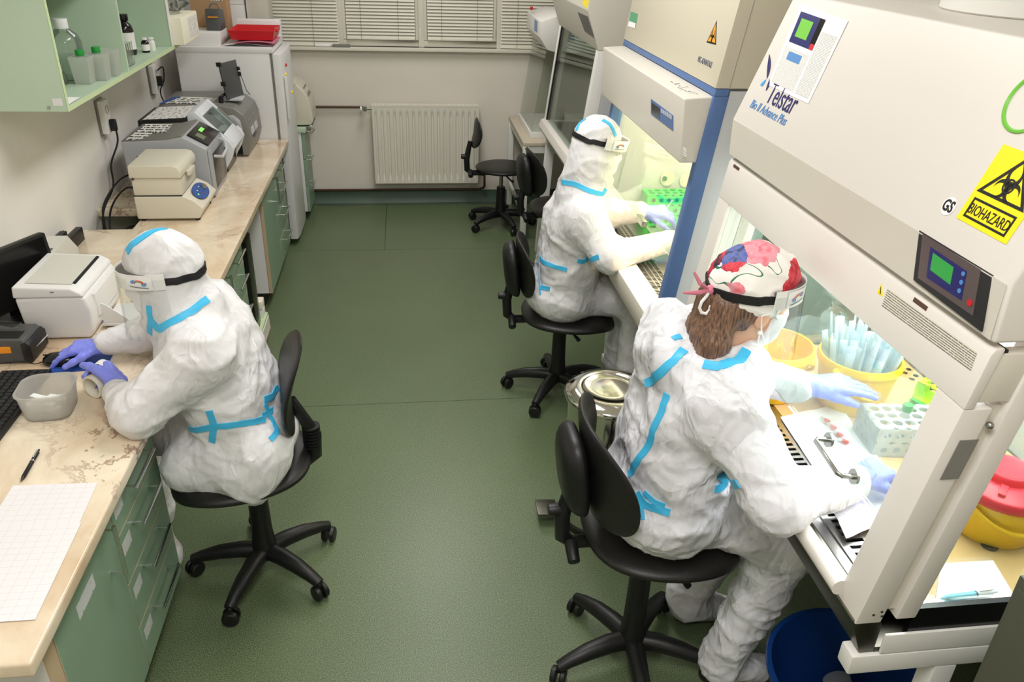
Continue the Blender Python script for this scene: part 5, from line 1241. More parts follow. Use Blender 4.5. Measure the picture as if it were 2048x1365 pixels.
# tissue with four small tubes, folded towels
def cloth(label, quad, h, seed, n=16, amp=.004, mt='napkin'):
    q = [Vector(p) for p in quad]
    def fn(u, v):
        p = q[0].lerp(q[1], u).lerp(q[3].lerp(q[2], u), v); return p+Vector((0, 0, h+amp*noise.noise(Vector((u*4+seed, v*4, seed)))+amp*.5*noise.noise(Vector((u*11, v*11+seed, 1)))))
    o = MB().grid(fn, n, n).build('paper_towel', mt, None, solid=-.0025, at=tuple(q[0])); return tag(o, label, 'towel')
cloth('white paper towel with four red sample tubes spread on the cabinet floor', [hz(1560, 838, ZW), hz(1700, 1050, ZW), hz(1790, 965, ZW), hz(1675, 812, ZW)], .004, 1, 18)
cloth('folded white paper towel at the front grille of the near cabinet', [hz(1665, 1030, ZW+.006), hz(1690, 1085, ZW+.006), hz(1785, 1045, ZW+.006), hz(1755, 955, ZW+.006)], .010, 5, 14, .003)
for i_, (x, y) in enumerate(((1650, 840), (1663, 853), (1676, 868), (1687, 882))):
    p = hz(x, y, ZW+.014); a = Vector(p)+Vector((-.006, .012, 0)); b = Vector(p)+Vector((.006, -.012, 0))
    t_ = thing('sample_tube', ['first', 'second', 'third', 'last'][i_]+' small red-filled sample tube in the row on the paper towel, counted from the buckets', 'tube', tuple(p), group='red sample tubes on the towel')
    MB().cyl(a, a.lerp(b, .65), .0048, n=10).build('body', 'frosted', t_); MB().cyl(a.lerp(b, .45), b, .0056, n=10).build('red_end', 'red_tube', t_)
# sharps container, plug, notepad and pen near the side pane
SX, SY = 1.345, 1.315
t = thing('sharps_container', 'yellow sharps container with a red lid seen through the side pane', 'container', (SX, SY, ZW))
MB().lathe([(0, 0), (.086, 0), (.09, .006), (.096, .115), (0, .115)], 40, (SX, SY, ZW)).build('body', 'yellow_plastic', t, ang=45)
l = MB().lathe([(.099, .105), (.103, .108), (.103, .128), (.098, .133), (0, .136)], 40, (SX, SY, ZW)).build('lid', 'red_lid', t, ang=45)
MB().lathe([(0, .134), (.055, .134), (.057, .138), (.057, .150), (.054, .154), (.048, .151), (0, .150)], 32, (SX+.015, SY+.02, ZW)).build('flap', 'red_lid', l, ang=45)
MB().obox((SX-.04, SY-.045, ZW+.14), (.7, .7, 0), (-.7, .7, 0), (0, 0, 1), .022, .008, .003).build('tab', 'red_lid', l, bevel=.002)
pts = [(SX+.101*math.cos(a_), SY+.101*math.sin(a_), ZW+.098-.045*math.sin(math.pi*i_/20)) for i_, a_ in ((k, math.radians(195+k*8.0)) for k in range(21))]
MB().tube(pts, .0055, 8).build('handle', 'yellow_plastic', t)
tag(MB().cyl((1.30, 1.245, ZW), (1.30, 1.245, ZW+.006), .019, .018, 20).build('rubber_plug', 'black_matte', None, bevel=.002, at=(1.30, 1.245, ZW)), 'round black rubber plug lying in front of the sharps container', 'plug')
q = [(1.055, 1.076, ZW), (1.245, 1.074, ZW), (1.275, 1.198, ZW), (1.15, 1.20, ZW)]
tag(sheet('note_paper', q, 'paper', None, nrm=(0, 0, 1), th=.003, at=(1.15, 1.14, ZW)), 'white note paper under the blue pen inside the side pane', 'paper')
pen('light blue and white ballpoint pen lying on the note paper', (1.078, 1.094, ZW+.0115), (1.212, 1.102, ZW+.0115), .0068, 'pen_blue', 'dark_gray', 'white_plastic', 'white_plastic')
tube_rack('green tube rack deep behind the sharps container', (1.50, 1.20, ZW), (0, 1, 0), (1, 0, 0), 5, 2, .026, .11, .010, 'rack_green', (0, 1.0), z=ZW)

# ================================================================== middle safety cabinet (blue frame)
MY0, MY1 = 2.45, 3.60
K2 = (.958-.853)/(1.575-.70)
def S2(z, off=0): return .853+(z-.70)*K2+off
N2 = Vector((-1, 0, K2)).normalized()
t = thing('safety_cabinet', 'cream biological safety cabinet with blue side frame in the middle of the right row', 'lab cabinet', (1.2, 3.02, .69))
def sl2(o0, o1, z0, z1): return [(S2(z0, o0), z0), (S2(z1, o0), z1), (S2(z1, o1), z1), (S2(z0, o1), z0)]
MB().prism(sl2(0, .05, .70, 1.575), 'y', MY0, MY0+.04).build('side_frame', 'blue_frame', t, bevel=.003)
MB().prism(sl2(0, .05, .70, 1.575), 'y', MY1-.04, MY1).build('side_frame', 'blue_frame', t, bevel=.003)
MB().prism(sl2(0, .045, 1.575, 1.597), 'y', MY0, MY1).build('frame_top', 'blue_frame', t, bevel=.003)
MB().prism([(S2(.70, .05), .70), (S2(1.59, .05), 1.59), (1.66, 1.59), (1.66, .70)], 'y', MY0+.002, MY0+.03).build('side_panel', 'light_gray', t)
MB().prism([(S2(.70, .05), .70), (S2(1.59, .05), 1.59), (1.66, 1.59), (1.66, .70)], 'y', MY1-.03, MY1-.002).build('side_panel', 'light_gray', t)
MB().prism([(.958, 1.598), (1.005, 1.93), (1.66, 1.93), (1.66, 1.598)], 'y', MY0, MY1).build('upper_housing', 'cream_metal', t, bevel=.004)
bpy.data.objects[t.children[-1].name].data.materials[0] = mat('msc_cream', (200, 192, 172), .45)
MB().prism([(1.003, 1.598), (1.05, 1.93), (1.051, 1.93), (1.004, 1.598)], 'y', MY0-.001, MY0).build('side_seam', 'mid_gray', t)
MB().box(1.61, 1.66, MY0+.03, MY1-.03, .72, 1.59).build('back_wall', 'white_metal', t)
# hood box
MB().prism([(.878, 1.362), (.868, 1.565), (1.0, 1.574), (.975, 1.362)], 'y', MY0+.012, MY1-.012).build('hood', 'gray_cream', t, bevel=.006, seg=3)
bpy.data.objects[t.children[-1].name].data.materials[0] = M['msc_cream']
MB().box(.99, 1.61, MY0+.03, MY1-.03, 1.582, 1.596).build('inner_ceiling', 'white_metal', t)
# apron, sill, grille, floor
MB().prism([(S2(.70, .0), .69), (.835, .765), (.838, .80), (.86, .805), (.88, .80), (.88, .69)], 'y', MY0+.04, MY1-.04).build('front_apron', 'cream_band', t, bevel=.004)
MB().box(.86, .93, MY0+.04, MY1-.04, .79, .80).build('front_sill', 'cream_metal', t)
MB().box(.93, 1.61, MY0+.03, MY1-.03, .70, .715).build('base_pan', 'steel_dark', t)
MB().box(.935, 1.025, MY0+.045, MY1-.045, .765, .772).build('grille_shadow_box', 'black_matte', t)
for i in range(4):
    ya = MY0+.045+i*.266; yb = ya+.258
    MB().box(.93, .94, ya, yb, .785, .79).build('grille_edge', 'steel', t); MB().box(1.02, 1.03, ya, yb, .785, .79).build('grille_edge', 'steel', t)
    for xx in (.96, .98, 1.0): MB().box(xx-.003, xx+.003, ya, yb, .785, .79).build('grille_strip', 'steel', t)
    gb = None
    for k in range(19):
        y = ya+.006+k*.0137
        if gb is None: gb = MB().box(.94, 1.02, y-.0028, y+.0028, .7852, .7902).build('grille_bar', 'steel', t); y0_ = y
        else:
            o = gb.copy(); COL.objects.link(o); o.parent = t; o.location.y = y-y0_
MB().box(1.03, 1.61, MY0+.03, MY1-.03, .782, .788).build('work_surface', 'steel', t)
MB().prism([(S2(1.0, .03), 1.0), (S2(1.4, .03), 1.4), (S2(1.4, .035), 1.4), (S2(1.0, .035), 1.0)], 'y', MY0+.04, MY1-.04).build('sliding_window', 'sash_glass', t)
a_, b_ = Vector((S2(1.005, .028), 2.93, 1.02)), Vector((S2(1.005, .028), 2.85, 1.01))
MB().obox((a_+b_)/2+N2*.01, (0, 1, 0), N2, (.12, 0, 1), .045, .011, .012).build('window_handle', 'steel', t, bevel=.004)
XH = lambda x, y: hit(x, y, (.873, 0, 1.465), (-1, 0, -.0493))
HN = Vector((-1, 0, -.0493)).normalized()
kp = sheet('control_panel', [XH(1303, 228), XH(1347, 261), XH(1347, 231), XH(1303, 198)], 'blue_frame', t, th=.002, nrm=HN)
sheet('display', [XH(1305, 226), XH(1321, 238), XH(1321, 217), XH(1305, 205)], 'black_gloss', kp, th=.0006, nrm=HN, off=.0026)
for i in range(6):
    x = 1325+i*3.7; y = 221+i*2.5
    sheet('key', [XH(x-1.3, y+4), XH(x+1.3, y+5.6), XH(x+1.3, y-3), XH(x-1.3, y-4.6)], 'light_gray', kp, th=.0006, nrm=HN, off=.0026)
sheet('test_mark', [XH(1366, 312), XH(1373, 316), XH(1373, 298), XH(1366, 293)], 'print_label', t, nrm=HN)
MB().slab([XH(1201, 193), XH(1210, 200), XH(1203, 230), XH(1199, 228)], .001, HN).build('marker', 'light_gray', t) if False else None
BN = Vector((-.332, 0, .047)).normalized(); BP = (.958, 0, 1.598); BD = Vector((.047, 0, .332)).normalized()
hB = lambda x, y: hit(x, y, BP, BN)
sheet('green_sticker', [hB(1257, 50), hB(1271, 56), hB(1276, 28), hB(1262, 23)], 'label_green', t, nrm=BN)
sheet('white_sticker', [hB(1256, 52), hB(1270, 57), hB(1272, 47), hB(1259, 42)], 'paper', t, nrm=BN, off=.0012)
tr = [hB(1413, 85), hB(1432, 90), hB(1434, 41)]; cc_ = sum(tr, Vector())/3
MB().slab(tr, .0006, BN).build('hazard_triangle_rim', 'sign_black', t)
ht = MB().slab([cc_+(p-cc_)*.78+BN*.0007 for p in tr], .0004, BN).build('hazard_triangle', 'amber_sign', t)
U, V, SNs = Vector((0, -1, 0)), BD, BN
SNN_keep = SNN; SNN = BN; O3 = cc_+V*-.004
for k in range(3):
    a_ = math.radians(90+120*k); crescent(ht, .011*math.cos(a_), .011*math.sin(a_), .012, a_, e=.0013)
SNN = SNN_keep
text('model_lettering', 'MSC-ADVANTAGE', .026, 'ink_gray', t, hB(1395, 123)+BN*.0006, (0, -1, 0), BD, sx=.62)
for i in range(7):
    p = Vector((.90+.006*random.random(), 2.52+i*.03, 1.5705))
    MB().tube([p, p+Vector((random.uniform(-.02, .03), random.uniform(.0, .03), .003)), p+Vector((random.uniform(-.02, .03), random.uniform(-.02, .03), .0))], .0007, 4).build('pen_scrawl', 'ink_gray', t)
area('middle_cabinet_lamp', (1.30, 3.02, 1.55), .36, .95, 20, (1, .84, .56))
MB().cyl((1.2, MY0+.1, 1.578), (1.2, MY1-.1, 1.578), .008, n=10).build('lamp_tube', 'white_plastic', t)
t = thing('cabinet_stand', 'white steel stand carrying the middle safety cabinet', 'stand', (1.2, 3.02, 0))
for yy in (2.46, 3.54):
    MB().box(.95, 1.62, yy, yy+.045, .64, .689).build('cross_beam', 'white_metal', t, bevel=.004)
    for xx in (1.0, 1.52): MB().box(xx, xx+.05, yy, yy+.045, .04, .64).build('leg', 'white_metal', t, bevel=.004)
    MB().box(.99, 1.62, yy, yy+.045, 0, .04).build('foot', 'white_metal', t, bevel=.004)
# inside it: green rack, tubes, round discs on the far side wall
ZM = .7885
GY = 2.93
tube_rack('bright green tube rack inside the blue-framed cabinet', (1.10, 3.455, ZM), (1, 0, 0), (0, 1, 0), 5, 2, .037, .15, .013, 'rack_green', (0, .5, 1.0), margin=.012)
GR = [o for o in bpy.data.objects if o.name.startswith('tube_rack') and 'inside the blue-framed' in o.get('label', '')][0]
for yy_ in (3.455, 3.553): rack_side(GR, (1.10, yy_, ZM), (1, 0, 0), 5, 3, .037, .012, .15, .011, 'rack_green')
def round_disc(x, y): return MB().lathe([(.03, 0), (.034, .004), (.034, .008), (0, .008)], 24, hy(x, y, MY1-.0305), (0, -1, 0)).build('round_disc', 'cream_band', TEL2)
TEL2 = bpy.data.objects['safety_cabinet.001']
round_disc(1334, 357); round_disc(1372, 360); pp_ = hy(1329, 357, MY1-.0385); MB().cyl(pp_, pp_+Vector((0, -.006, 0)), .011).build('green_disc', 'green_dot', TEL2)
GF = 'green-capped sample tubes in the green rack'
for k in range(5):
    tube_in('green-capped sample tube standing in the bright green rack', (1.10+.012+.0185+.037*k, 3.455+.012+.0185+.037*(k % 2), ZM+.004), .135, .0105, 'green_cap', group=GF)

# ================================================================== far safety cabinet
FY0, FY1 = 4.12, 5.22
t = thing('safety_cabinet', 'white far safety cabinet with closed slanted glass front near the window', 'lab cabinet', (1.3, 4.67, .85))
def S3(z, off=0): return .905+(z-.90)*.118+off
MB().prism([(.905, 1.66), (.972, 1.475), (1.66, 1.475), (1.66, 1.95), (.955, 1.95)], 'y', FY0, FY1).build('upper_housing', 'white_metal', t, bevel=.004)
bpy.data.objects[t.children[-1].name].data.materials[0] = M['gray_cream']
def sl3(o0, o1, z0, z1): return [(S3(z0, o0), z0), (S3(z1, o0), z1), (S3(z1, o1), z1), (S3(z0, o1), z0)]
MB().prism(sl3(0, .06, .90, 1.475), 'y', FY0, FY0+.055).build('front_column', 'white_metal', t, bevel=.004)
MB().prism(sl3(0, .06, .90, 1.475), 'y', FY1-.045, FY1).build('front_column', 'white_metal', t, bevel=.004)
MB().prism(sl3(.004, .03, .90, 1.475), 'y', FY1-.062, FY1-.045).build('gasket', 'gasket', t)
MB().prism(sl3(.008, .014, .90, 1.475), 'y', FY0+.055, FY1-.06).build('glass_front', 'sash_glass', t)
MB().prism([(S3(.90, .06), .90), (S3(1.475, .06), 1.475), (1.66, 1.475), (1.66, .90)], 'y', FY0+.002, FY0+.025).build('side_panel', 'light_gray', t)
MB().prism([(S3(.90, .06), .90), (S3(1.475, .06), 1.475), (1.66, 1.475), (1.66, .90)], 'y', FY1-.012, FY1-.006).build('side_pane', 'side_glass', t)
MB().prism([(.88, .83), (.87, .855), (.885, .895), (.91, .905), (.95, .905), (.95, .83)], 'y', FY0, FY1).build('front_rail', 'cream_metal', t, bevel=.004)
MB().box(.95, 1.66, FY0, FY1, .83, .88).build('base', 'steel', t)
MB().box(.95, 1.62, FY0+.03, FY1-.03, .88, .886).build('work_surface', 'steel', t)
MB().box(1.62, 1.66, FY0+.02, FY1-.02, .88, 1.475).build('back_wall', 'gray_cream', t)
hn3 = Vector((-.185, 0, -.067)).normalized(); hP = (.905, 0, 1.66); h5 = lambda x, y: hit(x, y, hP, hn3)
sheet('display', [h5(1170, 62), h5(1189, 75), h5(1176, 33), h5(1156, 24)], 'foam_gray', t, nrm=hn3, th=.002)
bpy.data.objects['display'].data.materials[0] = M['black_gloss']
t.children[-1].data.materials[0] = M['fascia_brown']
bN3 = Vector((-.29, 0, .05)).normalized(); h6 = lambda x, y: hit(x, y, (.905, 0, 1.66), bN3)
sheet('yellow_sticker', [h6(1165, 9), h6(1175, 18), h6(1180, -12), h6(1168, -20)], 'yellow_sign', t, nrm=bN3)
sheet('blue_sticker', [hy(1095, 66, FY1+.001), hy(1114, 68, FY1+.001), hy(1116, 47, FY1+.001), hy(1096, 47, FY1+.001)], 'blue_sheet', t, nrm=(0, -1, 0)) if False else None
MB().box(.99, 1.07, FY1-.02, FY1-.013, 1.38, 1.45).build('blue_card', 'blue_sheet', t)
t = thing('cabinet_stand', 'white steel stand carrying the far safety cabinet', 'stand', (1.25, 4.67, 0))
for yy in (4.16, 5.13):
    MB().prism([(.875, 0), (.93, 0), (.975, .829), (.92, .829)], 'y', yy, yy+.05).build('leg', 'white_metal', t, bevel=.003)
    MB().box(1.55, 1.60, yy, yy+.05, 0, .829).build('leg', 'white_metal', t, bevel=.003)
    MB().box(.93, 1.55, yy+.01, yy+.04, .27, .32).build('cross_beam', 'white_metal', t, bevel=.003)
MB().box(1.55, 1.58, 4.21, 5.13, .30, .82).build('modesty_panel', 'mid_gray', t)
t = thing('sharps_container', 'dim yellow container with a red lid behind the glass of the far cabinet', 'container', (1.3, 4.55, .886))
MB().box(1.22, 1.38, 4.47, 4.63, .886, 1.12).build('body', 'yellow_plastic', t, bevel=.012, seg=3)
MB().lathe([(.08, 0), (.075, .03), (.05, .06), (0, .065)], 24, (1.30, 4.55, 1.12)).build('lid', 'red_lid', t)
t = thing('instrument_lid', 'round dark instrument inside the far cabinet just above the hooded head', 'device', (1.12, 4.30, .886))
MB().lathe([(0, 0), (.13, 0), (.13, .05), (.10, .09), (0, .10)], 32, (1.12, 4.32, .886)).build('housing', 'rubber', t)

# ================================================================== small table with a clear hood at the window
t = thing('side_table', 'white metal side table with beige top beside the window wall', 'table', (1.2, 5.8, 0))
MB().box(.80, 1.60, 5.38, 6.22, .675, .70).build('tabletop', 'edge_beige', t, bevel=.003)
bpy.data.objects[t.children[-1].name].data.materials[0] = mat('table_beige', (200, 188, 168), .5)
MB().box(.81, 1.59, 5.39, 6.21, .625, .675).build('apron', 'white_metal', t, bevel=.003)
for xx in (.80, 1.56):
    for yy in (5.38, 6.18): MB().box(xx, xx+.04, yy, yy+.04, 0, .674).build('leg', 'white_metal', t, bevel=.003)
MB().box(.81, .83, 5.42, 6.18, .16, .19).build('stretcher', 'white_metal', t)
for z in (.66, .23): MB().cyl((.82, 5.379, z), (.82, 5.375, z), .008, n=10).build('bolt', 'rubber', t)
t = thing('acrylic_hood', 'clear acrylic bench hood with white base and top on the side table', 'hood', (1.1, 5.8, .70))
MB().box(.86, 1.45, 5.50, 6.12, .70, .745).build('base', 'white_metal', t, bevel=.005)
for (nm, q) in (('front_pane', [(.87, 5.51, .745), (.87, 6.11, .745), (.95, 6.11, 1.30), (.95, 5.51, 1.30)]), ('side_pane', [(.87, 5.51, .745), (1.44, 5.51, .745), (1.44, 5.51, 1.30), (.95, 5.51, 1.30)]), ('side_pane', [(.87, 6.11, .745), (1.44, 6.11, .745), (1.44, 6.11, 1.30), (.95, 6.11, 1.30)])):
    MB().slab(q, .004).build(nm, 'acrylic', t)
MB().prism([(.90, 1.36), (.955, 1.285), (1.02, 1.27), (1.45, 1.27), (1.45, 1.50), (1.02, 1.50), (.90, 1.46)], 'y', 5.50, 6.12).build('top_housing', 'white_metal', t, bevel=.006)
sheet('label', [(.899, 5.75, 1.38), (.899, 5.62, 1.38), (.899, 5.62, 1.45), (.899, 5.75, 1.45)], 'label_blue', t, nrm=(-1, 0, 0))
MB().ball((.905, 5.95, 1.50), .012).build('indicator', 'red', t)
MB().box(1.05, 1.12, 5.62, 5.66, .80, .89).build('socket_plate', 'steel', t, bevel=.004)
# ================================================================== chairs
def make_chair(label, loc, rot, zs, leg_ang, tilt=.12, round_seat=False, back_h=.27, back_w=.36, back_x=-.20, sx=.03, thin=False):
    t = thing('lab_chair', label, 'chair', loc, rot, group='black lab chairs', local=True)
    # five-star base
    for k in range(5):
        a = leg_ang-rot+k*2*math.pi/5; c, s = math.cos(a), math.sin(a)
        pts = [(c*r, s*r, z) for r, z in ((.02, .098), (.08, .102), (.15, .095), (.21, .08), (.245, .066))]
        lg = MB().tube(pts, [.030, .029, .026, .021, .018], 10).build('leg', 'black_plastic', t, ang=60)
        cx, cy = c*.243, s*.243; wa = a+.9+k; wx, wy = math.cos(wa), math.sin(wa)
        cs = MB().cyl((cx, cy, .045), (cx, cy, .07), .009, n=8)
        for sg_ in (-1, 1): cs.cyl((cx-wy*sg_*.006, cy+wx*sg_*.006, .029), (cx-wy*sg_*.023, cy+wx*sg_*.023, .029), .029, .026, 16)
        cs.build('caster', 'black_plastic', lg, bevel=.003, seg=1)
    MB().lathe([(0, .07), (.04, .075), (.045, .10), (.040, .125), (.034, .19), (.031, zs-.10 if not round_seat else .30), (0, zs-.10 if not round_seat else .30)], 20).build('column_cover', 'black_plastic', t, ang=40)
    MB().cyl((0, 0, .26), (0, 0, zs-.07), .014).build('gas_column', 'steel', t)
    MB().lathe([(.02, zs-.085), (.045, zs-.075), (.05, zs-.055), (0, zs-.055)], 16).box(-.11, .11, -.05, .05, zs-.07, zs-.058).build('seat_plate', 'black_plastic', t)
    MB().tube([(.02, -.02, zs-.075), (.05, -.14, zs-.085), (.06, -.19, zs-.08)], [.006, .006, .01], 8).build('lever', 'black_plastic', t)
    if round_seat:
        cushion(MB(), .40, .40, .028, .02, lambda x, y, s: (sx*.3+x, y, zs-.03+s), p=2.0).build('seat', 'black_seat', t, ang=70)
    else:
        def seatfn(x, y, s):
            z = zs-.035+s
            if s > -.001: z -= .016*math.exp(-((x+.03)**2+(y*.9)**2)/.012)
            z += -.03*max(0, (x-.10)/.12)**2+.014*(y/.2)**2*max(0, .3-x)
            return (sx+x*(1+.0*y), y*(1-.10*max(0, -x/.2)), z)
        cushion(MB(), .43, .45, .028, .034, seatfn, p=2.7, ns=56).build('seat', 'black_seat', t, ang=70)
    bz = zs+(.205 if not thin else .235) if not round_seat else zs+.22
    def backfn(x, y, s):
        # x across, y up
        d = back_x+.045*(x/.18)**2-tilt*y-.05*math.sin((y/.27+.5)*math.pi*1.0)*0+.03*(.5-abs(y/back_h))*.5
        if thin: d = back_x+.015-1.5*y*y-tilt*y+.012*(x/.18)**2
        return (d+s, x, bz+y)
    cushion(MB(), back_w, back_h, .014, .018, backfn, p=2.5, ns=48).build('backrest', 'black_seat', t, ang=70)
    if not round_seat and not thin:
        cushion(MB(), .20, .25, .05, .02, lambda x, y, s: (back_x-.024-tilt*y+s, x, bz-.02+y), p=3.0).build('back_cover', 'black_plastic', t, ang=60)
    MB().tube([(-.08, 0, zs-.068), (back_x-.02, 0, zs-.07), (back_x-.05, 0, zs-.045), (back_x-.055, 0, zs+.03), (back_x+(.008 if thin else -.03), 0, zs+(.175 if thin else .16))], [.018, .02, .022, .022, .016], 10).build('back_bar', 'black_plastic', t, ang=60)
    if thin:
        for k in range(7): MB().cyl((back_x-.044, 0, zs-.01+k*.012), (back_x-.044, 0, zs-.004+k*.012), .029, n=14).build('bellows_ring', 'black_plastic', t)
    for (p, q) in () if thin else (((back_x-.06, 0, zs+.05), (back_x-.095, 0, zs+.05)), ((back_x-.03, -.02, zs-.05), (back_x-.03, -.075, zs-.075))):
        MB().cyl(p, q, .019, .017, 14).build('knob', 'black_plastic', t, bevel=.003)
    return t
make_chair('black lab chair under the person seated at the left worktop', (-.523, 2.178, 0), math.radians(189), .51, math.radians(178.5), back_h=.30, back_w=.34, back_x=-.15, thin=True, tilt=.16)
make_chair('black lab chair under the person at the blue-framed cabinet', (.694, 3.28, 0), math.radians(-4), .47, math.radians(164))
make_chair('black lab chair under the woman in the floral cap', (.644, 1.677, 0), math.radians(1), .575, math.radians(194), back_w=.46, back_h=.29, back_x=-.195)
make_chair('empty black stool with round seat in front of the radiator', (.69, 5.69, 0), math.radians(0), .475, math.radians(144), round_seat=True, back_x=-.20, back_w=.30, back_h=.20, tilt=-.15)
make_chair('empty black lab chair at the far cabinet behind the hooded person', (.93, 4.62, 0), math.radians(6), .52, math.radians(170))

# ================================================================== bins and tub
BX, BY = .70, 2.365
t = thing('pedal_bin', 'round stainless steel pedal bin between the two chairs on the right', 'bin', (BX, BY, 0))
MB().lathe([(0, .03), (.148, .03), (.15, .04), (.15, .525), (.155, .528), (.155, .54), (0, .54)], 48, (BX, BY, 0)).build('body', 'lid_steel', t, ang=40)
MB().lathe([(0, 0), (.152, 0), (.154, .028), (.148, .034), (0, .034)], 48, (BX, BY, 0)).build('base_ring', 'black_plastic', t)
l = MB().lathe([(.150, .542), (.163, .545), (.166, .555), (.160, .567), (.128, .580), (.108, .584), (.103, .580), (.100, .577), (.06, .580), (0, .582)], 56, (BX, BY, 0)).build('lid', 'lid_steel', t, ang=60)
MB().box(BX-.185, BX-.14, BY-.02, BY+.02, .025, .035).build('pedal_arm', 'steel', t)
MB().slab([(BX-.245, BY-.045, .045), (BX-.165, BY-.045, .040), (BX-.165, BY+.045, .040), (BX-.245, BY+.045, .045)], .012, (0, 0, 1)).build('pedal', 'steel_dark', t, bevel=.003)
MB().box(BX+.02, BX+.055, BY-.158, BY-.148, .18, .46).build('carry_handle', 'black_plastic', t, bevel=.004)
UX, UY = 1.14, 1.328
t = thing('blue_tub', 'large dark blue plastic tub under the near cabinet', 'tub', (UX, UY, 0))
MB().lathe([(0, 0), (.16, 0), (.165, .008), (.215, .285), (.228, .287), (.230, .295), (.226, .302), (.214, .30), (.160, .014), (0, .012)], 56, (UX, UY, 0)).build('body', 'blue_tub', t, ang=45)
for z, r in ((.09, .176), (.18, .192)): MB().lathe([(r, z), (r+.006, z+.006), (r+.002, z+.012)], 56, (UX, UY, 0)).build('ridge', 'blue_tub', t)
for i, (x, y, z, a, b) in enumerate(((1.045, 1.34, .09, .4, .9), (1.14, 1.215, .10, 1.5, .8), (1.215, 1.345, .10, 2.2, .8))):
    d_ = Vector((math.cos(a)*.5, math.sin(a)*.5, b)).normalized(); p = Vector((x, y, z-.07))
    t_ = thing('sample_jar', ['milky plastic jar leaning on the left inside the blue tub', 'milky plastic jar in the middle of the blue tub', 'milky plastic jar at the back of the blue tub'][i], 'jar', tuple(p), group='plastic jars in the blue tub')
    MB().lathe([(0, 0), (.042, 0), (.046, .006), (.046, .12), (.036, .14), (0, .14)], 24, p, d_).build('body', 'frosted', t_, ang=50)
    MB().lathe([(.038, .14), (.038, .165), (0, .166)], 24, p, d_).build('lid', 'frosted', t_)
p = hy(2030, 1170, .86)
t = thing('dark_cabinet', 'dark olive grey metal cabinet edge at the lower right corner', 'cabinet', (p.x+.25, .7, 0))
mat('olive_metal', (74, 76, 62), .45)
MB().box(p.x, p.x+.5, .55, .86, 0, 1.12).build('body', 'olive_metal', t, bevel=.004)
MB().box(p.x-.004, p.x, .56, .85, .02, 1.10).build('door', 'olive_metal', t, bevel=.002)

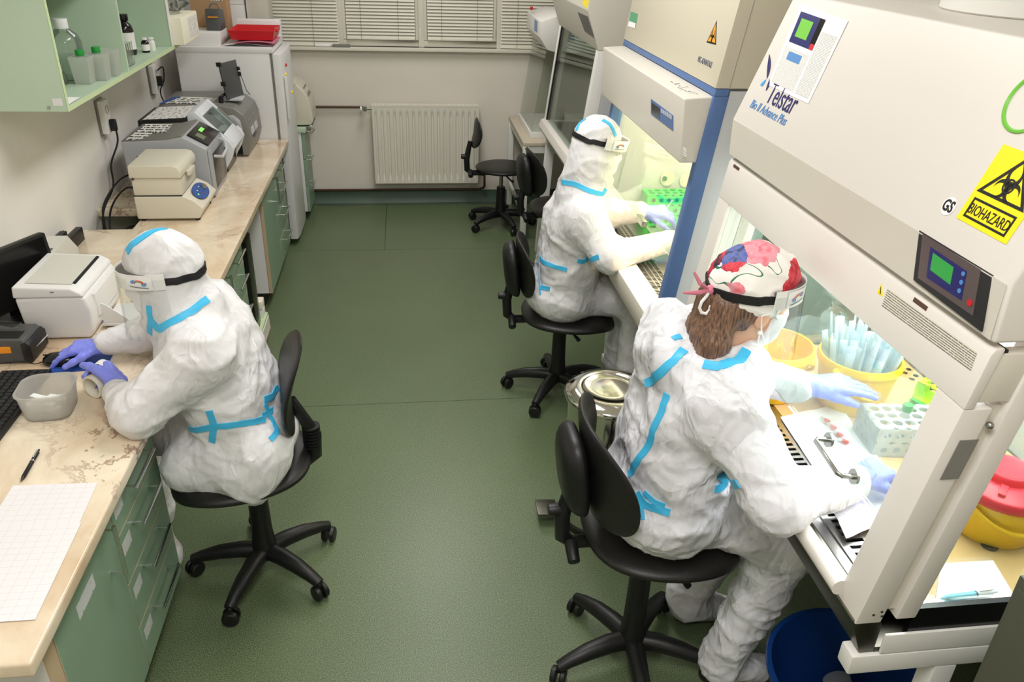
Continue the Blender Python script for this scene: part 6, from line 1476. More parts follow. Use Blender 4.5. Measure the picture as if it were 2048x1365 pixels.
# ================================================================== bodies: smooth-blended distance fields meshed as one skin
class Field:
    def __init__(s, lo, hi, res):
        s.lo = np.array(lo, float); s.res = res; s.n = np.ceil((np.array(hi)-s.lo)/res).astype(int)+1
        s.d = np.full(s.n, .5, np.float32)
        s.ax = [s.lo[i]+np.arange(s.n[i])*res for i in range(3)]
    def _win(s, lo, hi, m):
        a = np.clip(np.floor((lo-m-s.lo)/s.res).astype(int), 0, s.n); b = np.clip(np.ceil((hi+m-s.lo)/s.res).astype(int)+1, 0, s.n)
        if np.any(b <= a): return None, None
        sl = tuple(slice(a[i], b[i]) for i in range(3)); return sl, np.meshgrid(*[s.ax[i][sl[i]] for i in range(3)], indexing='ij', sparse=True)
    def _join(s, sl, d, k):
        o = s.d[sl]; h = np.maximum(k-np.abs(o-d), 0)/k; s.d[sl] = np.minimum(o, d)-h*h*k*.25
    def cone(s, a, b, ra, rb=None, k=.03):
        a, b = np.array(a, float), np.array(b, float); rb = ra if rb is None else rb; r = max(ra, rb)
        sl, g = s._win(np.minimum(a, b)-r, np.maximum(a, b)+r, k+.03)
        if sl is None: return s
        ba = b-a; L2 = max(ba@ba, 1e-9); X, Y, Z = g[0]-a[0], g[1]-a[1], g[2]-a[2]
        h = np.clip((X*ba[0]+Y*ba[1]+Z*ba[2])/L2, 0, 1)
        d = np.sqrt((X-ba[0]*h)**2+(Y-ba[1]*h)**2+(Z-ba[2]*h)**2)-(ra+(rb-ra)*h)
        s._join(sl, d.astype(np.float32), k); return s
    def ell(s, c, r, k=.03, R=None, cut=False):
        c, r = np.array(c, float), np.array(r, float); m = r.max()
        sl, g = s._win(c-m, c+m, k+.03)
        if sl is None: return s
        X, Y, Z = g[0]-c[0], g[1]-c[1], g[2]-c[2]
        if R is not None:
            R = np.array(R, float)   # rows: local axes
            X, Y, Z = R[0, 0]*X+R[0, 1]*Y+R[0, 2]*Z, R[1, 0]*X+R[1, 1]*Y+R[1, 2]*Z, R[2, 0]*X+R[2, 1]*Y+R[2, 2]*Z
        k0 = np.sqrt((X/r[0])**2+(Y/r[1])**2+(Z/r[2])**2); k1 = np.sqrt((X/r[0]**2)**2+(Y/r[1]**2)**2+(Z/r[2]**2)**2)
        d = (k0*(k0-1)/np.maximum(k1, 1e-6)).astype(np.float32)
        if cut:
            o = s.d[sl]; d = -d; h = np.maximum(k-np.abs(o-d), 0)/k; s.d[sl] = np.maximum(o, d)+h*h*k*.25
        else: s._join(sl, d, k)
        return s
    def clip(s, p, n, k=.004):
        g = np.meshgrid(*s.ax, indexing='ij', sparse=True); d = ((g[0]-p[0])*n[0]+(g[1]-p[1])*n[1]+(g[2]-p[2])*n[2]).astype(np.float32)
        h = np.maximum(k-np.abs(s.d-d), 0)/k; s.d = np.maximum(s.d, d)+h*h*k*.25; return s
    def mesh(s):
        d = s.d; ins = d < 0
        c = [ins[i:d.shape[0]-1+i, j:d.shape[1]-1+j, k:d.shape[2]-1+k] for i in (0, 1) for j in (0, 1) for k in (0, 1)]
        cnt = sum(x.astype(np.int8) for x in c); act = (cnt > 0) & (cnt < 8)
        I = np.argwhere(act); vid = np.full(act.shape, -1, np.int64); vid[act] = np.arange(len(I))
        acc = np.zeros((len(I), 3)); num = np.zeros(len(I))
        off = [(i, j, k) for i in (0, 1) for j in (0, 1) for k in (0, 1)]
        val = [d[I[:, 0]+o[0], I[:, 1]+o[1], I[:, 2]+o[2]].astype(float) for o in off]
        for a in range(8):
            for b in range(a+1, 8):
                df = np.array(off[b])-np.array(off[a])
                if np.abs(df).sum() != 1: continue
                va, vb = val[a], val[b]; m = (va < 0) != (vb < 0); t_ = np.where(m, va/np.where(m, va-vb, 1), 0)
                acc += np.where(m[:, None], np.array(off[a])+t_[:, None]*df, 0); num += m
        V = s.lo+(I+acc/num[:, None])*s.res
        F = []
        for ax in range(3):
            u, v = [(1, 2), (2, 0), (0, 1)][ax]
            A = np.take(ins, range(d.shape[ax]-1), ax); B = np.take(ins, range(1, d.shape[ax]), ax)
            E = np.argwhere(A != B); 
            E = E[(E[:, u] > 0) & (E[:, v] > 0) & (E[:, u] < d.shape[u]-1) & (E[:, v] < d.shape[v]-1)]
            flip = B[E[:, 0], E[:, 1], E[:, 2]]
            def idx(du, dv):
                q = E.copy(); q[:, u] -= du; q[:, v] -= dv; return vid[q[:, 0], q[:, 1], q[:, 2]]
            Q = np.stack([idx(1, 1), idx(0, 1), idx(0, 0), idx(1, 0)], 1); Q[flip] = Q[flip][:, ::-1]; F.append(Q)
        return V, np.concatenate(F)
def relax(V, F, it=2, f=.5):
    E = np.concatenate([F[:, [0, 1]], F[:, [1, 2]], F[:, [2, 3]], F[:, [3, 0]]])
    for _ in range(it):
        s = np.zeros_like(V); n = np.zeros(len(V)); np.add.at(s, E[:, 0], V[E[:, 1]]); np.add.at(n, E[:, 0], 1); np.add.at(s, E[:, 1], V[E[:, 0]]); np.add.at(n, E[:, 1], 1)
        V = V+f*(s/np.maximum(n, 1)[:, None]-V)
    return V
def normals(V, F):
    n = np.cross(V[F[:, 2]]-V[F[:, 0]], V[F[:, 3]]-V[F[:, 1]]); vn = np.zeros_like(V)
    for i in range(4): np.add.at(vn, F[:, i], n)
    return vn/np.maximum(np.linalg.norm(vn, axis=1), 1e-9)[:, None]
def wrinkle(V, F, folds, seed=0, keep=None):
    """folds: (amplitude, (fx, fy, fz) frequency); ridged creases like stiff cloth"""
    n = normals(V, F); disp = np.zeros(len(V)); sd = Vector((seed*7.3, seed*3.1, seed*1.9))
    for (amp, fr, sharp) in folds:
        for i, v in enumerate(V):
            p = Vector((v[0]*fr[0], v[1]*fr[1], v[2]*fr[2]))+sd
            w_ = Vector((noise.noise(p*.6), noise.noise(p*.6+Vector((5, 5, 5))), noise.noise(p*.6+Vector((9, 1, 4)))))
            r = 1-abs(noise.noise(p+w_*.8))*2.2
            disp[i] += amp*((max(r, 0)**sharp)-.35)
    if keep is not None: disp *= keep
    return V+n*disp[:, None]
def body_obj(name, V, F, mt, parent):
    o_ = np.array(root_of(parent).location); me = bpy.data.meshes.new(name)
    me.from_pydata((V-o_).tolist(), [], F.tolist()); me.polygons.foreach_set('use_smooth', [True]*len(me.polygons)); me.update()
    return link_mesh(name, me, mt, parent)
def bvh_of(V, F): return BVHTree.FromPolygons([tuple(v) for v in V], [tuple(map(int, f)) for f in F])
def ribbon(name, pts, wd, bvh, mt, parent, off=.0018, th=.0012, n_sub=6):
    """band lying on a surface along points near it"""
    P = []
    for i in range(len(pts)-1):
        for k in range(n_sub): P.append(Vector(pts[i]).lerp(Vector(pts[i+1]), k/n_sub))
    P.append(Vector(pts[-1])); C_ = []
    for p in P:
        l_, n_, *_ = bvh.find_nearest(p); C_.append((l_, n_))
    # smooth the snapped centre line a little
    L_ = [c[0] for c in C_]
    for _ in range(2): L_ = [L_[0]]+[(L_[i-1]+L_[i]*2+L_[i+1])/4 for i in range(1, len(L_)-1)]+[L_[-1]]
    mb = MB(); top = []; bot = []
    for i, p in enumerate(L_):
        d_ = (L_[min(i+1, len(L_)-1)]-L_[max(i-1, 0)]).normalized(); n_ = C_[i][1]; s_ = d_.cross(n_).normalized()
        row, rob = [], []
        for u in (-1, -.5, 0, .5, 1):
            q = p+s_*wd/2*u; l_, nn, *_ = bvh.find_nearest(q); nn = (nn+n_).normalized()
            row.append(mb.bm.verts.new(l_+nn*(off+th))); rob.append(mb.bm.verts.new(l_+nn*(off-.004)))
        top.append(row); bot.append(rob)
    for i in range(len(top)-1):
        for j in range(4):
            mb._f([top[i][j], top[i][j+1], top[i+1][j+1], top[i+1][j]])
            mb._f([bot[i][j], bot[i+1][j], bot[i+1][j+1], bot[i][j+1]])
        mb._f([top[i][0], top[i+1][0], bot[i+1][0], bot[i][0]]); mb._f([top[i][4], bot[i][4], bot[i+1][4], top[i+1][4]])
    for e in (0, -1): mb._f(list(top[e])+list(bot[e])[::-1])
    return mb.build(name, mt, parent, ang=60)
def pixtape(pix, wd, bvh, parent, mt='tape', name='tape'):
    pts = []
    for (x, y) in pix:
        l_, n_, *_ = bvh.ray_cast(CC, ray(x, y).normalized())
        if l_ is not None: pts.append(l_)
    if len(pts) > 1: return ribbon(name, pts, wd, bvh, mt, parent)
def hand(parent, W, f, n, side, curl, spread=.12, thumb=(.5, .6), scale=1.0, name='glove', mt='glove', forearm=None):
    """W wrist, f towards the fingers, n out of the palm, side +1/-1 puts the thumb at side*(n x f)"""
    W, f, n = Vector(W), Vector(f).normalized(), Vector(n); n = (n-f*n.dot(f)).normalized(); s = n.cross(f)*side
    R = .16*scale; fd = Field(tuple(W-Vector((R, R, R))*1.35), tuple(W+Vector((R, R, R))*1.35), .0032)
    k_ = scale; A = lambda *v: W+f*v[0]*k_+s*v[1]*k_+n*v[2]*k_
    if forearm is not None: fd.cone(tuple(Vector(forearm)), tuple(A(.0, 0, 0)), .034, .029, .01)
    fd.cone(tuple(A(-.01, .0, 0)), tuple(A(.03, .004, 0)), .026*k_, .022*k_, .02)
    for y0, y1 in ((.028, .030), (.010, .011), (-.010, -.010), (-.028, -.030)): fd.cone(tuple(A(.02, y0*.7, 0)), tuple(A(.088, y1, -.003)), .0165*k_, .0135*k_, .012)
    L_ = [(.040, .026, .021), (.045, .029, .022), (.042, .027, .021), (.033, .021, .019)]; ys = (.031, .0105, -.0105, -.030); r0 = (.0105, .0110, .0105, .0095)
    for i in range(4):
        p = Vector((.088 if i < 3 else .080, ys[i], -.002)); ang = 0; sp = spread*(1.5-i)/1.5
        for j in range(3):
            ang += curl[i]*(.85, 1.0, .7)[j]; d_ = Vector((math.cos(ang)*math.cos(sp), math.sin(sp)*math.cos(ang), math.sin(ang))); q = p+d_*L_[i][j]
            fd.cone(tuple(A(*p)), tuple(A(*q)), r0[i]*k_*(1-.09*j), r0[i]*k_*(1-.09*(j+1)), .004); p = q
    p = Vector((.025, .026, .006)); ang, out = thumb
    for j, (l_, rr_) in enumerate(((.042, .0145), (.032, .0125), (.026, .0105))):
        a_ = out*(1-.25*j); d_ = Vector((math.cos(a_)*math.cos(ang*.6), math.sin(a_), math.sin(ang*(.5+.3*j)))).normalized(); q = p+d_*l_
        fd.cone(tuple(A(*p)), tuple(A(*q)), rr_*k_, rr_*k_*.88, .008); p = q
    V, F = fd.mesh(); V = relax(V, F, 1, .4); V = wrinkle(V, F, [(.0012, (60, 60, 60), 2)], 3)
    return body_obj(name, V, F, mt, parent)
def axes(fw, up):
    f = Vector(fw).normalized(); u = Vector(up); u = (u-f*u.dot(f)).normalized(); return f, f.cross(u), u       # forward, right, up
HS = .93
def head_field(H, ax, fd, grow=0.0):
    f, r, u = ax; H = Vector(H); A = lambda x, y, z: tuple(H+(f*x+r*y+u*z)*HS); R = [tuple(f), tuple(r), tuple(u)]; g = grow
    fd.ell(A(-.012, 0, .03), (.098*HS+g, .076*HS+g, .088*HS+g), .02, R)
    fd.ell(A(.03, 0, -.03), (.062*HS+g, .062*HS+g, .085*HS+g), .03, R)
    fd.cone(A(.055, 0, -.085), A(.05, 0, -.10), .026*HS+g, .022*HS+g, .03)
    fd.cone(A(.088, 0, .012), A(.106, 0, -.022), .008*HS+g, .012*HS+g, .012)
    for s_ in (-1, 1):
        fd.ell(A(.084, s_*.028, .02), (.012*HS+g, .02*HS+g, .008*HS+g), .012, R)
        fd.cone(A(.06, s_*.04, -.03), A(.04, s_*.045, -.04), .022*HS+g, .02*HS+g, .02)
        if not grow: fd.ell(A(-.004, s_*.078, -.012), (.018, .010, .032), .006, R)
    return A
def make_head(parent, H, ax, neck):
    H = Vector(H); fd = Field(tuple(H-Vector((.19, .19, .22))), tuple(H+Vector((.19, .19, .18))), .0045)
    A = head_field(H, ax, fd); fd.cone(A(-.03, 0, -.05), tuple(neck), .052, .055, .03)
    V, F = fd.mesh(); V = relax(V, F, 1, .4); o = body_obj('head', V, F, 'skin', parent)
    for s_ in (-1, 1):
        MB().ball(A(.082, s_*.03, .004), .0115).build('eye', 'white_plastic', o)
        MB().ball(A(.0915, s_*.03, .003), .0048).build('iris', 'brow', o)
        MB().tube([A(.086, s_*.046, .020), A(.094, s_*.03, .026), A(.097, s_*.014, .022)], [.002, .0035, .002], 6).build('eyebrow', 'brow', o)
    MB().tube([A(.087, -.022, -.062), A(.094, 0, -.06), A(.087, .022, -.062)], [.003, .006, .003], 8).build('mouth', 'red_tube', o)
    return o, bvh_of(V, F), A
def make_mask(parent, H, ax, loops=True, drop=0):
    H = Vector(H); f, r, u = ax; fd = Field(tuple(H-Vector((.17, .17, .2))), tuple(H+Vector((.17, .17, .14))), .0045)
    A = head_field(H, ax, fd, .006); fd.cone(A(.07, 0, -.03), A(.085, 0, -.075), .03, .028, .03)
    fd.clip(tuple(H+f*.0+u*(-.004)), tuple(u)); fd.clip(tuple(H+f*.028), tuple(-f)); fd.clip(tuple(H-u*.118), tuple(-u))
    V, F = fd.mesh(); V = relax(V, F, 1, .4); o = body_obj('face_mask', V, F, 'mask', parent)
    if loops:
        for s_ in (-1, 1):
            MB().tube([A(.045, s_*.072, -.015), A(.01, s_*.088, .012), A(-.018, s_*.09, -.005), A(.0, s_*.086, -.04), A(.04, s_*.068, -.085)], .0018, 6).build('ear_loop', 'mask', o)
    return o
def face_shield(parent, H, ax, bvh, band_z=.05, label_side=1, strap_r=.02, gap=.012, print_mark=True):
    f, r, u = ax; H = Vector(H); A = lambda x, y, z: H+f*x+r*y+u*z
    ra, rb = (.128+gap)*HS, (.102+gap*.5)*HS
    arc = lambda a, z, g=0: A((ra+g)*math.cos(a)-.01, (rb+g)*math.sin(a), z)
    span = math.radians(88)
    def bandfn(p, q): a = -span+2*span*p; return arc(a, band_z-.027+.045*q, .001)
    band = MB().grid(bandfn, 25, 3).build('shield_band', 'white_plastic', parent, solid=.0015)
    fo = MB()
    def foamfn(p, q):
        a = -span*.98+2*span*.98*p; o_ = arc(a, band_z+.012); i_ = A(.090*math.cos(a)-.012, .072*math.sin(a), band_z+.014); return o_.lerp(i_, q)
    fo.grid(foamfn, 25, 4); fo.build('brow_foam', 'foam_gray', band, solid=.012)
    def visfn(p, q): a = -span+2*span*p; return arc(a, band_z+.004-.20*q*(1-.12*abs(math.sin(a))), .003+.012*q)
    MB().grid(visfn, 25, 7).build('visor', 'visor', band, solid=.0006)
    pts = []
    for i in range(19):
        a = math.radians(72)+math.radians(216)*i/18; pts.append(A((ra-.012)*math.cos(a)-.016, (rb+.004)*math.sin(a), band_z-.004-.008*math.sin(math.pi*i/18)))
    ribbon('strap', pts, strap_r, bvh, 'strap', band, off=.004, n_sub=3)
    if print_mark:
        for s_ in ((1, -1) if label_side == 0 else (label_side,)):
            def pr(p, q): a = s_*math.radians(40+34*p); return arc(a, band_z-.025+.040*q, .0032)
            mb = MB().grid(lambda p, q: pr(p, q), 8, 3); o = mb.build('band_label', 'paper', band)
            pt = lambda p, z: arc(s_*math.radians(40+34*p), band_z-.025+.040*z, .0042)
            for (cp, cz, rp) in ((.28, .62, .075), (.34, .70, .06), (.70, .42, .075), (.76, .48, .06)):
                MB().poly([pt(cp+rp*math.cos(2*math.pi*i/14), cz+rp*1.6*math.sin(2*math.pi*i/14)) for i in range(14)]).build('cloud_print', 'ink_cyan', band)
            for kr, (c, rr_) in enumerate((('red', .24), ('orange', .205), ('ink_navy', .17))):
                MB().grid(lambda p, q: pt(.52+(rr_-.03*q)*math.cos(math.pi*(1-p)), .52-.10*p+(rr_-.03*q)*1.25*math.sin(math.pi*p)), 14, 2).build('rainbow_print', c, band)
            MB().grid(lambda p, q: pt(.15+.7*p, .26+.07*q-.12*p), 6, 2).build('line_print', 'mid_gray', band)
    return band
def suit(parent, J, lo, hi, hood, fwd, seed, crisp=1.0, res=.0085, mt='tyvek'):
    """J: joints; returns mesh data of the one-piece coverall"""
    fd = Field(lo, hi, res); g = {k: Vector(v) for k, v in J.items()}
    fw = Vector(fwd).normalized(); sd = Vector((0, 0, 1)).cross(fw)
    T = lambda v: tuple(v)
    for s_ in (-1, 1):
        fd.cone(T(g['hip']+sd*s_*.078-fw*.01), T(g['waist']+sd*s_*.065), .122, .115, .06)
        fd.cone(T(g['waist']+sd*s_*.065), T(g['chest']+sd*s_*.075), .118, .118, .06)
        fd.cone(T(g['chest']+sd*s_*.07), T(g['neck']+sd*s_*.035-Vector((0, 0, .03))), .112, .07, .06)
    fd.ell(T(g['hip']-fw*.02-Vector((0, 0, .02))), (.165, .185, .115), .05)
    for s_ in ('N', 'F'):
        fd.cone(T(g['sh'+s_]), T(g['el'+s_]), .082, .07, .05); fd.cone(T(g['el'+s_]), T(g['wr'+s_]), .068, .044, .03)
        fd.cone(T(g['neck']-Vector((0, 0, .04))), T(g['sh'+s_]), .075, .075, .05)
        fd.cone(T(g['hip']+(g['kn'+s_]-g['hip'])*.12), T(g['kn'+s_]), .105, .082, .05)
        fd.cone(T(g['kn'+s_]), T(g['an'+s_]), .080, .064, .04)
        to = g['an'+s_]+g.get('toe'+s_, fw)*.13; fd.cone(T(g['an'+s_]-Vector((0, 0, .03))), T(Vector((to.x, to.y, .045))), .055, .042, .04)
    fd.cone(T(g['neck']-Vector((0, 0, .06))), T(g['neck']+Vector((0, 0, .015))), .085, .072, .05)
    hood(fd, g)
    g3 = np.array([0, 0, 0.004]); fd.clip(g3, (0, 0, -1), .01)
    V, F = fd.mesh(); V = relax(V, F, 2)
    V = wrinkle(V, F, [(.008*crisp, (5, 5, 8), 2.0), (.0035*crisp, (14, 14, 20), 2.5)], seed)
    V[:, 2] = np.maximum(V[:, 2], .003)
    o = body_obj('coverall', V, F, mt, parent); return o, bvh_of(V, F)

# ------------------------------------------------------------------ person at the left worktop (faces the left wall)
H1 = Vector((-.69, 2.19, 1.125)); ax1 = axes((-.94, -.22, -.22), (-.2, 0, 1)); sx1 = axes((-.95, -.24, -.04), (0, 0, 1))
J1 = dict(hip=(-.545, 2.2, .605), waist=(-.56, 2.2, .75), chest=(-.605, 2.2, .89), neck=(-.645, 2.195, 1.0),
          shN=(-.585, 2.035, .935), shF=(-.63, 2.37, .935), elN=(-.755, 1.965, .812), wrN=(-.845, 2.085, .80), elF=(-.80, 2.44, .825), wrF=(-.97, 2.405, .80),
          knN=(-.99, 2.25, .57), knF=(-.97, 2.42, .58), anN=(-.865, 2.172, .11), anF=(-.95, 2.42, .11))
p1 = thing('person', 'person in white hooded coverall seated at the left worktop using a mouse', 'person', (-.56, 2.2, 0))
def hood1(fd, g):
    f, r, u = ax1; A = lambda x, y, z: tuple(H1+f*x+r*y+u*z); R = [tuple(f), tuple(r), tuple(u)]
    fd.ell(A(-.012, 0, .030), (.105, .087, .099), .03, R); fd.cone(A(.0, 0, -.05), tuple(g['neck']+Vector((0, 0, .02))), .086, .090, .05)
    fd.cone(A(.03, 0, -.085), A(.01, 0, -.11), .085, .08, .04)
    fd.ell(A(.118, 0, -.03), (.07, .066, .082), .01, R, cut=True)
    fd.cone((-.50, 2.05, .53), (-.685, 2.075, .54), .09, .083, .05); fd.cone((-.47, 2.06, .58), (-.50, 2.04, .52), .09, .08, .05)
c1, b1 = suit(p1, J1, (-1.12, 1.8, 0), (-.30, 2.62, 1.33), hood1, (-1, 0, 0), 1)
hd1, hb1, _ = make_head(p1, H1, ax1, J1['neck']); make_mask(p1, H1, ax1, False)
face_shield(p1, H1, sx1, b1, .02, -1)
W1 = Vector((-.985, 2.402, .795)); hand(p1, W1, (-.98, -.06, -.12), (0, 0, -1), -1, (.30, .32, .34, .38), .10, (.25, .7), .95, forearm=(-.93, 2.405, .80))
hand(p1, (-.856, 2.118, .802), (-.35, .90, -.05), (-.80, -.25, -.45), -1, (.8, .85, .9, .95), .05, (.6, .5), 1.08, forearm=(-.848, 2.09, .80))
for pix, wd in (([(300, 640), (318, 660), (350, 642), (385, 622), (415, 598)], .022), ([(298, 612), (302, 640), (300, 668)], .016),
                ([(255, 505), (275, 482), (300, 466), (330, 458), (356, 458), (372, 466)], .020), ([(387, 472), (398, 478)], .016),
                ([(380, 858), (430, 852), (480, 847), (530, 838)], .020), ([(418, 822), (428, 850), (424, 885)], .020),
                ([(528, 800), (548, 786), (556, 776)], .02), ([(530, 808), (545, 840), (556, 862), (540, 880)], .018), ([(524, 832), (545, 820)], .018)):
    pixtape(pix, wd, b1, p1)
t = thing('label_roll', 'small cream roll of labels held in the gloved hand at the worktop', 'roll', (-.93, 2.23, ZC))
mb = MB()
def rollfn(p, q): a = 2*math.pi*p; return Vector((-.935, 2.175, ZC+.037))+Vector((math.cos(a)*.036*.85, -math.cos(a)*.036*.5, math.sin(a)*.036))+Vector((.55, .8, 0)).normalized()*(q-.5)*.035
mb.grid(rollfn, 24, 2, True); mb.build('roll', 'styro', t, solid=.006)
def strip(p, q): a = math.pi*p; return Vector((-.965+.085*p, 2.21-.01*p, ZC+.055+.045*math.sin(a)))+Vector((.2, .8, 0)).normalized()*(q-.5)*.03
MB().grid(strip, 10, 2).build('label_strip', 'paper', t, solid=.0006)

# ------------------------------------------------------------------ person at the blue-framed cabinet (faces right)
H2 = Vector((.785, 3.205, 1.222)); ax2 = axes((.96, .05, -.22), (.2, 0, 1))
J2 = dict(hip=(.70, 3.27, .565), waist=(.705, 3.26, .72), chest=(.72, 3.24, .885), neck=(.745, 3.225, 1.03),
          shN=(.725, 3.075, .955), shF=(.755, 3.39, .955), elN=(.815, 2.97, .835), wrN=(1.10, 3.06, .865), elF=(.92, 3.44, .86), wrF=(1.02, 3.30, .912),
          knN=(1.03, 3.17, .53), knF=(1.03, 3.36, .53), anN=(1.0, 3.12, .11), anF=(1.02, 3.40, .11))
p2 = thing('person', 'person in white hooded coverall working at the blue-framed cabinet', 'person', (.72, 3.25, 0))
def hood2(fd, g):
    f, r, u = ax2; A = lambda x, y, z: tuple(H2+f*x+r*y+u*z); R = [tuple(f), tuple(r), tuple(u)]
    fd.ell(A(-.012, 0, .033), (.100, .083, .102), .03, R); fd.cone(A(-.02, 0, -.04), tuple(g['neck']+Vector((0, 0, .02))), .088, .092, .05)
    fd.cone(A(.0, 0, -.10), tuple(g['neck']), .095, .10, .05)
    fd.ell(A(.112, 0, -.03), (.065, .066, .082), .01, R, cut=True)
c2, b2 = suit(p2, J2, (.42, 2.8, 0), (1.25, 3.62, 1.42), hood2, (1, 0, 0), 2, .8)
hd2, hb2, _ = make_head(p2, H2, ax2, J2['neck']); make_mask(p2, H2, ax2, False)
face_shield(p2, H2, ax2, b2, .045, 1)
hand(p2, (1.038, 3.292, .915), (.95, -.22, .02), (.1, .35, -.9), 1, (.55, .6, .66, .7), .06, (.5, .5), 1.0, forearm=(1.0, 3.31, .91))
hand(p2, (1.115, 3.065, .868), (.98, .16, .05), (-.1, .2, -.95), -1, (.35, .4, .45, .5), .06, (.5, .5), .95, forearm=(1.08, 3.06, .866))
for pix, wd in (([(1124, 364), (1150, 368), (1178, 382), (1205, 389), (1212, 378)], .02), ([(1153, 262), (1160, 246), (1172, 238)], .014), ([(1205, 240), (1222, 252), (1231, 272)], .014),
                ([(1080, 515), (1100, 530), (1120, 536), (1134, 540)], .018), ([(1155, 522), (1175, 522), (1198, 514)], .02), ([(1079, 520), (1079, 560), (1081, 590)], .008), ([(1082, 575), (1100, 578)], .018), ([(1128, 300), (1124, 325), (1122, 345)], .012)):
    pixtape(pix, wd, b2, p2)
t = thing('swab_stick', 'white swab stick held in the gloved hand inside the blue-framed cabinet', 'swab', (1.16, 3.22, .90))
MB().cyl((1.095, 3.255, .885), (1.145, 3.235, .985), .0022, n=8).build('stick', 'white_plastic', t); MB().cyl((1.098, 3.254, .89), (1.117, 3.246, .928), .006, n=10).build('grip', 'swab_white', t)

# ------------------------------------------------------------------ woman in the floral cap (faces right)
H3 = Vector((.790, 1.612, 1.272)); ax3 = axes((.93, .12, -.22), (.2, 0, 1)); sx3 = axes((.96, .14, -.03), (0, 0, 1))
J3 = dict(hip=(.665, 1.65, .695), waist=(.675, 1.65, .85), chest=(.70, 1.64, 1.0), neck=(.742, 1.63, 1.135),
          shN=(.708, 1.465, 1.065), shF=(.755, 1.81, 1.065), elN=(.805, 1.325, .905), wrN=(1.03, 1.405, .885), elF=(.89, 1.84, .94), wrF=(1.045, 1.745, .945),
          knN=(.985, 1.53, .60), knF=(1.02, 1.76, .60), anN=(.895, 1.57, .11), anF=(.865, 1.82, .11))
p3 = thing('person', 'woman in white coverall and floral cap working at the near safety cabinet', 'person', (.68, 1.64, 0))
def hood3(fd, g):
    # hood pushed back and hanging behind the neck
    fd.cone((.655, 1.74, 1.145), (.625, 1.60, 1.115), .058, .06, .03); fd.cone((.66, 1.80, 1.13), (.62, 1.70, 1.08), .055, .07, .03)
    fd.cone((.70, 1.50, 1.115), (.635, 1.58, 1.10), .05, .06, .03); fd.cone((.79, 1.55, 1.10), (.79, 1.69, 1.10), .06, .06, .04)
    fd.ell((.745, 1.63, 1.215), (.07, .075, .075), .02, cut=True)
c3, b3 = suit(p3, J3, (.38, 1.15, 0), (1.22, 2.05, 1.28), hood3, (1, 0, 0), 3, 1.1, .0085, 'tyvek_crisp')
hd3, hb3, A3 = make_head(p3, H3, ax3, J3['neck']); make_mask(p3, H3, ax3)
# hair below the cap, tied at the nape
f3, r3, u3 = ax3
fd = Field(tuple(H3-Vector((.30, .22, .28))), tuple(H3+Vector((.12, .22, .16))), .005)
for s_ in (-.03, -.01, .012, .034):
    fd.cone(A3(-.085, s_, -.02), tuple(Vector((.695, 1.60-s_*1.3, 1.19))), .034, .034, .02); fd.cone(tuple(Vector((.695, 1.60-s_*1.3, 1.19))), tuple(Vector((.672, 1.60-s_*1.7, 1.135))), .034, .020, .02)
fd.ell(A3(-.03, 0, -.005), (.086, .078, .072), .02, [tuple(f3), tuple(r3), tuple(u3)])
fd.clip(tuple(Vector(A3(-.02, 0, 0))), tuple(f3))
V, F = fd.mesh(); V = relax(V, F, 1); V = wrinkle(V, F, [(.005, (70, 70, 8), 1.5)], 4); body_obj('hair', V, F, 'hair', p3)
fd = Field(tuple(H3-Vector((.17, .17, .15))), tuple(H3+Vector((.17, .17, .19))), .0045)
fd.ell(A3(-.018, 0, .042), (.102, .089, .096), .02, [tuple(f3), tuple(r3), tuple(u3)]); fd.ell(A3(.01, 0, .085), (.078, .07, .052), .03, [tuple(f3), tuple(r3), tuple(u3)])
fd.clip(A3(.0, 0, -.018), tuple((-u3*.95+f3*.30).normalized()))
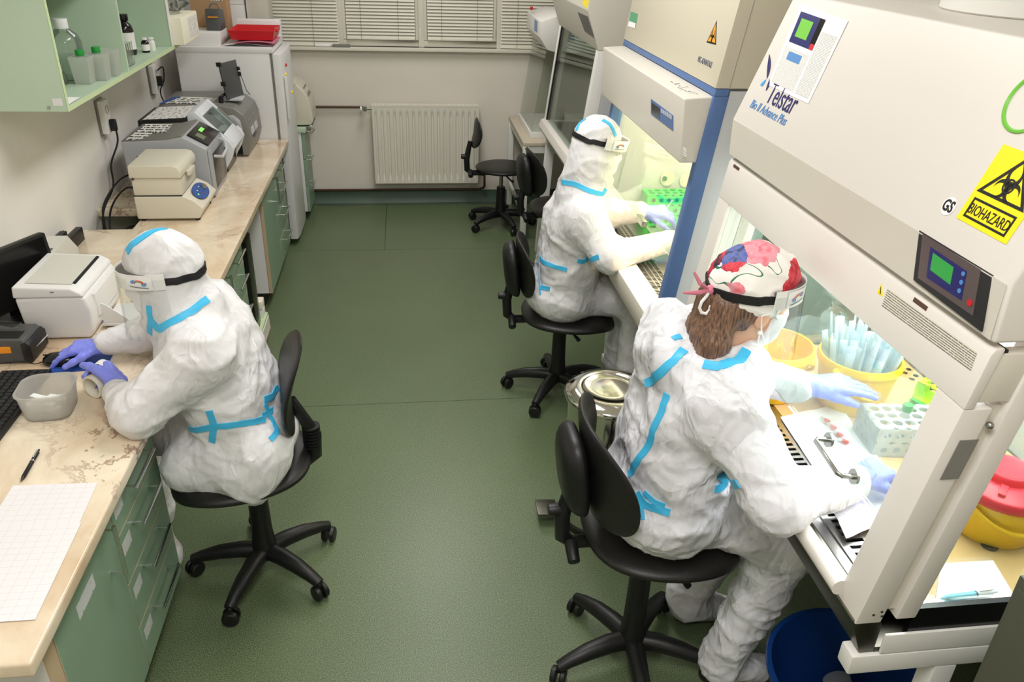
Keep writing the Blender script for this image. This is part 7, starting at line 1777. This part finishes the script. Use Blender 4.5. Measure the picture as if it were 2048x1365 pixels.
V, F = fd.mesh(); V = relax(V, F, 1); V = wrinkle(V, F, [(.005, (14, 14, 20), 2)], 6); cap = body_obj('floral_cap', V, F, 'floral', p3); bc = bvh_of(V, F)
kn = Vector(A3(-.128, .01, .012)); 
MB().ball(kn, .012).build('cap_knot', 'pink_print', cap)
MB().tube([kn, kn+Vector((-.03, -.01, .02)), kn+Vector((-.045, .0, .045))], [.004, .005, .003], 6).build('cap_tie', 'pink_print', cap)
MB().tube([kn, kn+Vector((-.035, -.02, .003)), kn+Vector((-.07, -.02, .004))], [.004, .006, .003], 6).build('cap_tie', 'pink_print', cap)
MB().tube([kn, kn+Vector((-.012, -.012, -.010)), kn+Vector((-.022, -.014, -.022)), kn+Vector((-.026, -.016, -.036)), kn+Vector((-.020, -.018, -.048)), kn+Vector((-.010, -.02, -.050)), kn+Vector((-.003, -.02, -.042)), kn+Vector((-.002, -.02, -.03))], .004, 6).build('cap_tie', 'white_plastic', cap)
face_shield(p3, H3, sx3, bc, .045, 1)
e_ = Vector(A3(-.002, .088, -.05)); MB().ball(e_, .0055).build('earring', 'pearl', p3); MB().tube([e_, e_+Vector((0, 0, -.025))], .0022, 6).build('ear_cord', 'white_plastic', p3)
hand(p3, (1.045, 1.412, .886), (.92, .38, -.02), (.1, .1, -.98), 1, (.5, .55, .6, .65), .05, (.5, .5), .95, forearm=(1.0, 1.40, .886))
hand(p3, (1.065, 1.735, .95), (.97, -.16, .08), (.2, .1, -.95), 1, (.16, .2, .25, .32), .08, (.35, .3), .98, forearm=(1.02, 1.76, .945))
for pix, wd in (([(1334, 788), (1322, 830), (1302, 880), (1275, 925), (1258, 950)], .02), ([(1290, 768), (1320, 748), (1350, 722), (1368, 700)], .022), ([(1408, 728), (1440, 734), (1478, 722), (1494, 700)], .024),
                ([(1345, 678), (1362, 674)], .016), ([(1275, 985), (1290, 1010), (1320, 1020), (1340, 1026)], .02), ([(1278, 990), (1284, 1040)], .016), ([(1430, 978), (1455, 966), (1476, 968)], .022), ([(1288, 985), (1310, 1005), (1330, 1012)], .014)):
    pixtape(pix, wd, b3, p3)
